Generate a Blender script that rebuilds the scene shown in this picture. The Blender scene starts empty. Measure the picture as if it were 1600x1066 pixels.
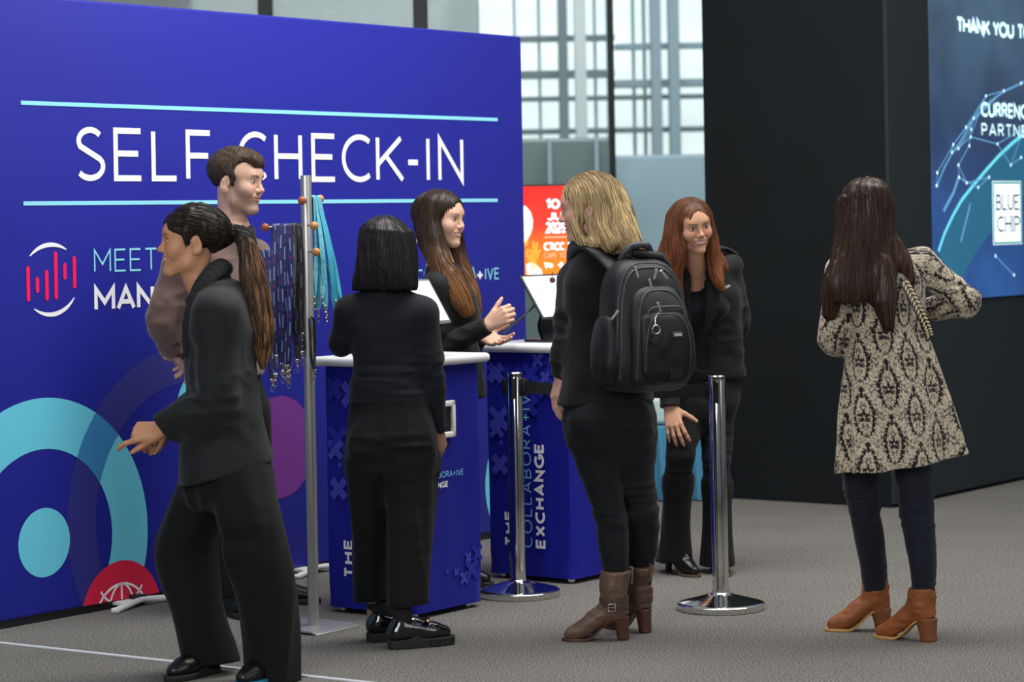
import bpy, bmesh, math, random
import numpy as np
from mathutils import Vector, Matrix

# ---------------------------------------------------------------- camera, world, lights, exposure
F, H, RS = 3900.0, 1.55, 0.018            # focal length in pixels, eye height, slope of the camera's small roll
SC = bpy.context.scene
COL = SC.collection
n_ = math.sqrt(1 + RS * RS)
cam_d = bpy.data.cameras.new('camera')
cam = bpy.data.objects.new('camera', cam_d)
COL.objects.link(cam)
right = Vector((1, 0, -RS)) / n_
up = Vector((RS, 0, 1)) / n_
back = right.cross(up)
cam.matrix_world = Matrix(((right.x, up.x, back.x, 0), (right.y, up.y, back.y, 0), (right.z, up.z, back.z, H), (0, 0, 0, 1)))
cam_d.sensor_fit = 'HORIZONTAL'
cam_d.sensor_width = 36.0
cam_d.lens = F / 1600 * 36.0
cam_d.shift_y = -183.0 / 1600
cam_d.clip_end = 300
cam_d.dof.use_dof = True
cam_d.dof.focus_distance = 9.6
cam_d.dof.aperture_fstop = 3.2
SC.camera = cam
vs = SC.view_settings
vs.view_transform = 'Standard'
vs.look = 'None'
vs.exposure = 0.0
vs.gamma = 1.0
vs.use_curve_mapping = False

wd = bpy.data.worlds.new('overcast_sky')
SC.world = wd
wd.use_nodes = True
wn = wd.node_tree
bg = wn.nodes['Background']
tc = wn.nodes.new('ShaderNodeTexCoord')
sep = wn.nodes.new('ShaderNodeSeparateXYZ')
wn.links.new(tc.outputs['Generated'], sep.inputs[0])
cr = wn.nodes.new('ShaderNodeValToRGB')
cr.color_ramp.elements[0].position = 0.0
cr.color_ramp.elements[0].color = (0.30, 0.33, 0.36, 1)
cr.color_ramp.elements[1].position = 0.5
cr.color_ramp.elements[1].color = (0.85, 0.93, 1.0, 1)
wn.links.new(sep.outputs['Z'], cr.inputs['Fac'])
wn.links.new(cr.outputs['Color'], bg.inputs['Color'])
bg.inputs['Strength'].default_value = 0.34


def area_light(name, loc, aim, sx, sy, power, col=(1, 1, 1)):
    d = bpy.data.lights.new(name, 'AREA')
    d.shape = 'RECTANGLE'
    d.size, d.size_y = sx, sy
    d.energy = power
    d.color = col
    o = bpy.data.objects.new(name, d)
    COL.objects.link(o)
    o.location = loc
    o.rotation_euler = (Vector(aim) - Vector(loc)).to_track_quat('-Z', 'Y').to_euler()
    return o


# rows of ceiling lamps high above the hall, and the tall side windows of the hall on the right
area_light('hall_ceiling_lamps', (0.1, 9.6, 4.8), (-0.2, 11.2, 1.4), 3.0, 2.0, 200, (1.0, 0.97, 0.92))
area_light('hall_ceiling_lamps', (3.2, 10.2, 5.2), (2.6, 11.0, 0.0), 3.0, 3.0, 190, (1.0, 0.95, 0.88))
area_light('hall_side_windows', (6.5, 3.5, 3.2), (0.8, 10.0, 1.3), 3.5, 3.5, 95, (0.97, 0.98, 1.0))
area_light('front_face_fill', (-2.6, 1.2, 3.3), (-0.2, 10.0, 1.5), 3.5, 3.0, 270, (1.0, 0.98, 0.95))  # added fill from the front left to brighten the faces
area_light('street_daylight', (1.0, 19.2, 6.5), (0.8, 24.5, 2.0), 5.0, 3.0, 420, (0.92, 0.97, 1.0))

# ---------------------------------------------------------------- helpers: pixels to points
TH = math.atan(2900.0 / F)
UX = Vector((math.sin(TH), math.cos(TH), 0))      # along the display wall, to the right and away
VX = Vector((math.cos(TH), -math.sin(TH), 0))     # out of the display wall, to the right and nearer
ZX = Vector((0, 0, 1))


def ray(px, py):
    dx, dy = px - 800.0, py - 350.0
    xx = (dx - RS * dy) / n_
    yy = (RS * dx + dy) / n_
    return Vector((xx / F, 1.0, -yy / F))


def W(px, py, Y):
    r = ray(px, py)
    return Vector((r.x * Y, Y, H + r.z * Y))


def on_floor(px, py):
    r = ray(px, py)
    Y = -H / r.z
    return Vector((r.x * Y, Y, 0))


def on_plane(px, py, p0, nrm):
    r = ray(px, py)
    c = Vector((0, 0, H))
    t = (Vector(p0) - c).dot(nrm) / r.dot(nrm)
    return c + r * t


# ---------------------------------------------------------------- helpers: materials
def lin(c):
    if isinstance(c, str):
        c = c.lstrip('#')
        c = [int(c[i:i + 2], 16) / 255 for i in (0, 2, 4)]
    return tuple((x / 12.92 if x <= 0.04045 else ((x + 0.055) / 1.055) ** 2.4) for x in c)


MATS = {}


def mat(name, col, rough=0.6, metal=0.0, spec=0.5, sheen=0.0, bump=0.0, bscale=200.0, var=0.0, vscale=8.0, attr=None,
        emit=None, estr=0.0, coat=0.0, trans=0.0, alpha=1.0, stretch=(1, 1, 1), aniso=0.0):
    if name in MATS:
        return MATS[name]
    m = bpy.data.materials.new(name)
    m.use_nodes = True
    nt = m.node_tree
    b = nt.nodes['Principled BSDF']
    c = lin(col) + (1,)
    b.inputs['Base Color'].default_value = c
    b.inputs['Roughness'].default_value = rough
    b.inputs['Metallic'].default_value = metal
    b.inputs['Specular IOR Level'].default_value = spec
    b.inputs['Sheen Weight'].default_value = sheen
    b.inputs['Coat Weight'].default_value = coat
    b.inputs['Transmission Weight'].default_value = trans
    b.inputs['Alpha'].default_value = alpha
    if aniso:
        b.inputs['Anisotropic'].default_value = aniso
    if emit:
        b.inputs['Emission Color'].default_value = lin(emit) + (1,)
        b.inputs['Emission Strength'].default_value = estr
    tcn = nt.nodes.new('ShaderNodeTexCoord')
    mp = nt.nodes.new('ShaderNodeMapping')
    mp.inputs['Scale'].default_value = stretch
    nt.links.new(tcn.outputs['Object'], mp.inputs['Vector'])
    src = None
    if attr:
        a = nt.nodes.new('ShaderNodeAttribute')
        a.attribute_name = attr
        src = a.outputs['Color']
        nt.links.new(src, b.inputs['Base Color'])
    if var > 0:
        no = nt.nodes.new('ShaderNodeTexNoise')
        no.inputs['Scale'].default_value = vscale
        no.inputs['Detail'].default_value = 5
        nt.links.new(mp.outputs['Vector'], no.inputs['Vector'])
        hs = nt.nodes.new('ShaderNodeHueSaturation')
        mr = nt.nodes.new('ShaderNodeMapRange')
        mr.inputs['From Min'].default_value = 0.3
        mr.inputs['From Max'].default_value = 0.7
        mr.inputs['To Min'].default_value = 1 - var
        mr.inputs['To Max'].default_value = 1 + var
        nt.links.new(no.outputs['Fac'], mr.inputs['Value'])
        nt.links.new(mr.outputs['Result'], hs.inputs['Value'])
        if src:
            nt.links.new(src, hs.inputs['Color'])
        else:
            hs.inputs['Color'].default_value = c
        nt.links.new(hs.outputs['Color'], b.inputs['Base Color'])
    if bump > 0:
        no = nt.nodes.new('ShaderNodeTexNoise')
        no.inputs['Scale'].default_value = bscale
        no.inputs['Detail'].default_value = 3
        nt.links.new(mp.outputs['Vector'], no.inputs['Vector'])
        bp = nt.nodes.new('ShaderNodeBump')
        bp.inputs['Strength'].default_value = bump
        bp.inputs['Distance'].default_value = 0.004
        nt.links.new(no.outputs['Fac'], bp.inputs['Height'])
        nt.links.new(bp.outputs['Normal'], b.inputs['Normal'])
    MATS[name] = m
    return m


# ---------------------------------------------------------------- helpers: objects
def tag(o, label=None, cat=None, group=None, kind=None):
    if label: o['label'] = label
    if cat: o['category'] = cat
    if group: o['group'] = group
    if kind: o['kind'] = kind
    return o


def empty(name, loc, label, cat, group=None):
    o = bpy.data.objects.new(name, None)
    o.empty_display_size = 0.1
    COL.objects.link(o)
    o.location = loc
    tag(o, label, cat, group)
    return o


def link(name, me, m=None, parent=None):
    o = bpy.data.objects.new(name, me)
    COL.objects.link(o)
    if m is not None and not me.materials:
        me.materials.append(m)
    if parent is not None:
        o.parent = parent
        if parent.type == 'EMPTY':
            o.matrix_parent_inverse = Matrix.Translation(-parent.location)
    return o


def mesh_np(name, V, Fq, m=None, parent=None, smooth=True, cols=None, uvs=None):
    """V (n,3), Fq (k,3|4) arrays in world coordinates -> one mesh object."""
    V = np.asarray(V, dtype=np.float32)
    Fq = np.asarray(Fq, dtype=np.int32)
    me = bpy.data.meshes.new(name)
    nf, ns = Fq.shape
    me.vertices.add(len(V))
    me.vertices.foreach_set('co', V.ravel())
    me.loops.add(nf * ns)
    me.loops.foreach_set('vertex_index', Fq.ravel())
    me.polygons.add(nf)
    me.polygons.foreach_set('loop_start', np.arange(nf, dtype=np.int32) * ns)
    me.polygons.foreach_set('loop_total', np.full(nf, ns, dtype=np.int32))
    me.polygons.foreach_set('use_smooth', np.full(nf, smooth, dtype=bool))
    if cols is not None:
        at = me.color_attributes.new('Col', 'FLOAT_COLOR', 'POINT')
        c = np.ones((len(V), 4), dtype=np.float32)
        c[:, :3] = cols
        at.data.foreach_set('color', c.ravel())
    if uvs is not None:
        at = me.attributes.new('PUV', 'FLOAT_VECTOR', 'POINT')
        at.data.foreach_set('vector', np.asarray(uvs, dtype=np.float32).ravel())
    me.update(calc_edges=True)
    return link(name, me, m, parent)


class MB:
    """Collects simple shapes in a bmesh and links them as ONE mesh object."""
    def __init__(s):
        s.bm = bmesh.new()

    def box(s, c, half, ax=None, bevel=0.0, seg=2):
        """box centred at c, half sizes along the three axes ax."""
        ax = ax or (Vector((1, 0, 0)), Vector((0, 1, 0)), Vector((0, 0, 1)))
        c = Vector(c)
        vs_ = []
        for k in range(8):
            p = c + ax[0] * (half[0] * (1 if k & 1 else -1)) + ax[1] * (half[1] * (1 if k & 2 else -1)) + ax[2] * (half[2] * (1 if k & 4 else -1))
            vs_.append(s.bm.verts.new(p))
        fs = [s.bm.faces.new([vs_[i] for i in q]) for q in ((0, 2, 3, 1), (4, 5, 7, 6), (0, 1, 5, 4), (2, 6, 7, 3), (0, 4, 6, 2), (1, 3, 7, 5))]
        if Vector(ax[0]).cross(Vector(ax[1])).dot(Vector(ax[2])) < 0:
            bmesh.ops.reverse_faces(s.bm, faces=fs)
        if bevel > 0:
            es = list({e for f in fs for e in f.edges})
            bmesh.ops.bevel(s.bm, geom=es, offset=bevel, segments=seg, affect='EDGES', profile=0.5)
        return s

    def tube(s, pts, r, n=10, caps=True):
        pts = [Vector(p) for p in pts]
        rs = r if isinstance(r, (list, tuple)) else [r] * len(pts)
        rings = []
        ref = None
        for i, p in enumerate(pts):
            t = (pts[min(i + 1, len(pts) - 1)] - pts[max(i - 1, 0)]).normalized()
            if ref is None:
                ref = Vector((0, 0, 1)) if abs(t.z) < 0.9 else Vector((1, 0, 0))
            a = (ref - t * ref.dot(t)).normalized()
            b = t.cross(a)
            ref = a
            rings.append([s.bm.verts.new(p + (a * math.cos(2 * math.pi * k / n) + b * math.sin(2 * math.pi * k / n)) * rs[i]) for k in range(n)])
        for i in range(len(rings) - 1):
            for k in range(n):
                s.bm.faces.new((rings[i][k], rings[i][(k + 1) % n], rings[i + 1][(k + 1) % n], rings[i + 1][k]))
        if caps:
            s.bm.faces.new(rings[0][::-1])
            s.bm.faces.new(rings[-1])
        return s

    def lathe(s, c, prof, n=32, axis=ZX):
        """prof: list of (radius, height) turned about axis through c."""
        c = Vector(c)
        axis = Vector(axis).normalized()
        a = axis.orthogonal().normalized()
        b = axis.cross(a)
        rings = []
        for r, h in prof:
            rings.append([s.bm.verts.new(c + axis * h + (a * math.cos(2 * math.pi * k / n) + b * math.sin(2 * math.pi * k / n)) * max(r, 1e-5)) for k in range(n)])
        for i in range(len(rings) - 1):
            for k in range(n):
                s.bm.faces.new((rings[i][k], rings[i][(k + 1) % n], rings[i + 1][(k + 1) % n], rings[i + 1][k]))
        s.bm.faces.new(rings[0][::-1])
        s.bm.faces.new(rings[-1])
        return s

    def ball(s, c, r, sc=(1, 1, 1), seg=16):
        M = Matrix.Translation(Vector(c)) @ Matrix.Diagonal((sc[0], sc[1], sc[2], 1))
        bmesh.ops.create_uvsphere(s.bm, u_segments=seg, v_segments=seg // 2 + 2, radius=r, matrix=M)
        return s

    def poly(s, pts, thick=None, nrm=None):
        """flat polygon, optionally extruded by thick along -nrm."""
        vs_ = [s.bm.verts.new(Vector(p)) for p in pts]
        f = s.bm.faces.new(vs_)
        f.normal_update()
        if nrm is not None and f.normal.dot(nrm) < 0:
            f.normal_flip()
        if thick:
            r = bmesh.ops.extrude_face_region(s.bm, geom=[f])
            d = -Vector(nrm) * thick
            for v in [g for g in r['geom'] if isinstance(g, bmesh.types.BMVert)]:
                v.co += d
            bmesh.ops.recalc_face_normals(s.bm, faces=s.bm.faces[:])
        return s

    def grid(s, rows):
        vs_ = [[s.bm.verts.new(Vector(p)) for p in r] for r in rows]
        for i in range(len(vs_) - 1):
            for j in range(len(vs_[0]) - 1):
                s.bm.faces.new((vs_[i][j], vs_[i][j + 1], vs_[i + 1][j + 1], vs_[i + 1][j]))
        return s

    def build(s, name, m, parent=None, smooth=None):
        me = bpy.data.meshes.new(name)
        s.bm.normal_update()
        s.bm.to_mesh(me)
        s.bm.free()
        if smooth:
            me.polygons.foreach_set('use_smooth', [True] * len(me.polygons))
            me.set_sharp_from_angle(angle=math.radians(smooth))
        return link(name, me, m, parent)


# ---------------------------------------------------------------- helpers: lettering made of pen strokes
def arc(cx, cy, rx, ry, a0, a1, n=14):
    return [(cx + rx * math.cos(math.radians(a0 + (a1 - a0) * i / n)), cy + ry * math.sin(math.radians(a0 + (a1 - a0) * i / n))) for i in range(n + 1)]


GLYPH = {   # letter: (advance width, strokes) with cap height 1
    'A': (.74, [[(0, 0), (.37, 1), (.74, 0)], [(.13, .32), (.61, .32)]]),
    'B': (.60, [[(0, 0), (0, 1), (.32, 1)] + arc(.32, .76, .22, .24, 90, -90) + [(0, .52)], [(.32, .52)] + arc(.34, .26, .26, .26, 90, -90) + [(0, 0), (0, .05)]]),
    'C': (.72, [arc(.45, .5, .45, .5, 52, 308, 22)]),
    'E': (.54, [[(.54, 1), (0, 1), (0, 0), (.54, 0)], [(0, .52), (.48, .52)]]),
    'F': (.52, [[(.52, 1), (0, 1), (0, 0)], [(0, .5), (.47, .5)]]),
    'G': (.80, [arc(.47, .5, .47, .5, 50, 345, 22) + [(.92, .45), (.55, .45)]]),
    'H': (.66, [[(0, 0), (0, 1)], [(.66, 0), (.66, 1)], [(0, .52), (.66, .52)]]),
    'I': (.02, [[(.01, 0), (.01, 1)]]),
    'J': (.46, [[(.44, 1), (.44, .3)] + arc(.22, .27, .22, .27, 0, -160)]),
    'K': (.62, [[(0, 0), (0, 1)], [(.6, 1), (.02, .38)], [(.2, .58), (.64, 0)]]),
    'L': (.52, [[(0, 1), (0, 0), (.52, 0)]]),
    'M': (.80, [[(0, 0), (0, 1), (.4, .33), (.8, 1), (.8, 0)]]),
    'N': (.66, [[(0, 0), (0, 1), (.66, 0), (.66, 1)]]),
    'O': (.92, [arc(.46, .5, .46, .5, 0, 360, 30)]),
    'P': (.56, [[(0, 0), (0, 1), (.3, 1)] + arc(.3, .73, .26, .27, 90, -90) + [(0, .46)]]),
    'R': (.60, [[(0, 0), (0, 1), (.3, 1)] + arc(.3, .74, .26, .26, 90, -90) + [(0, .48)], [(.3, .48), (.6, 0)]]),
    'S': (.56, [arc(.29, .76, .26, .24, 35, 180, 10) + [(.06, .66), (.28, .53), (.5, .4)] + arc(.28, .25, .29, .25, 20, -145, 12)]),
    'T': (.60, [[(0, 1), (.6, 1)], [(.3, 1), (.3, 0)]]),
    'U': (.66, [[(0, 1), (0, .33)] + arc(.33, .33, .33, .33, 180, 360) + [(.66, 1)]]),
    'V': (.68, [[(0, 1), (.34, 0), (.68, 1)]]),
    'W': (1.0, [[(0, 1), (.25, 0), (.5, .9), (.75, 0), (1, 1)]]),
    'X': (.64, [[(0, 0), (.64, 1)], [(0, 1), (.64, 0)]]),
    'Y': (.64, [[(0, 1), (.32, .48), (.64, 1)], [(.32, .48), (.32, 0)]]),
    '0': (.64, [arc(.32, .5, .32, .5, 0, 360, 24)]),
    '1': (.26, [[(0, .8), (.22, 1), (.22, 0)]]),
    '2': (.56, [arc(.28, .72, .26, .28, 160, -30, 12) + [(.02, 0), (.56, 0)]]),
    '5': (.56, [[(.5, 1), (.1, 1), (.06, .56)] + arc(.26, .32, .28, .32, 110, -150, 14)]),
    '-': (.30, [[(0, .42), (.30, .42)]]),
    '+': (.50, [[(0, .48), (.50, .48)], [(.25, .1), (.25, .88)]]),
    'i': (.02, [[(.01, 0), (.01, .66)], [(.01, .86), (.01, .98)]]),
    'a': (.46, [arc(.23, .32, .23, .32, 0, 360, 18), [(.46, .66), (.46, 0)]]),
    '<': (.42, [[(.42, .9), (0, .48), (.42, .06)]]),
    '&': (.7, [[(.68, 0), (.12, .72)] + arc(.28, .80, .18, .2, 200, -20, 10) + [(.02, .3)] + arc(.26, .24, .25, .24, 170, 330, 10) + [(.62, .46)]]),
    ' ': (.34, []),
}


def stroke_quads(pl, w):
    """ribbon of width w along a 2D polyline: mitred outline rows [(left, right), ...]."""
    pts = [Vector(p) for p in pl]
    closed = (pts[0] - pts[-1]).length < 1e-6
    if closed:
        pts = pts[:-1]
    n = len(pts)
    out = []
    for i in range(n):
        if closed:
            a, b = pts[i] - pts[i - 1], pts[(i + 1) % n] - pts[i]
        else:
            a = pts[i] - pts[i - 1] if i > 0 else pts[1] - pts[0]
            b = pts[i + 1] - pts[i] if i < n - 1 else pts[-1] - pts[-2]
        a, b = a.normalized(), b.normalized()
        na, nb = Vector((-a.y, a.x)), Vector((-b.y, b.x))
        m = (na + nb)
        m = m.normalized() if m.length > 1e-4 else na
        k = 1.0 / max(m.dot(na), 0.38)
        out.append((pts[i] + m * (w / 2 * k), pts[i] - m * (w / 2 * k)))
    if closed:
        out.append(out[0])
    return out


def text_width(s, gap, serif=False):
    return sum(GLYPH[c][0] for c in s) + gap * (len(s) - 1)


def lettering(name, s, o, ux, uz, height, width, weight, m, parent, nrm, gap=0.24, thick=0.0015, slant=0.0, serif=False):
    """words drawn on a flat surface: o lower left corner, ux along, uz up, width = total length."""
    mb = MB()
    tw = text_width(s, gap)
    kx = (width - weight * height) / tw
    x = 0.0
    for ci, c in enumerate(s):
        adv, strokes = GLYPH[c]
        for si, pl in enumerate(strokes):
            inset = weight * height / 2
            q = [(inset + (x + px) * kx, inset + py * (height - 2 * inset)) for px, py in pl]
            wgt = weight * height
            rows = stroke_quads(q, wgt)
            pts = [[Vector(o) + ux * a.x + uz * a.y + nrm * (thick + si * .0004), Vector(o) + ux * b.x + uz * b.y + nrm * (thick + si * .0004)] for a, b in rows]
            mb.grid(pts)
            if serif:
                for e in (q[0], q[-1]):
                    for dx in (-1,):
                        sw = weight * height * 1.7
                        st = weight * height * 0.35
                        if abs(e[1] - inset) < 1e-6 or abs(e[1] - (height - inset)) < 1e-6:
                            yy = 0.0 if e[1] < height / 2 else height - st
                            mb.poly([Vector(o) + ux * (e[0] + a) + uz * (yy + b) + nrm * thick for a, b in ((-sw, 0), (sw, 0), (sw, st), (-sw, st))])
        x += adv + gap
    ob = mb.build(name, m, parent)
    return ob


def disc_pts(c, ux, uz, r, n=64, a0=0.0, a1=360.0):
    full = abs(a1 - a0) >= 359.9
    k = n if full else n + 1
    return [c + ux * (r * math.cos(math.radians(a0 + (a1 - a0) * i / n))) + uz * (r * math.sin(math.radians(a0 + (a1 - a0) * i / n))) for i in range(k)]


def ring_mesh(mb, c, ux, uz, r0, r1, a0=0.0, a1=360.0, n=64, clip=None):
    rows = []
    for i in range(n + 1):
        a = math.radians(a0 + (a1 - a0) * i / n)
        d = ux * math.cos(a) + uz * math.sin(a)
        rows.append([c + d * r0, c + d * r1])
    mb.grid(rows)

# ================================================================ THE SETTING
# ---- floor: grey speckled carpet
def carpet_material():
    m = bpy.data.materials.new('grey_carpet')
    m.use_nodes = True
    nt = m.node_tree
    b = nt.nodes['Principled BSDF']
    b.inputs['Roughness'].default_value = 0.95
    b.inputs['Specular IOR Level'].default_value = 0.15
    t = nt.nodes.new('ShaderNodeTexCoord')
    n1 = nt.nodes.new('ShaderNodeTexNoise')
    n1.inputs['Scale'].default_value = 140
    n1.inputs['Detail'].default_value = 4
    n1.inputs['Roughness'].default_value = 0.75
    n2 = nt.nodes.new('ShaderNodeTexNoise')
    n2.inputs['Scale'].default_value = 1.6
    n2.inputs['Detail'].default_value = 4
    for n in (n1, n2):
        nt.links.new(t.outputs['Object'], n.inputs['Vector'])
    r1 = nt.nodes.new('ShaderNodeValToRGB')
    r1.color_ramp.elements[0].position = 0.40
    r1.color_ramp.elements[0].color = (0.030, 0.029, 0.027, 1)
    r1.color_ramp.elements[1].position = 0.62
    r1.color_ramp.elements[1].color = (0.335, 0.32, 0.296, 1)
    nt.links.new(n1.outputs['Fac'], r1.inputs['Fac'])
    mx = nt.nodes.new('ShaderNodeMix')
    mx.data_type = 'RGBA'
    mx.blend_type = 'MULTIPLY'
    mx.inputs['Factor'].default_value = 1.0
    r2 = nt.nodes.new('ShaderNodeValToRGB')
    r2.color_ramp.elements[0].position = 0.3
    r2.color_ramp.elements[0].color = (0.86, 0.86, 0.86, 1)
    r2.color_ramp.elements[1].position = 0.7
    r2.color_ramp.elements[1].color = (1, 1, 1, 1)
    nt.links.new(n2.outputs['Fac'], r2.inputs['Fac'])
    nt.links.new(r1.outputs['Color'], mx.inputs['A'])
    nt.links.new(r2.outputs['Color'], mx.inputs['B'])
    nt.links.new(mx.outputs['Result'], b.inputs['Base Color'])
    bp = nt.nodes.new('ShaderNodeBump')
    bp.inputs['Strength'].default_value = 0.5
    bp.inputs['Distance'].default_value = 0.004
    nt.links.new(n1.outputs['Fac'], bp.inputs['Height'])
    nt.links.new(bp.outputs['Normal'], b.inputs['Normal'])
    return m


fl = MB().box((0, 18, -0.05), (40, 30, 0.05)).build('floor', carpet_material())
tag(fl, 'grey speckled carpet floor of the exhibition hall', 'floor', kind='structure')

# ---- the dark display block on the right: two black fabric faces, one of them carrying the LED screen
black_cloth = mat('black_panel_cloth', '#0c1216', rough=0.8, spec=0.25, bump=0.15, bscale=400, var=0.12, vscale=3)
grey_frame = mat('charcoal_screen_frame', '#20292d', rough=0.7, spec=0.3, bump=0.1, bscale=500)
DC = on_floor(1392, 794)                       # near corner of the block
dl = on_floor(1150, 783)
DLEN = (dl - DC).length + 0.22
blk_h = 4.2
VDIR = (DC - dl).normalized()
VDIR = VX
nrm_side = Vector((-UX.x, -UX.y, 0))           # towards the camera, left face
mb = MB()
ctr = DC - VX * (DLEN / 2) + UX * 2.6 + ZX * blk_h / 2
mb.box(ctr, (DLEN / 2, 2.6, blk_h / 2), (VX, UX, ZX))
blk = mb.build('wall_right', black_cloth)
tag(blk, 'tall black fabric covered display wall behind the people on the right', 'wall', kind='structure')
# skirt panel under and beside the screen
s0 = on_plane(1437, 10, DC, VX)
sb = on_plane(1452, 471, DC, VX)
scr_s0 = (sb - DC).dot(UX)
scr_z0 = sb.z
scr_s1, scr_z1 = scr_s0 + 3.2, 3.75
mb = MB()
mb.box(DC + UX * 2.6 + VX * 0.012 + ZX * (blk_h / 2 + 0.01), (2.6, 0.012, blk_h / 2 - 0.01), (UX, VX, ZX), bevel=0.004)
fr = mb.build('wall_screen', grey_frame)
tag(fr, 'charcoal face of the display wall around the big screen', 'wall', kind='structure')


def screen_material():
    """LED wall picture: deep blue field with a darker lower right and soft blue haze, self lit."""
    m = bpy.data.materials.new('led_picture')
    m.use_nodes = True
    nt = m.node_tree
    b = nt.nodes['Principled BSDF']
    b.inputs['Base Color'].default_value = (0.01, 0.012, 0.02, 1)
    b.inputs['Roughness'].default_value = 0.5
    t = nt.nodes.new('ShaderNodeTexCoord')
    sp = nt.nodes.new('ShaderNodeSeparateXYZ')
    nt.links.new(t.outputs['Generated'], sp.inputs[0])
    r = nt.nodes.new('ShaderNodeValToRGB')
    e = r.color_ramp.elements
    e[0].position, e[0].color = 0.0, lin('#2f62ae') + (1,)
    e[1].position, e[1].color = 0.8, lin('#5d7f98') + (1,)
    k = r.color_ramp.elements.new(0.16)
    k.color = lin('#2c5a9e') + (1,)
    k = r.color_ramp.elements.new(0.32)
    k.color = lin('#33507f') + (1,)
    k = r.color_ramp.elements.new(0.55)
    k.color = lin('#47657f') + (1,)
    nt.links.new(sp.outputs['Z'], r.inputs['Fac'])
    no = nt.nodes.new('ShaderNodeTexNoise')
    no.inputs['Scale'].default_value = 2.2
    nt.links.new(t.outputs['Object'], no.inputs['Vector'])
    hs = nt.nodes.new('ShaderNodeHueSaturation')
    mr = nt.nodes.new('ShaderNodeMapRange')
    mr.inputs['From Min'].default_value = 0.35
    mr.inputs['From Max'].default_value = 0.65
    mr.inputs['To Min'].default_value = 0.75
    mr.inputs['To Max'].default_value = 1.2
    nt.links.new(no.outputs['Fac'], mr.inputs['Value'])
    nt.links.new(mr.outputs['Result'], hs.inputs['Value'])
    nt.links.new(r.outputs['Color'], hs.inputs['Color'])
    nt.links.new(hs.outputs['Color'], b.inputs['Emission Color'])
    b.inputs['Emission Strength'].default_value = 0.72
    return m


scr = empty('led_screen', DC + UX * scr_s0 + ZX * scr_z0, 'large blue lit LED screen showing THANK YOU and partner names on the wall', 'screen')
mb = MB()
mb.box(DC + UX * (scr_s0 + scr_s1) / 2 + VX * 0.030 + ZX * (scr_z0 + scr_z1) / 2, ((scr_s1 - scr_s0) / 2, 0.006, (scr_z1 - scr_z0) / 2), (UX, VX, ZX))
mb.build('display_panel', screen_material(), scr)
glow_w = mat('screen_white', '#dffcff', emit='#c8f6ff', estr=1.0)
glow_c = mat('screen_cyan', '#5fd0e0', emit='#6fd0ea', estr=0.75)
glow_s = mat('screen_soft_blue', '#5f9ac0', emit='#5f93c2', estr=0.7)
glow_t = mat('screen_teal', '#1d6a80', emit='#2b5c84', estr=0.60)
glow_n = mat('screen_navy', '#1d3560', emit='#243c6c', estr=0.6)
SP = DC + VX * 0.037


def spx(px, py):
    return on_plane(px, py, SP, VX)


def screen_word(name, word, x0, x1, yt0, yb0, weight, m, gap=0.24, serif=False):
    """x0..x1 px extent, yt0/yb0 top and base of the first letter."""
    a, b, c = spx(x0, yb0), spx(x1, yb0), spx(x0, yt0)
    wdt = (b - a).dot(UX)
    return lettering(name, word, Vector((a.x, a.y, a.z)), UX, ZX, c.z - a.z, wdt, weight, m, scr, VX, gap=gap, thick=0.004, serif=serif)


for wd_, xa_, xb_, ya_, yb_ in (('THANK', 1494, 1546, 25.5, 51), ('YOU', 1550.5, 1583.5, 33, 58.5), ('TO', 1589, 1611, 37.5, 63)):
    a_, b_, c_ = spx(xa_, yb_), spx(xb_, yb_), spx(1494, 25.5)
    z0_ = spx(1494, 51).z
    lettering('headline_lettering', wd_, DC + UX * (a_ - DC).dot(UX) + ZX * z0_, UX, ZX, c_.z - z0_, (b_ - a_).dot(UX), .225, glow_w, scr, VX, gap=.16, thick=.041)
screen_word('heading_lettering', 'CURRENCY', 1532, 1614, 159, 182.5, 0.20, glow_w, gap=0.24)
screen_word('heading_lettering', 'PARTNERS', 1533, 1626, 192.5, 212.5, 0.14, glow_w, gap=0.34)
# partner plate
mb = MB()
q = [spx(1550, 283), spx(1550, 383), spx(1597, 381), spx(1597, 280)]
ps0, ps1 = (q[0] - DC).dot(UX), (q[2] - DC).dot(UX)
pz0, pz1 = q[1].z, q[0].z


def scr_rect(s0_, s1_, z0_, z1_, d):
    return [DC + UX * a + ZX * z + VX * d for a, z in ((s0_, z0_), (s1_, z0_), (s1_, z1_), (s0_, z1_))]


mb.poly(scr_rect(ps0, ps1, pz0, pz1, 0.038), nrm=VX)
mb.build('partner_plate', mat('screen_plate_white', '#f4fbff', emit='#eefaff', estr=1.0), scr)
mb = MB()
for a, b_, c_, d_ in ((.02, .04, .02, .98), (.95, .97, .02, .98), (.02, .97, .02, .035), (.02, .97, .965, .98)):
    w_, h_ = ps1 - ps0, pz1 - pz0
    mb.poly(scr_rect(ps0 + a * w_ - .004, ps0 + b_ * w_ + .004, pz0 + c_ * h_ - .003, pz0 + d_ * h_ + .003, 0.040), nrm=VX)
mb.build('plate_border', mat('screen_teal_line', '#1f8a86', emit='#2a9c98', estr=0.55), scr)
ink = mat('screen_dark_ink', '#30424c', rough=0.8, emit='#3a4d58', estr=0.35)
w_, h_ = ps1 - ps0, pz1 - pz0
for wd_, a, b_, zz in (('BLUE', .10, .90, .54), ('CHIP', .12, .92, .20)):
    lettering('plate_lettering', wd_, DC + UX * (ps0 + a * w_) + ZX * (pz0 + zz * h_), UX, ZX, h_ * .25, (b_ - a) * w_, 0.13, ink, scr, VX, gap=0.22, thick=0.041, serif=True)

# the globe drawn on the screen: big arc, network lines with nodes, soft streaks
GC = spx(1655, 330)
gs, gz = (GC - DC).dot(UX), GC.z


def s2(a, z, d=0.0385):
    return DC + UX * a + ZX * z + VX * d


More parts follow.
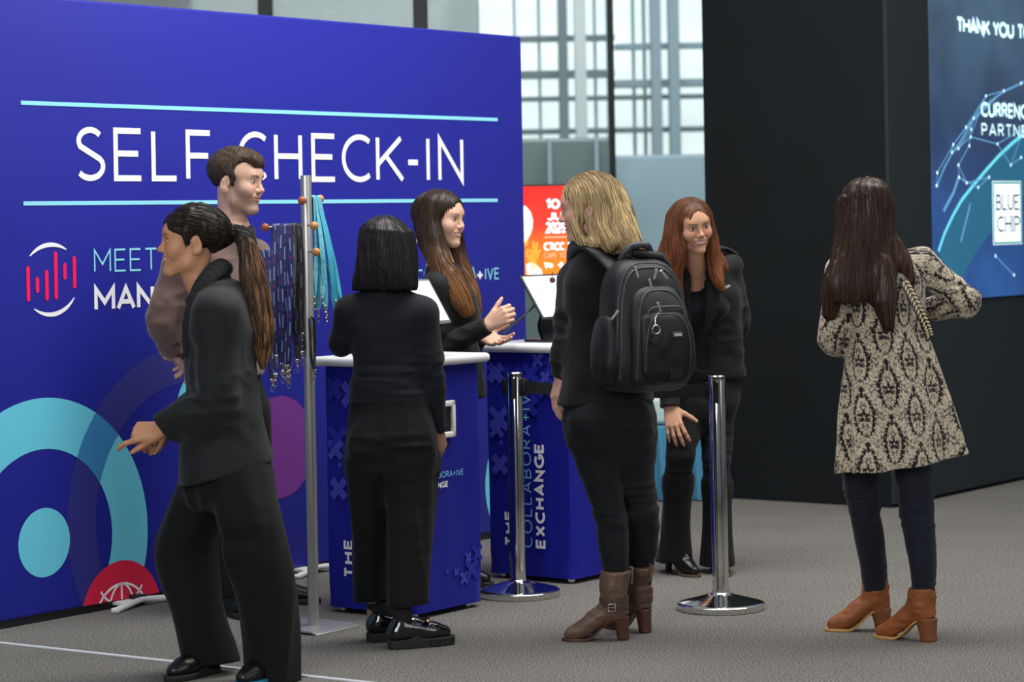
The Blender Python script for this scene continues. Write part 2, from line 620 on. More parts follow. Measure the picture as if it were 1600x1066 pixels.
def glow_line(mbx, pts, w, d=0.0385):
    rows = stroke_quads([( a, z) for a, z in pts], w)
    mbx.grid([[s2(a.x, a.y, d), s2(b.x, b.y, d)] for a, b in rows])


def pxs(px, py):
    p = spx(px, py)
    return ((p - DC).dot(UX), p.z)


mb = MB()
arcp = [pxs(x, y) for x, y in ((1466, 393), (1475, 366), (1488, 338), (1502, 313), (1520, 290), (1542, 264), (1560, 244), (1580, 225), (1605, 205), (1640, 190))]
mb.grid([[s2(a, z, .0378), s2(a + .16, max(scr_z0 + .01, z - .30), .0378)] for i, (a, z) in enumerate([(a, max(z, scr_z0 + .01)) for a, z in [pxs(1459, 430), pxs(1453, 468)][::-1][:0] + arcp])])
mb.build('globe_body', glow_t, scr)
mb = MB()
glow_line(mb, arcp, 0.022, .0386)
mb.build('globe_rim', glow_c, scr)
mb = MB()
rnd = random.Random(5)
net = [(1568, 142), (1595, 130), (1540, 150), (1521, 185), (1509, 199), (1517, 202), (1489, 226), (1497, 232), (1487, 238), (1514, 228), (1516, 214), (1497, 258), (1510, 286), (1498, 277), (1464, 270), (1463, 290), (1558, 225), (1579, 258), (1595, 246), (1545, 277), (1528, 293), (1600, 200), (1555, 400), (1584, 430)]
edges = [(0, 1), (0, 2), (2, 3), (3, 4), (3, 5), (4, 6), (5, 7), (6, 8), (7, 8), (9, 10), (10, 5), (9, 11), (11, 12), (12, 13), (6, 14), (14, 15), (8, 15), (16, 17), (17, 18), (17, 21), (19, 12), (20, 19), (10, 16), (16, 21), (0, 4), (2, 4), (3, 6), (13, 20), (22, 23), (7, 10), (2, 10), (11, 13)]
for a, b_ in edges:
    glow_line(mb, [pxs(*net[a]), pxs(*net[b_])], 0.007, .0388)
glow_line(mb, [pxs(1487, 240), pxs(1500, 222), pxs(1521, 186), pxs(1545, 160), pxs(1568, 143), pxs(1600, 128), pxs(1630, 120)], 0.014, .0388)
glow_line(mb, [pxs(1474, 330), pxs(1490, 300), pxs(1498, 276)], 0.022, .0384)
glow_line(mb, [pxs(1501, 378), pxs(1508, 350), pxs(1516, 318)], 0.016, .0384)
glow_line(mb, [pxs(1463, 293), pxs(1475, 262), pxs(1487, 240)], 0.012, .0384)
mb.build('network_lines', glow_s, scr)
mb = MB()
for px, py in net:
    a, z = pxs(px, py)
    mb.poly([s2(a + .010 * math.cos(k * math.pi / 4), z + .010 * math.sin(k * math.pi / 4), .0392) for k in range(8)], nrm=VX)
mb.build('network_nodes', glow_w, scr)

# ---- tall window wall behind, frames and glass
steel = mat('dark_window_steel', '#2c3638', rough=0.5, spec=0.4)
alum = mat('pale_window_aluminium', '#b8c8ca', rough=0.4, metal=0.3)
glass_m = mat('blue_green_window_glass', '#cfe6e8', rough=0.05, trans=0.0, alpha=0.14, spec=0.6)
YW = 17.5
zt = 5.2


def wx(px, Y=YW):
    return W(px, 300, Y).x


mb = MB()
for px, hw in ((420, .05), (662, .05), (958, .020), (1180, .05)):
    mb.box((wx(px), YW, zt / 2), (hw, .06, zt / 2), bevel=.01)
mb.box((wx(800), YW, zt), (3.2, .06, .06), bevel=.01)
mb.box((wx(800), YW, .05), (3.2, .06, .05), bevel=.01)
win = mb.build('window_1', steel)
tag(win, 'dark steel mullions of the tall glass wall behind the booth', 'window', kind='structure')
mb = MB()
mb.box((wx(800), YW, zt / 2), (3.2, .008, zt / 2))
g = mb.build('window_glass', glass_m, win)

# ---- what stands outside the glass: a steel and glass building frame, and a low dark hall in front of it
bl = empty('building', (0, 26, 0), 'blurred steel and glass building frame seen outside the tall window', 'building')
YB = 26.0
dkst = mat('grey_steel_frame', '#74868a', rough=0.6)
dkst2 = mat('blue_grey_steel_frame', '#9ab4be', rough=0.6)
light_col = mat('white_painted_column', '#cfdad8', rough=0.6)


def bar_v(name, px, wpx, y0, y1, Y, m, par):
    a, b_ = W(px, y0, Y), W(px, y1, Y)
    zz0, zz1 = min(a.z, b_.z), max(a.z, b_.z)
    return MB().box((a.x, Y, (zz0 + zz1) / 2), (wpx / F * Y / 2, .12, (zz1 - zz0) / 2), bevel=.01).build(name, m, par)


def bar_h(name, py, wpx, x0, x1, Y, m, par):
    a, b_ = W(x0, py, Y), W(x1, py, Y)
    zc = W((x0 + x1) / 2, py, Y).z
    return MB().box(((a.x + b_.x) / 2, Y, zc), (abs(b_.x - a.x) / 2, .10, wpx / F * Y / 2), bevel=.01).build(name, m, par)


for px, w_, m_ in ((875, 15, dkst), (1020, 16, dkst2), (1048, 17, dkst2), (1150, 16, dkst2), (700, 30, dkst2), (560, 30, dkst2)):
    bar_v('column', px, w_, -160, 260, YB, m_, bl)
bar_v('white_column', 902, 18, -160, 420, YB - 1.5, light_col, bl)
for py, w_, m_, x0, x1 in ((62, 9, dkst, 640, 960), (72, 9, dkst2, 960, 1160), (118, 12, dkst, 640, 960), (130, 12, dkst2, 960, 1160), (154, 7, dkst, 640, 1160), (205, 8, dkst, 640, 1160), (-20, 14, dkst2, 640, 1160)):
    bar_h('beam', py, w_, x0, x1, YB + .3, m_, bl)
for k, px in enumerate((800, 838, 925, 945, 985, 1002, 1100)):
    bar_v('glazing_bar', px, 4, -160, 250, YB + .6, dkst2, bl)
# pale panes behind the bars, self-lit to stand in for bright sky
paneM = mat('pale_glowing_pane', '#dff0ee', rough=0.2, emit='#e9f6f4', estr=1.05)
a, b_ = W(640, 260, YB + 1), W(1200, -160, YB + 1)
MB().box(((a.x + b_.x) / 2, YB + 1.0, (a.z + b_.z) / 2), ((b_.x - a.x) / 2, .02, (b_.z - a.z) / 2)).build('glazing', paneM, bl)

lowb = empty('low_building', (0, 24, 0), 'low dark green glass entrance hall outside the window below the steel frame', 'building')
dg = mat('dark_green_glass', '#566a68', rough=0.25, spec=0.6)
a, b_ = W(780, 430, 23), W(954, 214, 23)
MB().box(((a.x + b_.x) / 2, 23.3, b_.z / 2), ((b_.x - a.x) / 2, .3, b_.z / 2), bevel=.03).build('wall', dg, lowb)
for px in (858, 931):
    bar_v('post', px, 6, 216, 420, 22.87, dkst2, lowb)
teal = mat('pale_teal_wall', '#9dbac4', rough=0.5, var=.08, vscale=1.5)
a, b_ = W(955, 430, 24), W(1130, 240, 24)
lw = MB().box(((a.x + b_.x) / 2, 24.3, b_.z / 2), ((b_.x - a.x) / 2, .3, b_.z / 2), bevel=.03).build('pale_building', teal)
tag(lw, 'pale teal building wall outside the window beside the dark hall', 'building')
a, b_ = W(300, 200, 25), W(745, -120, 25)
gw = MB().box(((a.x + b_.x) / 2, 25.3, b_.z / 2), ((b_.x - a.x) / 2, .3, b_.z / 2), bevel=.03).build('grey_building', mat('grey_concrete', '#a3b3b0', rough=.7, var=.06))
tag(gw, 'grey building seen through the glass above the blue display wall', 'building')

# ================================================================ BLUE DISPLAY WALL
blue_cloth = mat('royal_blue_print_cloth', '#141b90', rough=0.6, spec=0.30, sheen=0.06, bump=0.12, bscale=600)
cyan = mat('cyan_print', '#5fc4de', rough=0.6, spec=0.3, sheen=0.2)
lcyan = mat('light_cyan_print', '#8fdcf2', rough=0.6, spec=0.3)
navy = mat('navy_print', '#12157a', rough=0.62, spec=0.3, sheen=0.2)
midb = mat('mid_blue_print', '#2478b4', rough=0.62, spec=0.3, sheen=0.2)
purple = mat('purple_print', '#6c1a86', rough=0.62, spec=0.3, sheen=0.2)
redp = mat('crimson_print', '#d3103f', rough=0.62, spec=0.3, sheen=0.1)
pinkp = mat('pink_red_print', '#f0155c', rough=0.6, spec=0.3)
whitep = mat('white_print', '#eef0f6', rough=0.6, spec=0.3)
white_metal = mat('white_metal', '#d9dadb', rough=0.45, spec=0.5)
silver = mat('brushed_silver', '#b9bab8', rough=0.38, metal=0.75)

B0 = (on_floor(0, 986) + on_floor(742, 846)) / 2
B0 = Vector((B0.x, B0.y, 0))


def bsz(px, py):
    p = on_plane(px, py, B0, VX)
    return (p - B0).dot(UX), p.z


bs0, bs1 = bsz(-140, 500)[0], bsz(821, 400)[0]
bz0, bz1 = bsz(130, 949)[1], bsz(817, 57)[1]
ban = empty('display_banner', B0 + UX * (bs0 + bs1) / 2, 'royal blue freestanding fabric display wall reading SELF CHECK-IN with cyan rings', 'display wall')
mb = MB()
mb.box(B0 + UX * (bs0 + bs1) / 2 - VX * 0.02 + ZX * (bz0 + bz1) / 2, ((bs1 - bs0) / 2, 0.02, (bz1 - bz0) / 2), (UX, VX, ZX), bevel=.012, seg=3)
mb.build('fabric_panel', blue_cloth, ban, smooth=50)


def b3(s, z, d):
    return B0 + UX * s + ZX * z + VX * d


def clip_poly(pts):
    for ax, lim, sgn in ((0, bs0 + .004, 1), (0, bs1 - .004, -1), (1, bz0 + .004, 1), (1, bz1 - .004, -1)):
        out = []
        for i in range(len(pts)):
            p, q = pts[i - 1], pts[i]
            ip, iq = (p[ax] - lim) * sgn >= 0, (q[ax] - lim) * sgn >= 0
            if ip != iq:
                t = (lim - p[ax]) / (q[ax] - p[ax])
                out.append((p[0] + (q[0] - p[0]) * t, p[1] + (q[1] - p[1]) * t))
            if iq:
                out.append(q)
        pts = out
        if len(pts) < 3:
            return []
    return pts


def ban_ring(name, cx, cz, r0, r1, m, d, a0=0, a1=360, n=72, par=None):
    mb = MB()
    for i in range(n):
        t0, t1 = math.radians(a0 + (a1 - a0) * i / n), math.radians(a0 + (a1 - a0) * (i + 1) / n)
        if r0 > 0:
            q = [(cx + r0 * math.cos(t0), cz + r0 * math.sin(t0)), (cx + r1 * math.cos(t0), cz + r1 * math.sin(t0)), (cx + r1 * math.cos(t1), cz + r1 * math.sin(t1)), (cx + r0 * math.cos(t1), cz + r0 * math.sin(t1))]
        else:
            q = [(cx, cz), (cx + r1 * math.cos(t0), cz + r1 * math.sin(t0)), (cx + r1 * math.cos(t1), cz + r1 * math.sin(t1))]
        q = clip_poly(q)
        if q:
            mb.poly([b3(a, z, d) for a, z in q], nrm=VX)
    return mb.build(name, m, par or ban)


def rpx(px, py, r):
    p = on_plane(px, py, B0, VX)
    return r / F * p.y


c1 = bsz(69, 848)
r1o, r1i, r1d = rpx(69, 848, 226), rpx(69, 848, 146), rpx(69, 848, 54)
c2 = bsz(297, 799)
r2o, r2i = rpx(297, 799, 260), rpx(297, 799, 202)
ban_ring('printed_ring', c2[0], c2[1], r2i, r2o, navy, .0010, 60, 270, 90)
ban_ring('printed_ring', c1[0], c1[1], r1i, r1o, cyan, .0016)
ban_ring('printed_disc', c1[0], c1[1], 0, r1d, cyan, .0016)
# where the two rings cross
mb = MB()
NA, NR = 720, 40
for i in range(NA):
    for j in range(NR):
        t0, t1 = 2 * math.pi * i / NA, 2 * math.pi * (i + 1) / NA
        ra, rb = r1i + (r1o - r1i) * j / NR, r1i + (r1o - r1i) * (j + 1) / NR
        q = [(c1[0] + r * math.cos(t), c1[1] + r * math.sin(t)) for r, t in ((ra, t0), (rb, t0), (rb, t1), (ra, t1))]
        mx_, mz_ = sum(p[0] for p in q) / 4, sum(p[1] for p in q) / 4
        if mz_ > c1[1] - .1 and r2i < math.hypot(mx_ - c2[0], mz_ - c2[1]) < r2o:
            mb.poly([b3(a, z, .0022) for a, z in q], nrm=VX)
mb.build('ring_overlap', midb, ban)
cc = bsz(326, 640)
ban_ring('printed_disc', cc[0], cc[1], 0, rpx(326, 640, 72), cyan, .0016)
cp = bsz(437, 699)
ban_ring('purple_disc', cp[0], cp[1], 0, rpx(437, 699, 80), purple, .0014)
cr_ = bsz(821, 752)
ban_ring('printed_disc', cr_[0], cr_[1], 0, rpx(821, 752, 104), cyan, .0014)
# crimson globe emblem at the foot
cg = bsz(190, 962)
rg = rpx(190, 950, 86)
ban_ring('globe_emblem', cg[0], cg[1], 0, rg, redp, .0028)
mb = MB()


def ban_stroke(mbx, pts, w, d):
    for a, b_ in zip(stroke_quads(pts, w)[:-1], stroke_quads(pts, w)[1:]):
        q = clip_poly([tuple(a[0]), tuple(b_[0]), tuple(b_[1]), tuple(a[1])])
        if q:
            mbx.poly([b3(x, z, d) for x, z in q], nrm=VX)


gc = (cg[0], cg[1] - rg * .08)
gr = rg * .66
ban_stroke(mb, arc(gc[0], gc[1], gr, gr, 0, 180, 28), .010, .0036)
ban_stroke(mb, arc(gc[0], gc[1], gr * .52, gr, 0, 180, 24), .009, .0036)
ban_stroke(mb, [(gc[0], gc[1]), (gc[0], gc[1] + gr)], .009, .0036)
ban_stroke(mb, arc(gc[0], gc[1] + gr * 1.18, gr * .86, gr * .72, 205, 335, 18), .009, .0036)
mb.build('globe_lines', whitep, ban)
# pale rules above and below the title
for (xa, ya), (xb, yb) in (((32, 160.5), (777, 187)), ((36, 318), (777, 313))):
    a, b_ = bsz(xa, ya), bsz(xb, yb)
    zz = (a[1] + b_[1]) / 2
    mb = MB()
    ban_stroke(mb, [(a[0], a[1]), (b_[0], b_[1])], .0165, .0024)
    mb.build('title_rule', lcyan, ban)
# SELF CHECK-IN
zt0, zb0 = bsz(140, 199)[1], bsz(140, 283.5)[1]
zt1, zb1 = bsz(705, 213.5)[1], bsz(705, 285)[1]
tz0, tz1 = (zb0 + zb1) / 2, (zt0 + zt1) / 2
for ch, xa, xb in (('S', 117, 163), ('E', 177, 223), ('L', 236, 278), ('F', 290, 331), ('C', 371, 417), ('H', 428, 471.5), ('E', 486, 525), ('C', 533.5, 579), ('K', 587, 629.5), ('-', 634.5, 655), ('I', 664, 672.5), ('N', 684, 723.5)):
    a, b_ = bsz(xa, 250)[0], bsz(xb, 250)[0]
    hh = tz1 - tz0
    lettering('title_lettering', ch, b3(a, tz0, 0), UX, ZX, hh, b_ - a, .112 if ch != '-' else .12, whitep, ban, VX, thick=.0024)


def ban_word(word, xa, xb, yt, yb, wgt, m, gap=.24, name='lettering'):
    a, b_ = bsz(xa, yb), bsz(xb, yb)
    t_ = bsz(xa, yt)
    return lettering(name, word, b3(a[0], a[1], 0), UX, ZX, t_[1] - a[1], b_[0] - a[0], wgt, m, ban, VX, gap=gap, thick=.0024)


ban_word('MEET', 146.5, 245.5, 389.5, 426, .085, lcyan, .26, 'logo_lettering')
ban_word('MAN', 147, 240.5, 448, 487.5, .19, whitep, .22, 'logo_lettering')
ban_word('COLLABORA', 651, 743.5, 421, 440, .13, lcyan, .30, 'logo_lettering')
ban_word('+', 744, 755, 420, 440, .22, whitep, .30, 'logo_lettering')
ban_word('IVE', 757.5, 779.5, 419, 437.5, .13, lcyan, .30, 'logo_lettering')
ban_word('THE', 645, 659, 373, 381, .20, whitep, .28, 'logo_lettering')
# logo: pink bars inside two white arcs
for x_, ya, yb in ((43.4, 416, 471.5), (58, 433, 458), (72.6, 421.7, 470), (86.5, 393, 468), (101, 410.6, 437), (115.7, 400, 451)):
    a, b_ = bsz(x_ - .35, ya), bsz(x_ + .35, yb)
    mb = MB()
    w_ = .0185
    pts = [(a[0] + w_ / 2 * math.cos(t), a[1] - w_ / 2 + w_ / 2 * math.sin(t)) for t in [math.pi * k / 8 for k in range(9)]] + \
          [(a[0] + w_ / 2 * math.cos(t), b_[1] + w_ / 2 + w_ / 2 * math.sin(t)) for t in [math.pi + math.pi * k / 8 for k in range(9)]]
    mb.poly([b3(x, z, .0024) for x, z in pts], nrm=VX)
    mb.build('logo_bar', pinkp, ban)
cl = bsz(79, 437)
rl = rpx(79, 437, 58)
for a0, a1 in ((139, 54), (231, 329)):
    mb = MB()
    rows = []
    for i in range(25):
        t = i / 24
        a = math.radians(a0 + (a1 - a0) * t)
        w_ = .004 + .014 * math.sin(math.pi * t) ** .8
        rows.append([b3(cl[0] + (rl - w_) * math.cos(a), cl[1] + (rl - w_) * math.sin(a), .0024), b3(cl[0] + rl * math.cos(a), cl[1] + rl * math.sin(a), .0024)])
    mb.grid(rows)
    mb.build('logo_arc', whitep, ban)
# white bent feet under the panel
for pxs_ in (200, 470):
    p = on_floor(pxs_, 945 if pxs_ == 200 else 893)
    s_ = (p - B0).dot(UX)
    mb = MB()
    e = [b3(s_ - .21, .012, .085), b3(s_ - .19, .012, .095), b3(s_ - .06, .020, .055), b3(s_, .028, .045), b3(s_ + .08, .022, .050), b3(s_ + .22, .012, .075), b3(s_ + .24, .012, .075)]
    mb.tube(e, [.010, .014, .013, .013, .013, .014, .010], n=10)
    mb.box(b3(s_ - .02, .022, .0), (.09, .05, .008), (UX, VX, ZX), bevel=.004)
    mb.build('foot', white_metal, ban, smooth=40)
    mb = MB()
    mb.box(b3(s_, .035, .02), (.03, .03, .012), (UX, VX, ZX), bevel=.006)
    mb.build('clamp', mat('black_plastic', '#14161a', rough=.45), ban)
mb = MB()
mb.box(B0 + UX * (bs0 + bs1) / 2 - VX * 0.025 + ZX * (bz0 / 2), ((bs1 - bs0) / 2 - .02, 0.015, bz0 / 2 + .004), (UX, VX, ZX))
mb.build('gap_shade_strip', mat('black_plastic', '#14161a', rough=.45), ban)  # black strip added as the shade in the gap under the fabric

# ---- strip of pale tape across the carpet
fa, fb = on_floor(-30, 1003), on_floor(380, 1046)
fb2 = on_floor(560, 1067)
dv = (fb - fa).normalized()
nv = Vector((-dv.y, dv.x, 0))
mb = MB()
mb.box((fa + fb2 * 1.0) / 2 + ZX * .0035, ((fb2 - fa).length / 2 + .6, .010, .0035), ((fb2 - fa).normalized(), nv, ZX), bevel=.002)
tp = mb.build('cable_strip', mat('pale_grey_strip', '#c9ccd2', rough=.5))
tag(tp, 'thin pale strip running across the carpet in the lower left corner', 'cable strip')

# ================================================================ LIGHTED POSTER SCREEN BEHIND THE BOOTH
YP = 14.2
pa, pb = W(745, 293, YP), W(908, 429, YP)
po = empty('digital_poster', ((pa.x + pb.x) / 2, YP, 0), 'orange and red lit event poster screen reading 2025 behind the blue wall', 'poster screen')


def poster_material():
    m = bpy.data.materials.new('red_orange_poster')
    m.use_nodes = True
    nt = m.node_tree
    b = nt.nodes['Principled BSDF']
    t = nt.nodes.new('ShaderNodeTexCoord')
    sp = nt.nodes.new('ShaderNodeSeparateXYZ')
    nt.links.new(t.outputs['Generated'], sp.inputs[0])
    r = nt.nodes.new('ShaderNodeValToRGB')
    e = r.color_ramp.elements
    e[0].position, e[0].color = 0.05, lin('#ff8a1e') + (1,)
    e[1].position, e[1].color = 0.55, lin('#ff3f2c') + (1,)
    k = e.new(.38)
    k.color = lin('#ff6a26') + (1,)
    k = e.new(.95)
    k.color = lin('#f62a22') + (1,)
    nt.links.new(sp.outputs['Z'], r.inputs['Fac'])
    nt.links.new(r.outputs['Color'], b.inputs['Base Color'])
    nt.links.new(r.outputs['Color'], b.inputs['Emission Color'])
    b.inputs['Emission Strength'].default_value = 0.55
    b.inputs['Roughness'].default_value = .4
    return m


blackp = mat('black_plastic', '#14161a', rough=.45)
mb = MB()
mb.box(((pa.x + pb.x) / 2, YP + .03, (pa.z + pb.z) / 2), ((pb.x - pa.x) / 2 + .012, .028, (pa.z - pb.z) / 2 + .012), bevel=.006)
mb.build('case', blackp, po)
mb = MB()
mb.box(((pa.x + pb.x) / 2, YP - .002, (pa.z + pb.z) / 2), ((pb.x - pa.x) / 2, .003, (pa.z - pb.z) / 2))
mb.build('lit_panel', poster_material(), po)
mb = MB()
cx_ = W(780, 400, YP).x
mb.box((cx_, YP + .05, pb.z / 2), (.05, .02, pb.z / 2), bevel=.006)
mb.box((cx_, YP + .05, .015), (.30, .22, .015), bevel=.008)
mb.build('stand', blackp, po)
lit_w = mat('poster_white', '#ffffff', emit='#ffffff', estr=.75)
lit_s = mat('poster_skin', '#f4b23c', emit='#f0a840', estr=.5)
lit_y = mat('poster_pale_orange', '#ffb890', emit='#ffb48c', estr=.6)
YN = Vector((0, -1, 0))


def pw(word, xa, xb, yt, yb, wgt, gap=.2, m=None):
    a, b_, t_ = W(xa, yb, YP), W(xb, yb, YP), W(xa, yt, YP)
    lettering('poster_lettering', word, a, Vector((1, 0, 0)), ZX, t_.z - a.z, b_.x - a.x, wgt, m or lit_w, po, YN, gap=gap, thick=.008)


pw('10-12', 852.5, 905, 311, 327, .24, .22)
pw('JUNE', 855, 905, 331, 345, .24, .22)
pw('2025', 852.5, 885, 347, 365, .20, .26)
pw('CTICC 2', 849.5, 894, 379, 392, .22, .18)
pw('CAPE TOWN', 849.5, 898, 395, 404, .14, .26, lit_y)
pw('Via', 850, 864, 409, 419, .26, .2)
pw('<', 873, 882, 407, 421, .42, .2)
mb = MB()
a = W(850, 371, YP)
mb.box((a.x + .1, YP - .006, a.z), (.1, .002, .004))
mb.build('poster_rule', lit_y, po)
# pale clothed figure with a raised hand sign in yellow printed at the poster's left
mb = MB()
P_ = lambda px, py: W(px, py, YP) + YN * .007
mb.poly([P_(x, y) for x, y in ((800, 320), (821, 322), (829, 331), (832.5, 344), (832, 356), (828, 368), (823, 376), (818, 381), (800, 381))], nrm=YN)
mb.poly([P_(x, y) for x, y in ((824, 429), (822, 414), (828, 410), (838, 414), (846, 422), (848, 429))], nrm=YN)
mb.build('printed_cap', lit_w, po)
mb = MB()
mb.poly([P_(x, y) for x, y in ((823, 372), (826, 376), (824, 384), (818, 386), (815, 378))], nrm=YN)
mb.poly([P_(x, y) for x, y in ((829, 412), (824, 404), (827, 397), (832, 396), (836, 402), (839, 412), (836, 424), (831, 426))], nrm=YN)
for s_ in ([(835, 402), (834, 392), (833, 377)], [(837, 403), (838, 392), (839, 379)], [(838, 406), (841, 397), (844, 390)], [(829, 404), (823, 399), (824, 391), (829, 392), (833, 398)]):
    q = [(W(x, y, YP).x, W(x, y, YP).z) for x, y in s_]
    mb.grid([[Vector((a_.x, YP - .0075, a_.y)), Vector((b_.x, YP - .0075, b_.y))] for a_, b_ in stroke_quads(q, .014)])
mb.build('printed_hand', lit_s, po)

# ---- teal cloth covered table standing against the window behind
Yt = on_floor(1050, 783).y
ta, tb = W(1003, 700, Yt), W(1100, 600, Yt)
tt = empty('draped_table', ((ta.x + tb.x) / 2, Yt + .2, 0), 'teal cloth draped low table behind the woman with auburn hair', 'table')
teal_c = mat('teal_drape', '#3f87a8', rough=.55, spec=.4, sheen=.2)
rows = []
zt_ = W(1050, 668, Yt).z
for k, zf in enumerate((.02, .25, .5, .75, .97, 1.0)):
    row = []
    for i in range(49):
        t = i / 48
        w_ = (.012 + .02 * (1 - zf)) * math.sin(t * 34 + k * .4)
        row.append((ta.x + (tb.x - ta.x) * t, Yt + w_ - .03 * (1 - zf), zt_ * zf))
    rows.append(row)
for k in (.2, .45):
    rows.append([(p[0], Yt + k, zt_) for p in rows[-1]])
mb = MB().grid(rows)
mb.build('drape', teal_c, tt, smooth=60)
MB().box(((ta.x + tb.x) / 2, Yt + .24, zt_ / 2), ((tb.x - ta.x) / 2 - .02, .18, zt_ / 2 - .01), bevel=.02).build('table_frame', blackp, tt)
bx = MB()
bx.box((W(1030, 640, Yt).x, Yt + .22, zt_ + .085), (.10, .10, .078), bevel=.03, seg=4)
bag = bx.build('storage_box', mat('pale_mint_plastic', '#b6cdc6', rough=.35, spec=.6), smooth=50)
tag(bag, 'pale mint plastic box on the teal draped table', 'box')

# ================================================================ COUNTERS
slab_m = mat('white_laminate', '#e6e7e8', rough=.35, spec=.5)
cov_m = mat('counter_blue_cloth', '#101690', rough=.6, spec=.24, sheen=.04, bump=.12, bscale=500)
print_dim = mat('dim_blue_print', '#232aa2', rough=.62, spec=.3)
print_lil = mat('lilac_blue_print', '#4248b8', rough=.62, spec=.3)
chrome = mat('polished_chrome', '#d8d8d6', rough=.09, metal=1.0)
CH = 1.03
CL, CR = .46, .44


def cross(mb, o, ux, uz, nrm, x, z, r, w, d=.003):
    for sg in (1, -1):
        a = (ux + uz * sg) / math.sqrt(2)
        b = (ux * -sg + uz) / math.sqrt(2)
        c = o + ux * x + uz * z + nrm * (d + .0003 * sg)
        mb.poly([c - a * r - b * w, c + a * r - b * w, c + a * r + b * w, c - a * r + b * w], nrm=nrm)


def counter(C, label, seed):
    rnd = random.Random(seed)
    ctr = C - VX * CL / 2 + UX * CR / 2
    root = empty('registration_counter', (ctr.x, ctr.y, 0), label, 'counter', None)
    NL = -UX
    # stretched cloth cover with soft creases
    NU, NZ = 40, 60
    per = []
    bev = .016
    hw, hd = CL / 2, CR / 2
    ptsq = []
    for (sx, sy) in ((1, -1), (1, 1), (-1, 1), (-1, -1)):     # VX, UX signs, going round
        ptsq.append((sx * hw, sy * hd))
    ring = []
    for i in range(4):
        p0, p1 = ptsq[i - 1], ptsq[i]
        L_ = math.hypot(p1[0] - p0[0], p1[1] - p0[1])
        dx, dy = (p1[0] - p0[0]) / L_, (p1[1] - p0[1]) / L_
        for k in range(25):
            t = bev + (L_ - 2 * bev) * k / 24
            ring.append((p0[0] + dx * t, p0[1] + dy * t, dy, -dx, k / 24, i))
    rows = []
    for j in range(NZ + 1):
        zf = j / NZ
        z = .022 + (CH - .04 - .022) * zf
        row = []
        for (x, y, nx, ny, t, side) in ring:
            e = min(t, 1 - t)
            w = .0035 * math.sin(9 * (t + .35 * zf) + side * 2 + seed) * math.sin(math.pi * zf)
            w -= .006 * math.exp(-((zf - .04) / .05) ** 2) * math.exp(-(e / .10) ** 2) * math.sin(40 * e + 1)
            w -= .010 * math.sin(math.pi * zf) * math.sin(math.pi * t)
            row.append(ctr + VX * (x + nx * w) + UX * (y + ny * w) + ZX * z)
        row.append(row[0])
        rows.append(row)
    mb = MB()
    mb.grid(rows)
    mb.poly([p - ZX * .001 for p in rows[0][:-1]])
    bmesh.ops.remove_doubles(mb.bm, verts=mb.bm.verts[:], dist=1e-5)
    bmesh.ops.recalc_face_normals(mb.bm, faces=mb.bm.faces[:])
    mb.build('cloth_cover', cov_m, root, smooth=50)
    mb = MB()
    mb.box(ctr + ZX * (CH - .02), (CL / 2 + .035, CR / 2 + .035, .019), (VX, UX, ZX), bevel=.017, seg=5)
    mb.build('top', slab_m, root, smooth=45)
    for sx in (1, -1):
        for sy in (1, -1):
            MB().lathe(ctr + VX * sx * (CL / 2 - .05) + UX * sy * (CR / 2 - .05), [(.018, 0), (.018, .024)], n=16).build('foot', chrome, root, smooth=40)
    OL = C - VX * CL            # left edge of the left face
    # words down the left face, read from the floor up
    XL = -VX

    def vword(word, xl, xr, z0, z1, wgt, m, gap=.3):
        """xl..xr distance from the left edge, z0..z1 start and end of the word."""
        o = OL + VX * xr + NL * .0035 + ZX * z0
        lettering('lettering', word, o, ZX, XL, xr - xl, z1 - z0, wgt, m, root, NL, gap=gap, thick=.0012)
    vword('THE', .098, .146, .145, .300, .24, whitep, .40)
    vword('COLLABORA+IVE', .198, .246, .145, .86, .095, lcyan, .36)
    vword('EXCHANGE', .264, .316, .145, .60, .23, whitep, .36)
    def one(m_, *a_):
        mb = MB()
        cross(mb, *a_)
        mb.build('printed_cross', m_, root)
    for x, z, r, w in ((.075, .70, .062, .016), (.075, .50, .050, .016), (.15, .88, .06, .018), (.25, .90, .05, .016), (.06, .90, .05, .018), (.33, .84, .05, .014), (.16, .66, .04, .012), (.24, .76, .05, .016), (.36, .93, .04, .012)):
        one(print_dim if rnd.random() < .75 else print_lil, OL, VX, ZX, NL, x, z, r, w, .0028)
    for x, z, r, w in ((.062, .655, .046, .013), (.085, .595, .012, .004), (.20, .80, .012, .004), (.29, .96, .034, .010), (.33, .885, .030, .010)):
        one(print_lil, OL, VX, ZX, NL, x, z, r, w, .0032)
    OR = C
    for x, z, r, w in ((.36, .16, .05, .014), (.31, .13, .03, .009), (.26, .16, .018, .005), (.40, .22, .04, .010), (.20, .17, .009, .003), (.34, .21, .022, .006)):
        one(print_dim if r > .035 else print_lil, OR, UX, ZX, VX, x, z, r, w, .003)
    one(print_lil, OR, UX, ZX, VX, .21, .80, .012, .003, .003)
    for wd_, z, x1, wgt, m_ in (('COLLABORA+IVE', .545, .315, .11, lcyan), ('EXCHANGE', .505, .215, .22, whitep)):
        lettering('logo_lettering', wd_, OR + UX * .035 + ZX * z + VX * .003, UX, ZX, .024, x1 - .035, wgt, m_, root, VX, gap=.32, thick=.001)
    # white framed opening of the label printer
    fz, fx = .775, .175
    fr_ = root
    mb = MB()
    for a, b_, hx, hz in ((0, .062, .085, .012), (0, -.062, .085, .012), (.073, 0, .012, .074), (-.073, 0, .012, .074)):
        mb.box(OR + UX * (fx + a) + ZX * (fz + b_) + VX * .006, (hx, .010, hz), (UX, VX, ZX), bevel=.006, seg=3)
    mb.build('printer_frame', mat('white_plastic', '#e9e9ea', rough=.4), root, smooth=40)
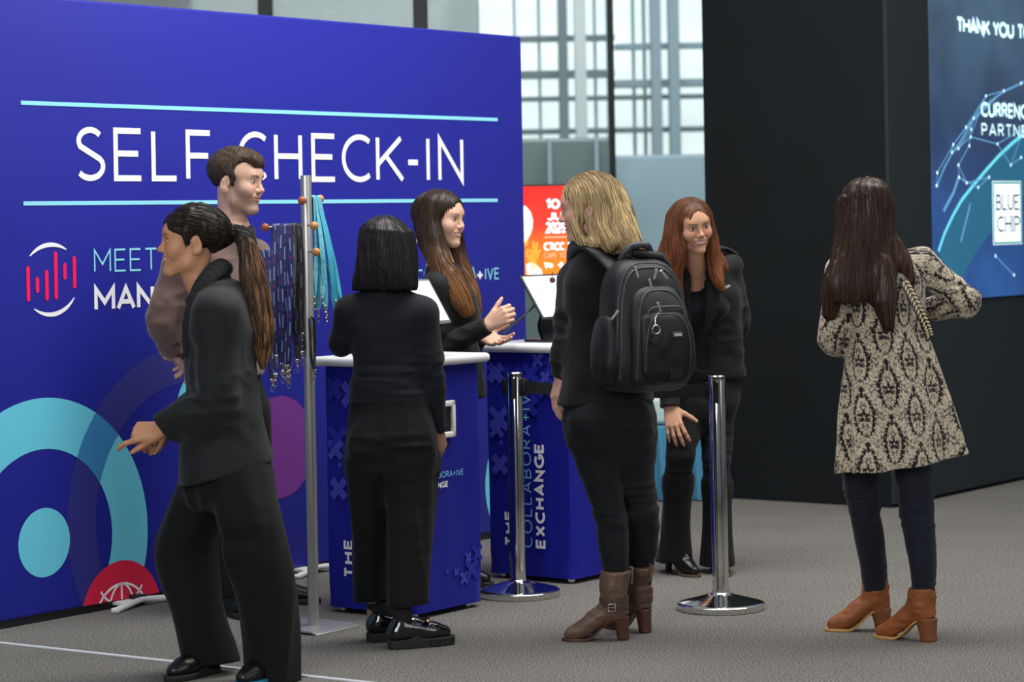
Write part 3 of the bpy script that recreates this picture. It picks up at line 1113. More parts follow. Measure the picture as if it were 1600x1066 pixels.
    MB().box(OR + UX * fx + ZX * fz + VX * .001, (.066, .004, .055), (UX, VX, ZX)).build('printer_slot', blackp, root)
    return root, ctr


C1, C2 = on_floor(650, 970), on_floor(897, 914)
cnt1, ctr1 = counter(C1, 'blue cloth covered counter with white top behind the woman with the black bob', 1)
cnt2, ctr2 = counter(C2, 'blue cloth covered counter reading EXCHANGE behind the left chrome post', 2)

# ---- tablets on tilted stands
graph = mat('graphite_metal', '#3a3f44', rough=.35, metal=.8)


def tablet(p_top, p_bot, wid, base_c, label, screen_m, bez_m, seed):
    """p_top/p_bot: the near side edge of the tablet (upper and lower end); wid: along UX."""
    a, b_ = Vector(p_top), Vector(p_bot)
    root = empty('tablet_kiosk', (base_c.x, base_c.y, CH), label, 'tablet')
    dn = (b_ - a)
    L_ = dn.length
    dn = dn.normalized()
    nr = UX.cross(dn).normalized()
    if nr.dot(VX) < 0:
        nr = -nr
    c = (a + b_) / 2 + UX * wid / 2
    MB().box(c, (wid / 2, L_ / 2, .005), (UX, dn, nr), bevel=.004, seg=3).build('tablet', bez_m, root, smooth=40)
    MB().box(c + nr * .0056, (wid / 2 - .011, L_ / 2 - .011, .0006), (UX, dn, nr)).build('screen', screen_m, root)
    MB().box(base_c + ZX * .006 + ZX * CH, (.10, .075, .006), (UX, VX, ZX), bevel=.004).build('base', graph, root)
    bk = c - nr * .02 + dn * L_ * .18
    lo = base_c + ZX * (CH + .012)
    mb = MB()
    hw_ = .055
    rows = []
    for t in (0, .25, .5, .75, 1):
        p = lo + (bk - lo) * t - VX * .03 * math.sin(math.pi * t)
        rows.append([p - UX * hw_ * (1 - .2 * t), p + UX * hw_ * (1 - .2 * t)])
    for r_ in list(rows)[::-1]:
        rows.append([r_[0] - VX * .012 - ZX * .004, r_[1] - VX * .012 - ZX * .004])
    rows.append(rows[0])
    mb.grid(rows)
    bmesh.ops.recalc_face_normals(mb.bm, faces=mb.bm.faces[:])
    mb.build('arm', graph, root, smooth=50)
    MB().tube([bk - UX * .05, bk + UX * .05], .012, 12).build('hinge', graph, root, smooth=50)
    return root, c, dn, nr


scr_w = mat('tablet_white_screen', '#dfe9ea', rough=.2, emit='#eaf3f2', estr=.72)
scr_b = mat('tablet_pale_screen', '#d5dde0', rough=.15, emit='#d9e4e8', estr=.55)  # pale grey-white lit screen of the left tablet
Y2 = ctr2.y
tk2, tc2, td2, tn2 = tablet(W(811, 431, Y2 - .02), W(848, 500, Y2 - .12), .30, ctr2 - UX * .01 + VX * -.02, 'white lit tablet on a graphite stand on the right counter', scr_w, blackp, 1)
Y1 = ctr1.y
tk1, tc1, td1, tn1 = tablet(W(616, 439, Y1 - .26), W(652, 508, Y1 - .34), .215, ctr1 + UX * .02, 'white lit tablet on the left counter beside the woman with the black bob', scr_b, mat('silver_bezel', '#9aa0a5', rough=.35, metal=.6), 2)
wc = empty('webcam', tc2 + tn2 * .02, 'small round black webcam hanging in front of the white tablet', 'webcam')
wp = W(863, 438, (tc2).y - .06)
MB().ball(wp, .0135, (1, .6, 1)).build('camera_head', blackp, wc, smooth=60)
MB().lathe(wp + Vector((0, -.009, 0)), [(.007, 0), (.006, .002)], n=16, axis=Vector((0, -1, 0))).build('lens', mat('red_lens', '#7a2b3c', rough=.2), wc, smooth=40)
MB().tube([wp + ZX * .01, wp + ZX * .028, wp + Vector((.003, .03, .035))], .0022, 8).build('cord', blackp, wc, smooth=60)
pc = MB()
pc.tube([W(776, 532, Y2 - .30), W(785, 522, Y2 - .26)], .0026, 8).tube([W(785, 522, Y2 - .26), W(817, 495, Y2 - .10)], .0058, 10).tube([W(817, 495, Y2 - .10), W(835, 478, Y2 - .04)], .0045, 8)
o_ = pc.build('black_cable', blackp, smooth=60)
tag(o_, 'stiff black cable running from the right counter up to its tablet', 'cable')
wcab = MB().tube([W(523, 557, ctr1.y - .1), W(527, 552, ctr1.y - .1), W(532, 545, ctr1.y - .09), W(540, 541, ctr1.y - .08), W(552, 543, ctr1.y - .05), W(566, 556, ctr1.y)], .0038, 8).build('white_cable', white_metal, smooth=60)
tag(wcab, 'white cable lying on the left counter top behind the bob haired woman', 'cable')

# ================================================================ STANCHIONS AND BELT
def stanchion(p, label):
    root = empty('stanchion', (p.x, p.y, 0), label, 'barrier post', 'chrome queue posts')
    prof = [(.160, 0), (.172, .001), (.174, .004), (.174, .024), (.170, .028), (.155, .032), (.10, .046), (.06, .057), (.040, .064), (.036, .068), (.036, .075)]
    MB().lathe(p, prof, n=72).build('base', chrome, root, smooth=35)
    MB().lathe(p, [(.150, -.0), (.150, .0015)], n=48).build('rubber_ring', blackp, root)
    MB().lathe(p, [(.033, .06), (.033, .905), (.0315, .912), (.0315, .914), (.033, .916), (.033, .928), (.030, .932), (.0, .933)], n=48).build('post', chrome, root, smooth=35)
    for k in range(4):
        a = TH + math.pi / 4 + k * math.pi / 2
        d = Vector((math.cos(a), math.sin(a), 0))
        t_ = Vector((-d.y, d.x, 0))
        MB().box(p + d * .032 + ZX * .865, (.004, .0085, .043), (d, t_, ZX), bevel=.003).build('belt_slot', blackp, root)
    return root


S1 = on_floor(810, 931)
S2 = on_floor(1126.5, 952)
st1 = stanchion(S1, 'chrome barrier post standing in front of the counter reading EXCHANGE')
st2 = stanchion(S2, 'chrome barrier post standing in front of the woman with auburn hair')
bd = (S2 - S1).normalized()
bn = Vector((-bd.y, bd.x, 0))
belt = empty('retractable_belt', (S1 + S2) / 2 + ZX * .87, 'black retractable belt stretched between the two chrome posts', 'belt')
rows = []
for zz in (.895, .845):
    rows.append([S1 + bd * .05 + (S2 - S1 - bd * .09) * (i / 24) + ZX * (zz - .012 * math.sin(math.pi * i / 24)) for i in range(25)])
mb = MB()
mb.grid([[p + bn * .001 for p in rows[0]], [p + bn * .001 for p in rows[1]], [p - bn * .001 for p in rows[1]], [p - bn * .001 for p in rows[0]], [p + bn * .001 for p in rows[0]]])
mb.build('webbing', mat('black_webbing', '#101216', rough=.7), belt, smooth=60)
MB().box(S1 + bd * .044 + ZX * .87, (.012, .014, .036), (bd, bn, ZX), bevel=.005).build('end_clip', blackp, belt, smooth=40)
MB().box(S1 - bd * .044 + ZX * .872, (.012, .014, .034), (bd, bn, ZX), bevel=.005).build('end_clip', blackp, belt, smooth=40)
MB().box(S2 - bd * .040 + ZX * .87, (.008, .012, .034), (bd, bn, ZX), bevel=.004).build('end_clip', blackp, belt, smooth=40)

# ================================================================ LANYARD STAND
PS = on_floor(490.5, 983)
std = empty('lanyard_stand', (PS.x, PS.y, 0), 'silver peg stand with wooden ball ends standing left of the first counter', 'stand')
mb = MB()
mb.box(PS - VX * .035 + ZX * .011, (.125, .125, .005), (VX, UX, ZX), bevel=.003)
mb.box(PS + VX * .108 + ZX * .006, (.020, .125, .005), ((VX - ZX * .3).normalized(), UX, (ZX + VX * .3).normalized()), bevel=.003)
mb.build('base_plate', silver, std, smooth=40)
MB().lathe(PS, [(.0215, .012), (.0215, 1.745), (.0200, 1.752), (.0, 1.752)], n=36).build('pole', silver, std, smooth=40)
wood = mat('turned_beech', '#c98a52', rough=.45, var=.12, vscale=30, stretch=(1, 1, 4))
wood2 = mat('turned_reddish_beech', '#9a5238', rough=.45, var=.12, vscale=30)
PEG = {}
YPz = PS.y
for key, px, py, dd, wm in (('f1', 472, 313.5, -.14, wood2), ('b1', 500, 311, .14, wood), ('l2', 414.5, 355.5, -.03, wood2), ('r2', 491, 353, -.13, wood),
                            ('l3', 381, 397, -.05, wood2), ('r3', 494, 394, -.12, wood)):
    e = W(px, py, YPz + dd)
    c = Vector((PS.x, PS.y, e.z + .004))
    PEG[key] = (c, e)
    MB().tube([c, e], .0052, 10).build('peg', silver, std, smooth=60)
    k_ = MB()
    k_.ball(e, .0165, (1, 1, 1))
    k_.build('ball', wm, std, smooth=60)


def lanyard_material(name, base, dark, ink_c, dot_c):
    m = bpy.data.materials.new(name)
    m.use_nodes = True
    nt = m.node_tree
    N, Lk = nt.nodes, nt.links
    b = N['Principled BSDF']
    b.inputs['Roughness'].default_value = .42
    b.inputs['Sheen Weight'].default_value = .3
    at = N.new('ShaderNodeAttribute')
    at.attribute_name = 'PUV'
    sp = N.new('ShaderNodeSeparateXYZ')
    Lk.new(at.outputs['Vector'], sp.inputs[0])

    def M(op, a, c=None):
        n = N.new('ShaderNodeMath')
        n.operation = op
        for i, v in enumerate((a, c)):
            if v is None: continue
            if isinstance(v, (int, float)): n.inputs[i].default_value = v
            else: Lk.new(v, n.inputs[i])
        return n.outputs[0]
    x, y = sp.outputs['X'], sp.outputs['Y']
    f = M('FRACT', M('DIVIDE', x, .098))
    word = M('MULTIPLY', M('LESS_THAN', f, .52), M('LESS_THAN', M('ABSOLUTE', y), .13))
    ch = M('GREATER_THAN', M('FRACT', M('DIVIDE', x, .0062)), .34)
    word = M('MULTIPLY', word, ch)
    dx = M('MULTIPLY', M('SUBTRACT', f, .76), .098 / .018)
    rr = M('SQRT', M('ADD', M('MULTIPLY', dx, dx), M('MULTIPLY', y, y)))
    dot = M('MULTIPLY', M('LESS_THAN', rr, .36), M('GREATER_THAN', rr, .20))
    mx = N.new('ShaderNodeMix')
    mx.data_type = 'RGBA'
    mx.inputs['A'].default_value = lin(base) + (1,)
    mx.inputs['B'].default_value = lin(ink_c) + (1,)
    Lk.new(word, mx.inputs['Factor'])
    m2 = N.new('ShaderNodeMix')
    m2.data_type = 'RGBA'
    Lk.new(mx.outputs['Result'], m2.inputs['A'])
    m2.inputs['B'].default_value = lin(dot_c) + (1,)
    Lk.new(dot, m2.inputs['Factor'])
    Lk.new(m2.outputs['Result'], b.inputs['Base Color'])
    return m


lan_navy = lanyard_material('navy_lanyard_ribbon', '#17246a', '#0d1430', '#a5aed2', '#6a2a5c')
lan_black = lanyard_material('black_lanyard_ribbon', '#10131c', '#0d1430', '#6d7386', '#3a2444')
lan_cyan = lanyard_material('turquoise_lanyard_ribbon', '#2fa6c4', '#1d7f9c', '#3c9ab8', '#2b8fae')
lan_pale = lanyard_material('pale_turquoise_lanyard_ribbon', '#6fcadb', '#1d7f9c', '#4aa6bd', '#3a9ab6')
clip_m = mat('shiny_nickel', '#dcd0c8', rough=.18, metal=1.0)


def lanyard(top, pd, length, sway, m, label, group, seed, twist=0.0, wid=.019):
    """strap looped over a peg at point top; pd: peg direction; sway: horizontal offset of the lower end."""
    rnd = random.Random(seed)
    root = empty('lanyard', top, label, 'lanyard', group)
    pd = Vector(pd).normalized()
    pr = Vector((0, 0, 1)).cross(pd).normalized()
    lo = top + Vector(sway) - ZX * length
    spr = rnd.uniform(.006, .022)
    path = []
    n = 18
    ph = rnd.uniform(0, 6)
    for side in (1, -1):
        leg = []
        for i in range(n):
            t = i / (n - 1)
            p = top * (1 - t) + lo * t
            bow = math.sin(math.pi * min(1, t * 1.02)) * spr * side
            p = p + pr * (bow + .0075 * side * (1 - t) ** 4) + pd * (.006 * math.sin(t * 5 + ph + side))
            leg.append((p, t))
        path.append(leg)
    full = path[0][::-1] + [(top + ZX * .008, 0)] + path[1]
    V_, Fq, UV = [], [], []
    s_ = 0
    for i, (p, t) in enumerate(full):
        if i: s_ += (p - full[i - 1][0]).length
        tg = (full[min(i + 1, len(full) - 1)][0] - full[max(i - 1, 0)][0]).normalized()
        ang = twist * t * (1 if i < n else -1) + .25 * math.sin(3 * t + ph) * t
        wv = (pd * math.cos(ang) + pr * math.sin(ang))
        wv = (wv - tg * wv.dot(tg)).normalized()
        th_ = tg.cross(wv).normalized() * .0006
        w_ = wid / 2 * (1 - .35 * max(0, t - .93) / .07)
        for a, b_ in ((-1, 1), (1, 1), (1, -1), (-1, -1)):
            V_.append(p + wv * w_ * a + th_ * b_)
            UV.append((s_ + ph, a * .5, 0))
    k = len(full)
    for i in range(k - 1):
        for j in range(4):
            Fq.append((i * 4 + j, i * 4 + (j + 1) % 4, i * 4 + 4 + (j + 1) % 4, i * 4 + 4 + j))
    mesh_np('strap', [tuple(v) for v in V_], Fq, m, root, smooth=False, uvs=UV)
    mb = MB()
    mb.box(lo - ZX * .004, (.0085, .0035, .008), (pd, pr, ZX), bevel=.002)
    mb.tube([lo - ZX * .012, lo - ZX * .022], .0035, 8)
    q = [lo - ZX * .022 + (pd * math.cos(a) * .0065 + ZX * (math.sin(a) * .013 - .013)) for a in [2 * math.pi * i / 14 + math.pi / 2 for i in range(14)]]
    mb.tube(q + [q[0]], .0019, 6, caps=False)
    mb.ball(lo - ZX * .023, .0048, (1, 1, .8), 8)
    mb.build('clip', clip_m, root, smooth=50)
    return root


rl_ = random.Random(11)
c_, e_ = PEG['l2']
dp = (e_ - c_).normalized()
LP = (e_ - c_).length
Llen = [.50, .56, .53, .47, .58, .55, .45, .52, .49, .42]
for i in range(10):
    t = .80 - .066 * i
    lanyard(c_ + dp * LP * t + ZX * .004, dp, Llen[i], (rl_.uniform(-.012, .02), -.015, 0), lan_navy if i < 7 else lan_black,
            'navy printed lanyard in the bunch hanging from the upper left peg' if i < 7 else 'black printed lanyard hanging close to the silver pole',
            'navy lanyards on the upper peg' if i < 7 else 'black lanyards beside the pole', 20 + i, twist=rl_.uniform(-.8, .8))
c_, e_ = PEG['l3']
dp = (e_ - c_).normalized()
LP = (e_ - c_).length
for i, (px, ln, sw) in enumerate(((411, .47, .075), (419, .40, .03), (449, .46, .0), (445, .44, .006), (417, .49, .03))):
    t = (W(px, 397, c_.y).x - c_.x) / (e_.x - c_.x)
    lanyard(c_ + dp * LP * t + ZX * .004, dp, ln, (sw * .6, -.02, 0), lan_navy, 'navy printed lanyard hanging from the lower left peg' , 'navy lanyards on the lower peg', 60 + i, twist=rl_.uniform(-.5, .9))
c_, e_ = PEG['b1']
dp = (e_ - c_).normalized()
LP = (e_ - c_).length
for i in range(9):
    t = .45 + .055 * i
    lanyard(c_ + dp * LP * t + ZX * .004, dp, .40 + rl_.uniform(-.03, .05), (rl_.uniform(.0, .085), rl_.uniform(-.03, .02), 0), lan_cyan if i % 2 else lan_pale,
            'pale turquoise ribbon lanyard hanging behind the silver pole' if i % 2 == 0 else 'deep turquoise ribbon lanyard hanging behind the silver pole',
            'pale turquoise lanyards' if i % 2 == 0 else 'deep turquoise lanyards', 90 + i, twist=1.1 + rl_.uniform(-.5, .5))
lanyard(Vector((PS.x + .012, PS.y - .022, 1.20)), VX, .20, (0.01, -.004, 0), lan_black, 'single black lanyard dangling in front of the silver pole', None, 140, wid=.012)

# ================================================================ BODIES: smooth distance-field modelling
def A3(v):
    return np.array([v[0], v[1], v[2]], dtype=np.float64)


def unit(v):
    v = A3(v)
    return v / max(np.linalg.norm(v), 1e-9)


def smin(a, b, k):
    if k <= 0:
        return np.minimum(a, b)
    h = np.maximum(k - np.abs(a - b), 0) / k
    return np.minimum(a, b) - h * h * k * 0.25


def smax(a, b, k):
    return -smin(-a, -b, k)


def _hash(i, j, k):
    h = (i * 374761393 + j * 668265263 + k * 2147483647 + 1013904223) & 0xFFFFFFFF
    h = ((h ^ (h >> 13)) * 1274126177) & 0xFFFFFFFF
    return ((h ^ (h >> 16)) & 0xFFFF) / 65535.0


def vnoise(x, y, z):
    """smooth value noise, -1..1."""
    xi, yi, zi = np.floor(x).astype(np.int64), np.floor(y).astype(np.int64), np.floor(z).astype(np.int64)
    fx, fy, fz = x - xi, y - yi, z - zi
    ux, uy, uz = fx * fx * (3 - 2 * fx), fy * fy * (3 - 2 * fy), fz * fz * (3 - 2 * fz)
    r = 0
    for a in (0, 1):
        wa = ux if a else 1 - ux
        for b in (0, 1):
            wb = uy if b else 1 - uy
            for c in (0, 1):
                wc_ = uz if c else 1 - uz
                r = r + wa * wb * wc_ * _hash(xi + a, yi + b, zi + c)
    return r * 2 - 1


def spline(pts, n):
    """Catmull-Rom through rows of an array, n samples per span."""
    P = np.asarray(pts, dtype=float)
    if len(P) < 3:
        t = np.linspace(0, 1, n + 1)[:, None]
        return P[0] * (1 - t) + P[-1] * t
    Q = np.vstack([2 * P[0] - P[1], P, 2 * P[-1] - P[-2]])
    out = []
    for i in range(1, len(Q) - 2):
        p0, p1, p2, p3 = Q[i - 1], Q[i], Q[i + 1], Q[i + 2]
        for t in np.linspace(0, 1, n, endpoint=False):
            out.append(.5 * ((2 * p1) + (p2 - p0) * t + (2 * p0 - 5 * p1 + 4 * p2 - p3) * t * t + (3 * p1 - p0 - 3 * p2 + p3) * t ** 3))
    out.append(P[-1])
    return np.array(out)


class Sdf:
    def __init__(s):
        s.pr = []
        s.dis = []

    def add(s, lo, hi, fn, op='u', k=.01):
        s.pr.append((A3(lo), A3(hi), fn, op, k))
        return s

    def cap(s, a, b, ra, rb=None, k=.01, op='u', flat=None, fr=1.0):
        """tapered capsule; flat: direction whose extent is scaled by fr."""
        a, b = A3(a), A3(b)
        rb = ra if rb is None else rb
        ba = b - a
        L2 = max(float(ba @ ba), 1e-12)
        fd = unit(flat) if flat is not None else None
        R = max(ra, rb) * max(1.0, fr)

        def fn(P):
            pa = P - a
            t = np.clip((pa @ ba) / L2, 0, 1)
            q = pa - t[..., None] * ba
            if fd is not None:
                w = q @ fd
                q = q + ((1 / fr - 1) * w)[..., None] * fd
            r = ra + (rb - ra) * t
            d = np.sqrt((q * q).sum(-1)) - r
            return d * min(1.0, fr) if fd is not None else d
        return s.add(np.minimum(a, b) - R, np.maximum(a, b) + R, fn, op, k)

    def chain(s, pts, rad, k=.01, op='u', n=4, flat=None, fr=1.0):
        """smooth tapering tube through pts."""
        P = np.array([list(A3(p)) + [r] for p, r in zip(pts, rad)])
        Q = spline(P, n)
        a, b = Q[:-1], Q[1:]
        fd = unit(flat) if flat is not None else None
        R = Q[:, 3].max() * max(1.0, fr)

        def fn(X):
            d = None
            for i in range(len(a)):
                ba = b[i, :3] - a[i, :3]
                L2 = max(float(ba @ ba), 1e-12)
                pa = X - a[i, :3]
                t = np.clip((pa @ ba) / L2, 0, 1)
                q = pa - t[..., None] * ba
                if fd is not None:
                    w = q @ fd
                    q = q + ((1 / fr - 1) * w)[..., None] * fd
                e = np.sqrt((q * q).sum(-1)) - (a[i, 3] + (b[i, 3] - a[i, 3]) * t)
                d = e if d is None else np.minimum(d, e)
            return d * min(1.0, fr) if fd is not None else d
        return s.add(Q[:, :3].min(0) - R, Q[:, :3].max(0) + R, fn, op, k)

    def ell(s, c, r, M=None, k=.01, op='u'):
        c, r = A3(c), A3(r)
        M = np.eye(3) if M is None else np.asarray(M)      # columns are the axes
        R = r.max()

        def fn(P):
            q = (P - c) @ M
            k0 = np.sqrt(((q / r) ** 2).sum(-1))
            k1 = np.sqrt(((q / (r * r)) ** 2).sum(-1))
            return k0 * (k0 - 1) / np.maximum(k1, 1e-9)
        return s.add(c - R, c + R, fn, op, k)

    def rbox(s, c, h, M=None, rr=.01, k=.01, op='u'):
        c, h = A3(c), A3(h)
        M = np.eye(3) if M is None else np.asarray(M)
        R = float(np.linalg.norm(h))

        def fn(P):
            q = np.abs((P - c) @ M) - (h - rr)
            return np.sqrt((np.maximum(q, 0) ** 2).sum(-1)) + np.minimum(q.max(-1), 0) - rr
        return s.add(c - R, c + R, fn, op, k)

    def cut(s, pt, nrm, rad, k=.004):
        """remove what lies on the nrm side of a plane, near pt."""
        pt, nrm = A3(pt), unit(nrm)

        def fn(P):
            q = P - pt
            h = q @ nrm
            side = np.sqrt(np.maximum((q * q).sum(-1) - h * h, 0)) - rad
            return np.maximum(np.maximum(-h, side), h - rad)
        return s.add(pt - rad * 1.5, pt + rad * 1.5, fn, 's', k)

    def loft(s, secs, k=.02, op='u', axis=(0, 0, 1), xdir=(1, 0, 0), capr=.01, fold=None, n=8):
        """secs: rows (centre xyz, rx, ry, yaw, power) stacked along axis."""
        A = unit(axis)
        X0 = A3(xdir) - A * float(A3(xdir) @ A)
        X0 = X0 / np.linalg.norm(X0)
        Y0 = np.cross(A, X0)
        T = []
        for c, rx, ry, yaw, pw in secs:
            c = A3(c)
            T.append([float(c @ A), float(c @ X0), float(c @ Y0), rx, ry, yaw, pw])
        T = sorted(T, key=lambda r: r[0])
        Q = spline(np.array(T), n)
        zs = Q[:, 0]
        zs = np.maximum.accumulate(zs)
        zlo, zhi = zs[0], zs[-1]
        R = max(Q[:, 3].max(), Q[:, 4].max())
        cs = np.array([A * q[0] + X0 * q[1] + Y0 * q[2] for q in Q])

        def fn(P):
            z = P @ A
            g = [np.interp(z, zs, Q[:, i]) for i in range(1, 7)]
            x, y = P @ X0 - g[0], P @ Y0 - g[1]
            ca, sa = np.cos(g[4]), np.sin(g[4])
            u, v = x * ca + y * sa, -x * sa + y * ca
            rx, ry = g[2], g[3]
            if fold is not None:
                f = fold(np.arctan2(v / ry, u / rx), z)
                rx, ry = rx + f, ry + f
            k0 = ((np.abs(u) / rx) ** g[5] + (np.abs(v) / ry) ** g[5]) ** (1 / g[5])
            ln = np.sqrt(u * u + v * v)
            d = np.where(k0 > 1e-3, ln * (1 - 1 / np.maximum(k0, 1e-3)), -np.minimum(rx, ry))
            d = np.maximum(d, -np.minimum(rx, ry))
            return smax(d, np.maximum(zlo - z, z - zhi), capr)
        return s.add(cs.min(0) - R, cs.max(0) + R, fn, op, k)

    def noise(s, amp, sx, sy, sz, seed=0.0, lo=None, hi=None, M=None, ridged=False):
        """wrinkles: noise with the given feature sizes (m) along the axes M."""
        s.dis.append((amp, (sx, sy, sz), seed, lo, hi, np.eye(3) if M is None else np.asarray(M), ridged))
        return s

    def grid(s, res, fine=()):
        lo = np.min([p[0] for p in s.pr if p[3] == 'u'], 0) - .02
        hi = np.max([p[1] for p in s.pr if p[3] == 'u'], 0) + .02
        ax = []
        for i in range(3):
            x = lo[i]
            out = [x]
            while x < hi[i]:
                st = res
                for fl, fh, fr_ in fine:
                    if fl[i] - .004 <= x <= fh[i]:
                        st = min(st, fr_)
                    elif x < fl[i] < x + st:
                        st = max(min(st, fl[i] - x + 1e-4), fr_)
                x += st
                out.append(x)
            ax.append(np.array(out))
        s.ax = ax
        D = np.full([len(a) for a in ax], 1.0, dtype=np.float32)
        for l, h, fn, op, k in s.pr:
            m = max(k, .0) + 2.5 * res
            sl = []
            for i in range(3):
                i0 = max(np.searchsorted(ax[i], l[i] - m) - 1, 0)
                i1 = min(np.searchsorted(ax[i], h[i] + m) + 1, len(ax[i]))
                sl.append(slice(i0, i1))
            if any(q.start >= q.stop for q in sl):
                continue
            P = np.stack(np.meshgrid(*[ax[i][sl[i]] for i in range(3)], indexing='ij'), -1)
            d = fn(P).astype(np.float32)
            C = D[tuple(sl)]
            if op == 'u':
                D[tuple(sl)] = smin(C, d, k)
            elif op == 's':
                D[tuple(sl)] = smax(C, -d, k)
            elif op == 'i':
                D[tuple(sl)] = smax(C, d, k)
        if s.dis:
            I = np.argwhere(np.abs(D) < .035)
            P = np.stack([ax[i][I[:, i]] for i in range(3)], -1)
            e = np.zeros(len(P))
            for amp, sz, seed, lo_, hi_, M, rid in s.dis:
                q = (P @ M) / np.array(sz) + seed * 17.13
                v = vnoise(q[:, 0], q[:, 1], q[:, 2])
                if rid:
                    v = 1 - 2 * np.abs(v)
                if lo_ is not None:
                    lo_, hi_ = A3(lo_), A3(hi_)
                    g = np.ones(len(P))
                    for i in range(3):
                        mid, hw = (lo_[i] + hi_[i]) / 2, (hi_[i] - lo_[i]) / 2
                        g = g * np.clip((hw - np.abs(P[:, i] - mid)) / (.3 * hw) + .001, 0, 1)
                    v = v * g
                e -= amp * v
            D[tuple(I.T)] += e.astype(np.float32)
        s.D = D
        return s

    def mesh(s, smooth=1):
        D, ax = s.D, s.ax
        I = (D < 0)
        u = I.view(np.uint8)
        c = np.zeros([n - 1 for n in D.shape], dtype=np.uint8)
        for a in (0, 1):
            for b in (0, 1):
                for d in (0, 1):
                    c += u[a:u.shape[0] - 1 + a, b:u.shape[1] - 1 + b, d:u.shape[2] - 1 + d]
        act = (c > 0) & (c < 8)
        idx = np.argwhere(act)
        mp = np.full(c.shape, -1, dtype=np.int32)
        mp[act] = np.arange(len(idx))
        acc = np.zeros((len(idx), 3))
        cnt = np.zeros(len(idx))
        cor = {}
        for a in (0, 1):
            for b in (0, 1):
                for d in (0, 1):
                    cor[a, b, d] = D[idx[:, 0] + a, idx[:, 1] + b, idx[:, 2] + d].astype(np.float64)
        for i in range(3):
            o = [j for j in range(3) if j != i]
            for p in (0, 1):
                for q in (0, 1):
                    k0, k1 = [0, 0, 0], [0, 0, 0]
                    k0[o[0]] = k1[o[0]] = p
                    k0[o[1]] = k1[o[1]] = q
                    k1[i] = 1
                    d0, d1 = cor[tuple(k0)], cor[tuple(k1)]
                    m = (d0 < 0) != (d1 < 0)
                    t = np.where(m, d0 / np.where(m, d0 - d1, 1), 0)
                    pos = np.zeros((len(idx), 3))
                    for j in range(3):
                        x0 = ax[j][idx[:, j] + k0[j]]
                        x1 = ax[j][idx[:, j] + k1[j]]
                        pos[:, j] = x0 + (x1 - x0) * t
                    acc += pos * m[:, None]
                    cnt += m
        V = acc / np.maximum(cnt, 1)[:, None]
        quads = []
        for i in range(3):
            o = [(i + 1) % 3, (i + 2) % 3]
            s0 = [slice(None)] * 3
            s1 = [slice(None)] * 3
            s0[i] = slice(0, -1)
            s1[i] = slice(1, None)
            A_, B_ = I[tuple(s0)], I[tuple(s1)]
            e = np.argwhere(A_ != B_)
            ok = (e[:, o[0]] > 0) & (e[:, o[0]] < D.shape[o[0]] - 1) & (e[:, o[1]] > 0) & (e[:, o[1]] < D.shape[o[1]] - 1)
            e = e[ok]
            ins = A_[tuple(e.T)]
            q = []
            for da, db in ((-1, -1), (0, -1), (0, 0), (-1, 0)):
                f = e.copy()
                f[:, o[0]] += da
                f[:, o[1]] += db
                q.append(mp[tuple(f.T)])
            q = np.stack(q, 1)
            q[~ins] = q[~ins][:, ::-1]
            quads.append(q)
        Fq = np.vstack(quads)
        if smooth:
            n = len(V)
            E = np.vstack([Fq[:, [0, 1]], Fq[:, [1, 2]], Fq[:, [2, 3]], Fq[:, [3, 0]]])
            E = np.vstack([E, E[:, ::-1]])
            deg = np.bincount(E[:, 0], minlength=n)
            for it in range(smooth):
                for lam in (.5, -.45):
                    av = np.stack([np.bincount(E[:, 0], weights=V[E[:, 1], j], minlength=n) for j in range(3)], 1) / np.maximum(deg, 1)[:, None]
                    V = V + lam * (av - V)
        s.V, s.F = V, Fq
        return V, Fq

    def sample(s, P):
        """trilinear value and gradient of the field at points P."""
        ax, D = s.ax, s.D
        ix, w = [], []
        for i in range(3):
            j = np.clip(np.searchsorted(ax[i], P[:, i]) - 1, 0, len(ax[i]) - 2)
            st = ax[i][j + 1] - ax[i][j]
            ix.append(j)
            w.append((np.clip((P[:, i] - ax[i][j]) / st, 0, 1), st))
        v = 0
        g = np.zeros_like(P)
        for a in (0, 1):
            for b in (0, 1):
                for c in (0, 1):
                    d = D[ix[0] + a, ix[1] + b, ix[2] + c]
                    wa = [w[0][0] if a else 1 - w[0][0], w[1][0] if b else 1 - w[1][0], w[2][0] if c else 1 - w[2][0]]
                    v = v + d * wa[0] * wa[1] * wa[2]
                    g[:, 0] += d * (1 if a else -1) / w[0][1] * wa[1] * wa[2]
                    g[:, 1] += d * (1 if b else -1) / w[1][1] * wa[0] * wa[2]
                    g[:, 2] += d * (1 if c else -1) / w[2][1] * wa[0] * wa[1]
        return v, g

    def build(s, name, m, parent, res, fine=(), smooth=1, cols=None, uvs=None):
        s.grid(res, fine)
        V, Fq = s.mesh(smooth)
        return mesh_np(name, V, Fq, m, parent, True, cols(V) if cols else None, uvs(V) if uvs else None)


def frame(fwd, upv=(0, 0, 1)):
    """columns: right-hand side of the person, forward, up."""
    f = unit(fwd)
    r = unit(np.cross(f, A3(upv)))
    u = np.cross(r, f)
    return np.stack([r, f, u], 1)


def yawdir(deg, pitch=0):
    """0 = away from the camera (+Y), 90 = to the right (+X), 180 = towards the camera."""
    a, p = math.radians(deg), math.radians(pitch)
    return np.array([math.sin(a) * math.cos(p), math.cos(a) * math.cos(p), math.sin(p)])


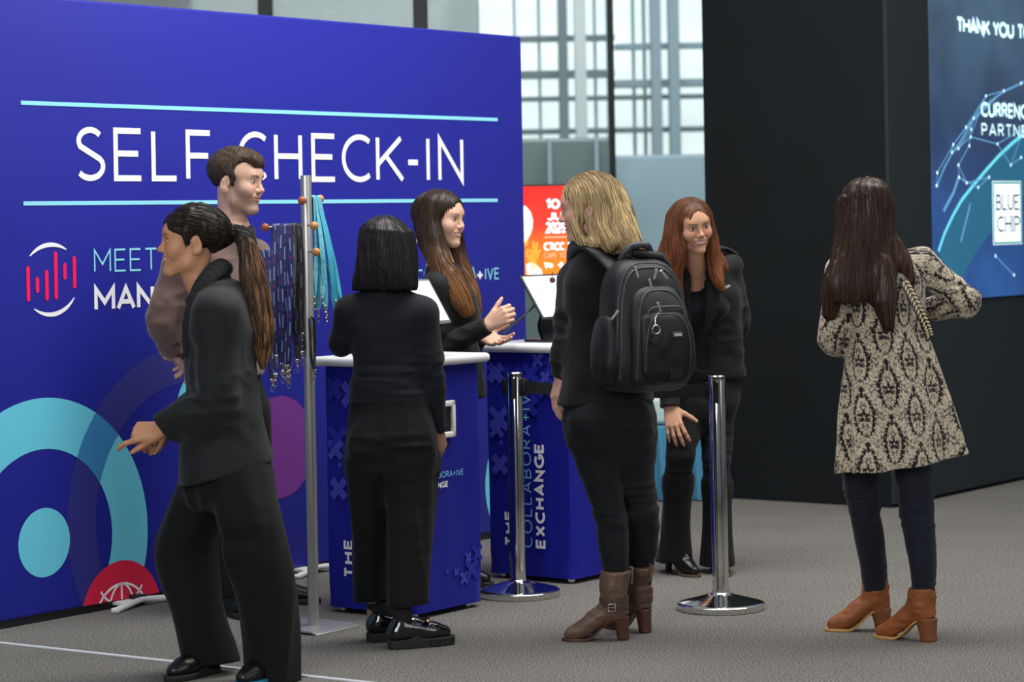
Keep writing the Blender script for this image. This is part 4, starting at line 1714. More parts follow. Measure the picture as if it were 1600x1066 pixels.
# ---------------------------------------------------------------- head with a face
class Head:
    """O: point between the ears at eye height; R: frame; s: scale (1 = 0.23 m head)."""
    def __init__(s, O, fwd, upv=(0, 0, 1), sc=1.0, male=False, smile=1.0, nose=1.0, mouth_open=0.3, jaw=1.0):
        s.O, s.R, s.sc, s.male, s.smile, s.nose, s.mo, s.jaw = A3(O), frame(fwd, upv), sc, male, smile, nose, mouth_open, jaw

    def p(s, x, y, z):
        return s.O + s.R @ (np.array([x, y, z]) * s.sc)

    def local(s, V):
        return ((V - s.O) @ s.R) / s.sc

    def e(s, S, c, r, k=.01, op='u', rot=None):
        M = s.R if rot is None else s.R @ rot
        S.ell(s.p(*c), np.array(r) * s.sc, M, k * s.sc, op)

    def c(s, S, a, b, ra, rb=None, k=.01, op='u', flat=None, fr=1.0):
        S.cap(s.p(*a), s.p(*b), ra * s.sc, (ra if rb is None else rb) * s.sc, k * s.sc, op, None if flat is None else s.R @ np.array(flat, float), fr)

    def shape(s, S, ears=True):
        m = s.male
        j = s.jaw
        s.e(S, (0, -.016, .038), (.0745, .0965, .0795))
        s.e(S, (0, .024, .018), (.0655, .064, .072), k=.03)                       # forehead and temples
        s.e(S, (0, .026, -.040), (.0585 * j, .055, .070 if m else .067), k=.02)    # face
        for x in (-1, 1):
            s.c(S, (x * .054 * j, -.012, -.040), (x * .047 * j, .010, -.078), .014, .013, k=.03)
            if m:
                s.c(S, (x * .047 * j, .010, -.078), (x * .016, .060, -.106), .0135, .013, k=.02)    # jaw line
            else:
                s.c(S, (x * .043 * j, .010, -.074), (x * .010, .060, -.1015), .0130, .0115, k=.025)
            s.e(S, (x * .040, .055, -.026), (.024, .024, .022), k=.025)           # cheeks
            s.e(S, (x * .0385 , .062, -.040), (.014, .014, .016), k=.02) if s.smile > .5 else None
        s.e(S, (0, .0685, -.103 if m else -.0995), (.021 if m else .0145, .017, .0155 if m else .0145), k=.026)      # chin
        s.c(S, (-.030, .070, .024), (.030, .070, .024), .011 + (.003 if m else 0), k=.024)       # brow ridge
        s.e(S, (0, .066, -.060), (.028, .020, .024), k=.02)                       # mouth mound
        for x in (-1, 1):
            s.e(S, (x * .0315, .0885, .0005), (.0165, .013, .0105), k=.012, op='s')   # eye hollows
            s.e(S, (x * .0315, .0715, .0005), (.0145, .0125, .0112), k=.003)          # eye balls under the lids
            rt = np.array(Matrix.Rotation(math.radians(-x * 6), 3, 'Y'))
            s.c(S, (x * .0185, .0805, .0030), (x * .0440, .0735, .0035), .0032, .0026, k=.004)   # upper lid
            s.c(S, (x * .0200, .0795, -.0070), (x * .0425, .0735, -.0055), .0024, .0022, k=.005) # lower lid
        n = s.nose
        s.c(S, (0, .079, .014), (0, .0955 + .004 * (n - 1), -.024), .0062, .0075, k=.012)
        s.e(S, (0, .097 + .007 * (n - 1), -.0315), (.0098, .0112 * n, .0088), k=.010)
        for x in (-1, 1):
            s.e(S, (x * .0108, .0885, -.0345), (.0070, .0095, .0066), k=.006)
            s.e(S, (x * .0060, .0955, -.0405), (.0032, .0048, .0025), k=.003, op='s')
        # lips
        w = .0225 + .0068 * s.smile
        up_ = .0065 * s.smile
        op_ = .0028 * s.mo
        for x in (-1, 1):
            s.c(S, (0, .0866, -.0570 + op_), (x * w * .55, .0832, -.0570 + op_ + up_ * .25), .0050, .0044, k=.004)
            s.c(S, (x * w * .55, .0832, -.0570 + op_ + up_ * .25), (x * w, .0735 - .004 * s.smile, -.0615 + up_), .0044, .0022, k=.004)
            s.c(S, (0, .0846, -.0680 - op_), (x * w * .5, .0812, -.0665 - op_ + up_ * .3), .0058, .0048, k=.004)
            s.c(S, (x * w * .5, .0812, -.0665 - op_ + up_ * .3), (x * w * .95, .0735 - .004 * s.smile, -.0618 + up_), .0048, .0020, k=.004)
            if s.smile > .4:
                s.c(S, (x * .022, .0835, -.036), (x * (w + .010), .0700, -.058), .0006, .0006, k=.009, op='s')   # smile line
        q = [(x, .0875 - abs(x / w) ** 2 * .0150, -.0622 + up_ * (x / w) ** 2) for x in (-w * .98, -w * .55, 0, w * .55, w * .98)]
        for a, b in zip(q[:-1], q[1:]):
            s.c(S, a, b, .0014 + .0022 * s.mo, k=.003, op='s')
        if s.mo > .25:
            for x in (-1, 1):
                s.c(S, (0, .0815, -.0595), (x * w * .62, .0760, -.0590 + up_ * .4), .0042, .0036, k=.001)       # teeth
        if ears:
            for x in (-1, 1):
                rt = np.array(Matrix.Rotation(math.radians(x * 22), 3, 'Z') @ Matrix.Rotation(math.radians(-14), 3, 'X'))
                c0 = (x * .0765, -.014, -.012)
                s.e(S, c0, (.0065, .0185, .0310), k=.006, rot=rt)
                s.e(S, (x * .0745, -.010, -.036), (.0055, .0095, .0105), k=.008)
                s.e(S, (x * .0835, -.0135, -.006), (.0052, .0115, .0200), k=.004, op='s', rot=rt)
                s.e(S, (x * .0800, -.006, -.014), (.0050, .0075, .0090), k=.004, op='s')
                s.c(S, (x * .0785, .0005, -.010), (x * .0775, .0010, -.018), .0038, k=.004)
                s.c(S, (x * .0815, -.0185, .004), (x * .0795, -.0155, -.020), .0030, k=.004)

    def neck(s, S, base, r0=.052, r1=.058):
        S.chain([s.p(0, -.022, -.045), s.p(0, -.020, -.105), (A3(base) + s.p(0, -.02, -.13)) / 2, base], [r0 * s.sc, r0 * .97 * s.sc, r1 * s.sc, r1 * 1.25 * s.sc], k=.02, n=3)

    def paint(s, V, skin, lip, brow, iris=(.06, .035, .02), beard=None, blush=None, lid=None, teeth=True):
        """colours of the skin itself: lips, brows, eyes, teeth, stubble."""
        L = s.local(V)
        x, y, z = L[:, 0], L[:, 1], L[:, 2]
        C = np.tile(np.array(skin), (len(V), 1))
        near = (np.abs(x) < .11) & (y > .0) & (np.abs(z) < .16)

        def mixc(mask, col):
            m = np.clip(mask, 0, 1)[:, None] * near[:, None]
            C[:] = C * (1 - m) + np.array(col) * m

        def sstep(a, b, v):
            t = np.clip((v - a) / (b - a), 0, 1)
            return t * t * (3 - 2 * t)
        ax_ = np.abs(x)
        if blush is not None:
            mixc(.55 * np.exp(-((ax_ - .042) / .018) ** 2 - ((z + .028) / .018) ** 2) * sstep(.03, .05, y), blush)
            mixc(.45 * np.exp(-(x / .012) ** 2 - ((z + .032) / .012) ** 2) * sstep(.085, .10, y), blush)
        if beard is not None:
            n = vnoise(V[:, 0] * 420, V[:, 1] * 420, V[:, 2] * 420) * .25 + .75
            jaw = sstep(-.040, -.062, z - .45 * np.maximum(0, ax_ - .03) + .2 * np.maximum(0, .04 - y)) * sstep(-.03, -.005, y) * sstep(-.135, -.118, z)
            side = sstep(.050, .058, ax_) * sstep(.03, .012, z) * sstep(-.02, .0, y) * sstep(.050, .028, y) * sstep(-.13, -.11, z)
            mus = np.exp(-((z + .0475) / .0055) ** 2) * sstep(.030, .022, ax_) * sstep(.07, .08, y)
            mixc(np.clip(np.maximum(np.maximum(jaw, side), mus * .8), 0, 1) * .62 * n, beard)
        w = .0225 + .0068 * s.smile
        up_ = .0065 * s.smile
        op_ = .0028 * s.mo
        zm = -.0622 + up_ * np.clip(ax_ / w, 0, 1.1) ** 2
        t = np.clip(1 - (ax_ / (w * 1.02)) ** 2, 0, 1)
        lp = (z < zm + (.0092 + op_) * t ** .7 + .0004) & (z > zm - (.0118 + op_) * t ** .6 - .0004) & (ax_ < w * 1.02) & (y > .055)
        mixc(lp.astype(float) * .85, lip)
        ml = (np.abs(z - zm) < (.0012 + .0036 * s.mo) * t ** .5) & (ax_ < w * .96) & (y > .05)
        if s.mo > .25 and teeth:
            mixc(ml.astype(float), (.10, .03, .03))
            th = (z > zm - .0046 * s.mo * 1.0) & (z < zm + (.0046 * s.mo + .001) * t ** .5) & (ax_ < w * .80) & (y > .05)
            mixc(th.astype(float), (.80, .76, .70))
        else:
            mixc(ml.astype(float) * .9, (lip[0] * .35, lip[1] * .3, lip[2] * .3))
        # eyes: almond, white, iris, pupil, lashes
        ex, ez = ax_ - .0315, z - .0000
        rx = .0128 if s.male else .0140
        narrow = 1 - .28 * s.smile
        upper = (.0060 if s.male else .0074) * narrow * np.clip(1 - (ex / rx) ** 2, 0, 1) ** .7
        lower = -.0052 * narrow * np.clip(1 - (ex / rx) ** 2, 0, 1) ** .8
        eye = (np.abs(ex) < rx) & (ez < upper) & (ez > lower) & (y > .05)
        if lid is not None:
            mixc(np.exp(-(ex / .017) ** 2 - ((z - .0065) / .006) ** 2) * .6 * (y > .05), lid)
        mixc(eye.astype(float), (.62, .58, .55))
        gx = ex - getattr(s, 'gaze', 0.0) * np.sign(x)
        rr = np.sqrt(gx ** 2 + (ez - .0004) ** 2)
        mixc((eye & (rr < .0058)).astype(float), iris)
        mixc((eye & (rr < .0026)).astype(float), (.004, .004, .004))
        lash = (np.abs(ex) < rx * 1.06) & (np.abs(ez - upper - .0006) < .0015) & (y > .05)
        mixc(lash.astype(float) * .92, (.012, .009, .008))
        lash = (np.abs(ex) < rx * .95) & (np.abs(ez - lower + .0003) < .0007) & (y > .05)
        mixc(lash.astype(float) * .5, (.04, .025, .02))
        # brows
        bx = (ax_ - .0125) / .037
        bz = .0195 + .0055 * np.sin(np.clip(bx, 0, 1) * 2.3) - .002
        th = (.0026 if not s.male else .0042) * (1 - .55 * np.clip(bx, 0, 1)) + .0004
        bm = (bx > 0) & (bx < 1) & (np.abs(z - bz) < th) & (y > .03)
        mixc(bm.astype(float) * (.85 if s.male else .7), brow)
        return C


# ---------------------------------------------------------------- hand with five fingers
def hand(S, wrist, fwd, palm, side, sc=1.0, curl=(25, 30, 20), thumb=(35, 20), spread=4, curls=None, wr=.026, thumb_out=.8):
    """fwd: wrist to knuckles, palm: normal out of the palm, side: +1 if thumb lies towards cross(palm, fwd)."""
    w = A3(wrist)
    f = unit(fwd)
    n = A3(palm) - f * float(A3(palm) @ f)
    n = unit(n)
    l = np.cross(n, f) * side                      # towards the thumb
    q = lambda a, b, c: w + (f * a + l * b + n * c) * sc
    kn = [(.088, .030, -.001), (.092, .010, -.004), (.088, -.010, -.003), (.080, -.028, 0)]
    for i, (a, b, c) in enumerate(kn):
        S.cap(q(.0, b * .45, 0), q(a, b, c), .0150 * sc, .0112 * sc, k=.012 * sc)
    S.ell(q(.050, .002, .004), np.array([.042, .034, .0125]) * sc, np.stack([f, l, n], 1), k=.012 * sc)
    S.ell(q(.034, .024, .008), np.array([.030, .015, .013]) * sc, np.stack([f, l, n], 1), k=.012 * sc)
    LEN = [(.041, .025, .021), (.046, .029, .022), (.042, .027, .022), (.033, .021, .020)]
    RAD = [(.0098, .0088, .0082, .0068), (.0100, .0090, .0083, .0068), (.0096, .0087, .0080, .0066), (.0086, .0077, .0072, .0060)]
    for i in range(4):
        cu = curls[i] if curls else curl
        a, b, c = kn[i]
        p = q(a, b, c)
        sp_ = math.radians(spread * (1.5 - i))
        base = f * math.cos(sp_) + l * math.sin(sp_)
        ang = 0
        for j in range(3):
            ang += math.radians(cu[j])
            d = base * math.cos(ang) + n * math.sin(ang)
            p2 = p + d * LEN[i][j] * sc
            S.cap(p, p2, RAD[i][j] * sc, RAD[i][j + 1] * sc, k=.0045 * sc)
            p = p2
    to = thumb_out
    d = unit(f * (1 - .45 * to) + l * to * .85 + n * .25)
    p0 = q(.018, .018, .006)
    p1 = p0 + d * .044 * sc
    S.cap(p0, p1, .0155 * sc, .0118 * sc, k=.012 * sc)
    a1, a2 = math.radians(thumb[0]), math.radians(thumb[1])
    ax2 = unit(f * .8 - l * .3 + n * .35)
    d1 = unit(d * math.cos(a1) + ax2 * math.sin(a1))
    p2 = p1 + d1 * .034 * sc
    S.cap(p1, p2, .0112 * sc, .0098 * sc, k=.005 * sc)
    d2 = unit(d1 * math.cos(a2) + ax2 * math.sin(a2))
    p3 = p2 + d2 * .027 * sc
    S.cap(p2, p3, .0100 * sc, .0076 * sc, k=.004 * sc)
    return q


# ---------------------------------------------------------------- hair: a body of hair, and locks combed over it
def locks(name, S, m, parent, N, comb, length, width, seed, zmax=None, zmin=None, off=(-.001, .003), start=None, col=None, nstep=14, sides=3, keep=None):
    """S: a meshed hair field. comb(P) -> wanted direction. Locks run over the surface, then hang on."""
    rng = np.random.default_rng(seed)
    V = S.V
    if keep is not None:
        V = V[keep(V)]
    if zmax is not None:
        V = V[V[:, 2] < zmax]
    if zmin is not None:
        V = V[V[:, 2] > zmin]
    P = V[rng.integers(0, len(V), N)] + rng.normal(0, .002, (N, 3))
    L = rng.uniform(length[0], length[1], N)
    ofs = rng.uniform(off[0], off[1], N)
    wd_ = rng.uniform(width[0], width[1], N)
    path = np.zeros((nstep, N, 3))
    nor = np.zeros((nstep, N, 3))
    T = np.zeros((nstep, N, 3))
    rnd = rng.normal(0, .055, (N, 3))
    for i in range(nstep):
        v, g = S.sample(P)
        g = g / np.maximum(np.linalg.norm(g, axis=1, keepdims=True), 1e-6)
        ok = np.abs(v) < .03
        P = np.where(ok[:, None], P - g * (v - ofs * np.sin(np.pi * min(1, (i + .6) / nstep)))[:, None], P)
        d = comb(P) + rnd
        d = np.where(ok[:, None], d - g * (d * g).sum(1, keepdims=True), d)
        d /= np.maximum(np.linalg.norm(d, axis=1, keepdims=True), 1e-6)
        path[i], nor[i], T[i] = P, g, d
        P = P + d * (L / nstep)[:, None]
    Vs, Fs, Cs = [], [], []
    base = 0
    b = np.cross(T, nor)
    b /= np.maximum(np.linalg.norm(b, axis=2, keepdims=True), 1e-6)
    tt = np.linspace(0, 1, nstep)
    taper = (np.minimum(1, tt / .18 + .15) * np.minimum(1, (1 - tt) / .45 + .08))[:, None] * wd_[None, :]
    rings = []
    for k in range(sides):
        a = 2 * math.pi * k / sides
        rings.append(path + b * (np.cos(a) * taper)[..., None] + nor * (np.sin(a) * taper * .45)[..., None])
    X = np.stack(rings, 2)                       # step, lock, side, xyz
    X = X.transpose(1, 0, 2, 3).reshape(-1, 3)
    i0 = np.arange(N)[:, None, None] * (nstep * sides) + np.arange(nstep - 1)[None, :, None] * sides
    k = np.arange(sides)[None, None, :]
    q = np.stack([i0 + k, i0 + (k + 1) % sides, i0 + sides + (k + 1) % sides, i0 + sides + k], -1).reshape(-1, 4)
    c = None
    if col is not None:
        rv = np.repeat(rng.random(N), nstep * sides)
        c = col(X, rv)
    return mesh_np(name, X, q, m, parent, True, c)


def hair_mat(name, rough=.38):
    m = mat(name, '#201510', rough=rough, spec=.25, attr='Col', coat=.0)
    return m

# ================================================================ CLOTHES, SHOES, SHARED MATERIALS
skin_m = mat('skin', '#c08a70', rough=.48, spec=.4, attr='Col', bump=.05, bscale=900)
sk_ = skin_m.node_tree.nodes['Principled BSDF']
sk_.inputs['Subsurface Weight'].default_value = .12
sk_.inputs['Subsurface Radius'].default_value = (1.0, .35, .2)
sk_.inputs['Subsurface Scale'].default_value = .012
blk_knit = mat('black_navy_jersey', '#0f121b', rough=.78, spec=.25, sheen=.08, bump=.15, bscale=700)
blk_wool = mat('black_trouser_cloth', '#0b0b0d', rough=.82, spec=.25, sheen=.05, bump=.18, bscale=700)
blk_suit = mat('black_blazer_cloth', '#0d0f12', rough=.72, spec=.3, sheen=.08, bump=.15, bscale=800)
char_tweed = mat('charcoal_tweed', '#151416', rough=.85, spec=.2, sheen=.1, bump=.5, bscale=420, var=.28, vscale=300)
blk_denim = mat('black_denim', '#0c0e13', rough=.8, spec=.25, sheen=.06, bump=.25, bscale=600)
navy_denim = mat('dark_indigo_denim', '#151a26', rough=.8, spec=.25, sheen=.1, bump=.25, bscale=600, var=.12, vscale=14)
brown_knit = mat('taupe_brown_sweater', '#6b5550', rough=.9, spec=.15, sheen=.35, bump=.5, bscale=420, var=.08, vscale=200)
wlk_suit = mat('dark_green_grey_blazer_cloth', '#14191c', rough=.75, spec=.3, sheen=.08, bump=.2, bscale=700)
blk_shirt = mat('black_shirt_cotton', '#0f1113', rough=.7, spec=.3, sheen=.15)
patent = mat('black_patent_leather', '#08090b', rough=.10, spec=.6, coat=.6)
leather_b = mat('black_leather', '#0d0d0e', rough=.32, spec=.5)
rubber = mat('dark_rubber_sole', '#1d1a18', rough=.7)
boot_br = mat('taupe_brown_boot_leather', '#5b4638', rough=.48, spec=.45, var=.22, vscale=18, bump=.2, bscale=120)
boot_hl = mat('stacked_brown_heel', '#4a2a1c', rough=.45, var=.2, vscale=40, stretch=(1, 1, 8))
tan_l = mat('tan_boot_leather', '#8a4e27', rough=.5, spec=.4, var=.14, vscale=16, bump=.15, bscale=140)
tan_heel = mat('stacked_tan_heel', '#7a4522', rough=.5, var=.18, vscale=40, stretch=(1, 1, 9))
welt_m = mat('pale_tan_welt', '#b98f55', rough=.6)
sock_m = mat('black_sock_knit', '#0c0c0f', rough=.9)
nickel = mat('brushed_nickel', '#b8b2aa', rough=.3, metal=1.0)
gold = mat('pale_gold_metal', '#d8b894', rough=.2, metal=1.0)


def rdir(a):
    a = math.radians(a)
    return np.array([math.cos(a), -math.sin(a), 0.0])


class Body:
    """One person: root empty, pixel based joints at the person's own depth."""
    def __init__(s, Y, foot_px, label, facing):
        s.Y = Y
        b = W(foot_px[0], foot_px[1], Y)
        s.root = empty('person', (b.x, b.y, 0), label, 'person')
        s.a = facing
        s.f = yawdir(facing)
        s.r = rdir(facing)
        s.S = Sdf()

    def J(s, px, py, dy=0.0):
        return A3(W(px, py, s.Y + dy))

    def sec(s, px, py, rx, ry, dy=0.0, a=None, pw=2.2):
        return (s.J(px, py, dy), rx, ry, -math.radians(s.a if a is None else a), pw)


def limb_noise(S, lo, hi, amp=.0045, size=(.05, .05, .10), seed=1.0, M=None):
    S.noise(amp, size[0], size[1], size[2], seed, lo, hi, M)


def shoe(name, P, f, m_up, m_sole, parent, L=.255, w=.042, sole_h=.022, chunky=False, high=.062, open_top=True, label=None):
    """low shoe: P floor point under the heel's back end, f toe direction."""
    f = unit((f[0], f[1], 0))
    l = np.cross((0, 0, 1), f)
    P = A3(P)
    q = lambda a, b, c: P + f * a + l * b + np.array([0, 0, c])
    yaw = math.atan2(l[1], l[0])
    S = Sdf()
    S.chain([q(.035, 0, sole_h + .024), q(.10, 0, sole_h + .020), q(.17, .002, sole_h + .018), q(L - .045, .002, sole_h + .012)], [.033, .033, .040, .030], k=.01, flat=(0, 0, 1), fr=.9)
    S.chain([q(.038, 0, sole_h + .03), q(.052, 0, sole_h + high)], [.034, .031], k=.02)
    S.cap(q(.10, 0, sole_h + .035), q(.17, 0, sole_h + .022), .034, .030, k=.02)
    S.cap(q(.060, 0, sole_h + high * .62), q(.125, 0, sole_h + .040), .036, .032, k=.02)
    S.cut(q(.055, 0, sole_h + high), (-.25, 0, 1) if not open_top else np.array([0, 0, 1.]) + f * .35, .10)
    S.rbox(P + np.array([0, 0, sole_h - .05]), (.6, .6, .05), rr=.001, k=.003, op='s')
    up_ = S.build(name, m_up, parent, .0045)
    if label:
        up_['label'] = label
    S2 = Sdf()
    for c, rx, ry in ((q(.058, 0, 0), w * .84, .058), (q(L - .085, .003, 0), w * 1.06, .086)):
        S2.loft([(c + np.array([0, 0, .0]), rx * .97, ry * .98, yaw, 2.2), (c + np.array([0, 0, sole_h]), rx, ry, yaw, 2.2)], k=.05, capr=.004)
    S2.rbox(P + np.array([0, 0, -.05]), (.6, .6, .05), rr=.001, k=.001, op='s')
    if chunky:
        for i in range(13):
            t = .012 + i * (L - .02) / 12
            for sg in (1, -1):
                c = q(t, sg * (w + .006), .010)
                S2.rbox(c, (.013, .0042, .011), np.stack([l, f, np.array([0, 0, 1.])], 1), rr=.001, k=.001, op='s')
    S2.build('sole', m_sole, parent, .003 if chunky else .004)
    return q


def heeled_boot(P, f, ankle, top, m_up, m_heel, m_welt, parent, heel=.07, L=.235, r_an=.044, r_top=.050, hw=.026, shaft_mid=None, block=True, name='boot'):
    """P floor point under the heel's back end; ankle, top: points up the leg."""
    f = unit((f[0], f[1], 0))
    l = np.cross((0, 0, 1), f)
    P = A3(P)
    q = lambda a, b, c: P + f * a + l * b + np.array([0, 0, c])
    yaw = math.atan2(l[1], l[0])
    S = Sdf()
    S.chain([q(L - .028, 0, .026), q(L - .075, 0, .040), q(.115, 0, heel * .55 + .045), q(.062, 0, heel + .045)], [.022, .034, .038, .040], k=.02, n=4)
    S.chain([q(.040, 0, heel + .022), q(.050, 0, heel + .06), ankle] + ([shaft_mid] if shaft_mid is not None else []) + [top], [.034, .040, r_an] + ([(r_an + r_top) / 2] if shaft_mid is not None else []) + [r_top], k=.03, n=4)
    t = unit(A3(top) - A3(ankle))
    S.cut(top, t + np.array([0, 0, 3.0]), r_top * 1.8)
    # underside: rises from the ball to the heel
    a_, b_ = q(L - .075, 0, .009), q(.045, 0, heel + .002)
    sl = unit(b_ - a_)
    S.cut((a_ + b_) / 2, -np.cross(sl, l) if np.cross(sl, l)[2] > 0 else np.cross(sl, l), .16)
    S.rbox(P + np.array([0, 0, -.045]), (.6, .6, .05), rr=.001, k=.003, op='s')
    S.noise(.0025, .03, .03, .014, 3)
    b = S.build(name, m_up, parent, .004)
    S2 = Sdf()
    S2.loft([(q(hw + .002, 0, .0), hw, hw * .92, yaw, 2.6), (q(hw + .006, 0, heel * .5), hw * 1.05, hw * 1.02, yaw, 2.5), (q(hw + .012, 0, heel + .016), hw * 1.28, hw * 1.35, yaw, 2.2)], k=.002, capr=.003)
    S2.build('heel', m_heel, b, .004)
    rows = []
    for i in range(33):
        t = i / 32
        a_ = (L + .004) * (1 - t) + .004 * t
        w_ = np.interp(t, [0, .02, .07, .16, .30, .45, .60, .78, .90, .97, 1], [.002, .013, .024, .034, .039, .034, .028, .031, .032, .022, .004])
        u_ = np.clip((t - .36) / .44, 0, 1)
        h_ = .001 + (heel + .003) * u_ * u_ * (3 - 2 * u_)
        rows.append([Vector(q(a_, -w_, h_)), Vector(q(a_, -w_ - .002, h_ + .004)), Vector(q(a_, -w_, h_ + .009)), Vector(q(a_, w_, h_ + .009)), Vector(q(a_, w_ + .002, h_ + .004)), Vector(q(a_, w_, h_)), Vector(q(a_, -w_, h_))])
    mb = MB().grid(rows)
    bmesh.ops.remove_doubles(mb.bm, verts=mb.bm.verts[:], dist=1e-6)
    bmesh.ops.recalc_face_normals(mb.bm, faces=mb.bm.faces[:])
    mb.build('welt', m_welt, b, smooth=60)
    return b, q

# ================================================================ WOMAN WITH THE BLACK BOB, seen from behind
def woman_bob():
    B = Body(9.28, (620, 1008), 'person with a chin-length black bob, navy black top and wide black trousers, seen from behind', 18)
    J, r, f, root = B.J, B.r, B.f, B.root
    skin = (.36, .19, .12)
    hd = Head(J(605, 392), yawdir(28, -6), sc=.98, jaw=.94)
    S = B.S
    hd.shape(S, ears=False)
    hd.neck(S, J(603, 462, .02))
    shL, shR = J(548, 487), J(660, 489, -.03)
    elL, wrL = J(533, 540, .05), J(560, 522, .27)
    elR, wrR = J(676, 583, -.03), J(684, 668, .05)
    S.loft([B.sec(604, 620, .12, .08), B.sec(604, 540, .125, .085), B.sec(603, 490, .13, .08), B.sec(603, 465, .06, .05)], k=.03)
    S.loft([B.sec(610, 700, .155, .10), B.sec(606, 640, .145, .095), B.sec(604, 600, .13, .09)], k=.03)
    for a, b, c in ((shL, elL, wrL), (shR, elR, wrR)):
        S.chain([a, b, c], [.045, .036, .026], k=.02)
    hpL, hpR = J(580, 690), J(637, 690, -.02)
    anL, anR = J(588, 948, .06), J(628, 952, -.08)
    S.chain([hpL, J(584, 800, .03), anL, J(588, 985, .06)], [.075, .05, .036, .036], k=.02)
    S.chain([hpR, J(636, 800, -.05), anR, J(628, 990, -.08)], [.075, .05, .037, .037], k=.02)
    hand(S, wrR, J(688, 700, .06) - wrR, (-.6, .5, 0), 1, sc=.92, curl=(30, 40, 25))
    hand(S, wrL, (.5, .8, .1), (0, 0, -1), 1, sc=.92, curl=(20, 30, 20))
    lo, hi = wrR - .09, wrR + .09
    S.build('body', skin_m, root, .009, [(lo - (0, 0, .04), hi, .003)], cols=lambda V: hd.paint(V, skin, (.3, .1, .08), (.02, .015, .012)))
    # jersey top, ruched at the waist
    T = Sdf()
    T.loft([B.sec(608, 628, .153, .112), B.sec(606, 600, .140, .108), B.sec(606, 570, .128, .104), B.sec(605, 540, .134, .106), B.sec(604, 510, .152, .108),
            B.sec(604, 486, .150, .098), B.sec(603, 468, .118, .075), B.sec(603, 455, .070, .06)], k=.03, capr=.006)
    for a, b, c, e in ((shL, elL, wrL, J(603, 462)), (shR, elR, wrR, J(603, 462))):
        T.cap(e, a, .046, .052, k=.05)
        T.chain([a, (a * .5 + b * .5), b, c], [.057, .052, .044, .031], k=.035)
    T.noise(.0055, .16, .16, .017, 2, J(520, 632, -.3), J(690, 555, .3))
    T.noise(.0035, .10, .10, .030, 5, J(520, 560, -.3), J(690, 470, .3))
    T.noise(.0040, .05, .05, .022, 7, elR - (.1, .1, .10), elR + (.1, .1, .09))
    T.noise(.0045, .20, .20, .024, 12, J(520, 634, -.3), J(690, 545, .3), ridged=True)
    T.noise(.0040, .09, .09, .035, 13, elR - (.1, .1, .12), elR + (.1, .1, .12), ridged=True)
    T.build('top', blk_knit, root, .005)
    cuff = MB().tube([Vector(wrR) + Vector((-.001, -.002, .012)), Vector(wrR) + Vector((.001, 0, -.003))], .033, 20)
    cuff.build('cuff', blk_knit, root, smooth=60)
    # wide cropped trousers
    P = Sdf()
    P.loft([B.sec(611, 735, .172, .122), B.sec(611, 700, .174, .128), B.sec(610, 665, .164, .125), B.sec(608, 632, .150, .112), B.sec(607, 615, .142, .105)], k=.03, capr=.008)
    for px in (580, 640):
        P.ell(J(px, 690, -.075), (.075, .06, .085), k=.05)
    P.loft([B.sec(583, 936, .060, .080, .06), B.sec(582, 850, .066, .085, .05), B.sec(580, 780, .075, .095, .03), B.sec(578, 715, .088, .112)], k=.03, capr=.006)
    P.loft([B.sec(639, 942, .070, .085, -.08), B.sec(641, 850, .078, .092, -.06), B.sec(643, 780, .086, .102, -.04), B.sec(642, 715, .095, .115, -.02)], k=.03, capr=.006)
    P.cap(J(609, 735, -.14), J(604, 700, -.16), .006, .006, k=.02, op='s')
    P.noise(.0055, .05, .05, .25, 4)
    P.noise(.006, .16, .12, .022, 9, J(520, 740, -.3), J(700, 655, .3))
    P.noise(.0035, .09, .09, .030, 6, J(520, 900, -.3), J(700, 760, .3))
    P.noise(.0065, .075, .075, .42, 14, ridged=True)
    P.noise(.006, .20, .16, .040, 15, J(520, 750, -.3), J(700, 660, .3), ridged=True)
    pants = P.build('trousers', blk_wool, root, .0055)
    # socks and chunky loafers
    for k, (an, dy, px0, py0, px1, py1) in enumerate(((anL, .06, 572, 1003, 640, 1000), (anR, -.08, 606, 1015, 688, 1008))):
        fl_ = on_floor(px0, py0)
        ft = unit(A3(on_floor(px1, py1)) - A3(fl_))
        S_ = Sdf()
        l0 = A3(fl_) + ft * .06
        S_.chain([J(an[0] * 0 + (589 if k == 0 else 627), 953 if k else 946, dy), l0 + (0, 0, .115), l0 + (0, 0, .06)], [.040, .035, .026], k=.01)
        S_.build('sock', sock_m, root, .005)
        q = shoe('loafer', fl_, ft, patent, rubber, root, L=.262, w=.043, sole_h=.034, chunky=True, high=.070)
        mb = MB()
        mb.box(Vector(q(.150, 0, .094)), (.006, .026, .004), (Vector(ft), Vector(np.cross((0, 0, 1), ft)), Vector((0, 0, 1))), bevel=.003)
        mb.tube([Vector(q(.150, -.022, .098)), Vector(q(.157, -.008, .103)), Vector(q(.150, .008, .101)), Vector(q(.144, .022, .098))], .0042, 8)
        mb.build('metal_bit', gold, root, smooth=50)
    # bob
    Hs = Sdf()
    hd.e(Hs, (0, -.020, .040), (.094, .112, .093))
    yw = -math.radians(24)
    O = hd.O
    c = lambda px, py, dy=0.0: J(px, py, dy)
    Hs.loft([(c(601, 453, -.02), .124, .085, yw, 2.4), (c(602, 440, -.02), .121, .095, yw, 2.4), (c(604, 420, -.02), .114, .105, yw, 2.3), (c(605, 390, -.015), .106, .112, yw, 2.1), (c(606, 360, -.01), .092, .105, yw, 2.0)], k=.02, capr=.012)
    hd.e(Hs, (0, .115, -.05), (.062, .075, .13), op='s', k=.02)
    Hs.rbox(hd.p(0, .06, -.155), (.075, .07, .055), hd.R, rr=.02, k=.02, op='s')
    Hs.noise(.0035, .014, .014, .30, 3)
    hm = hair_mat('black_hair', .36)
    colf = lambda X, rv: np.stack([.010 + .010 * rv, .0085 + .008 * rv, .010 + .009 * rv], 1)
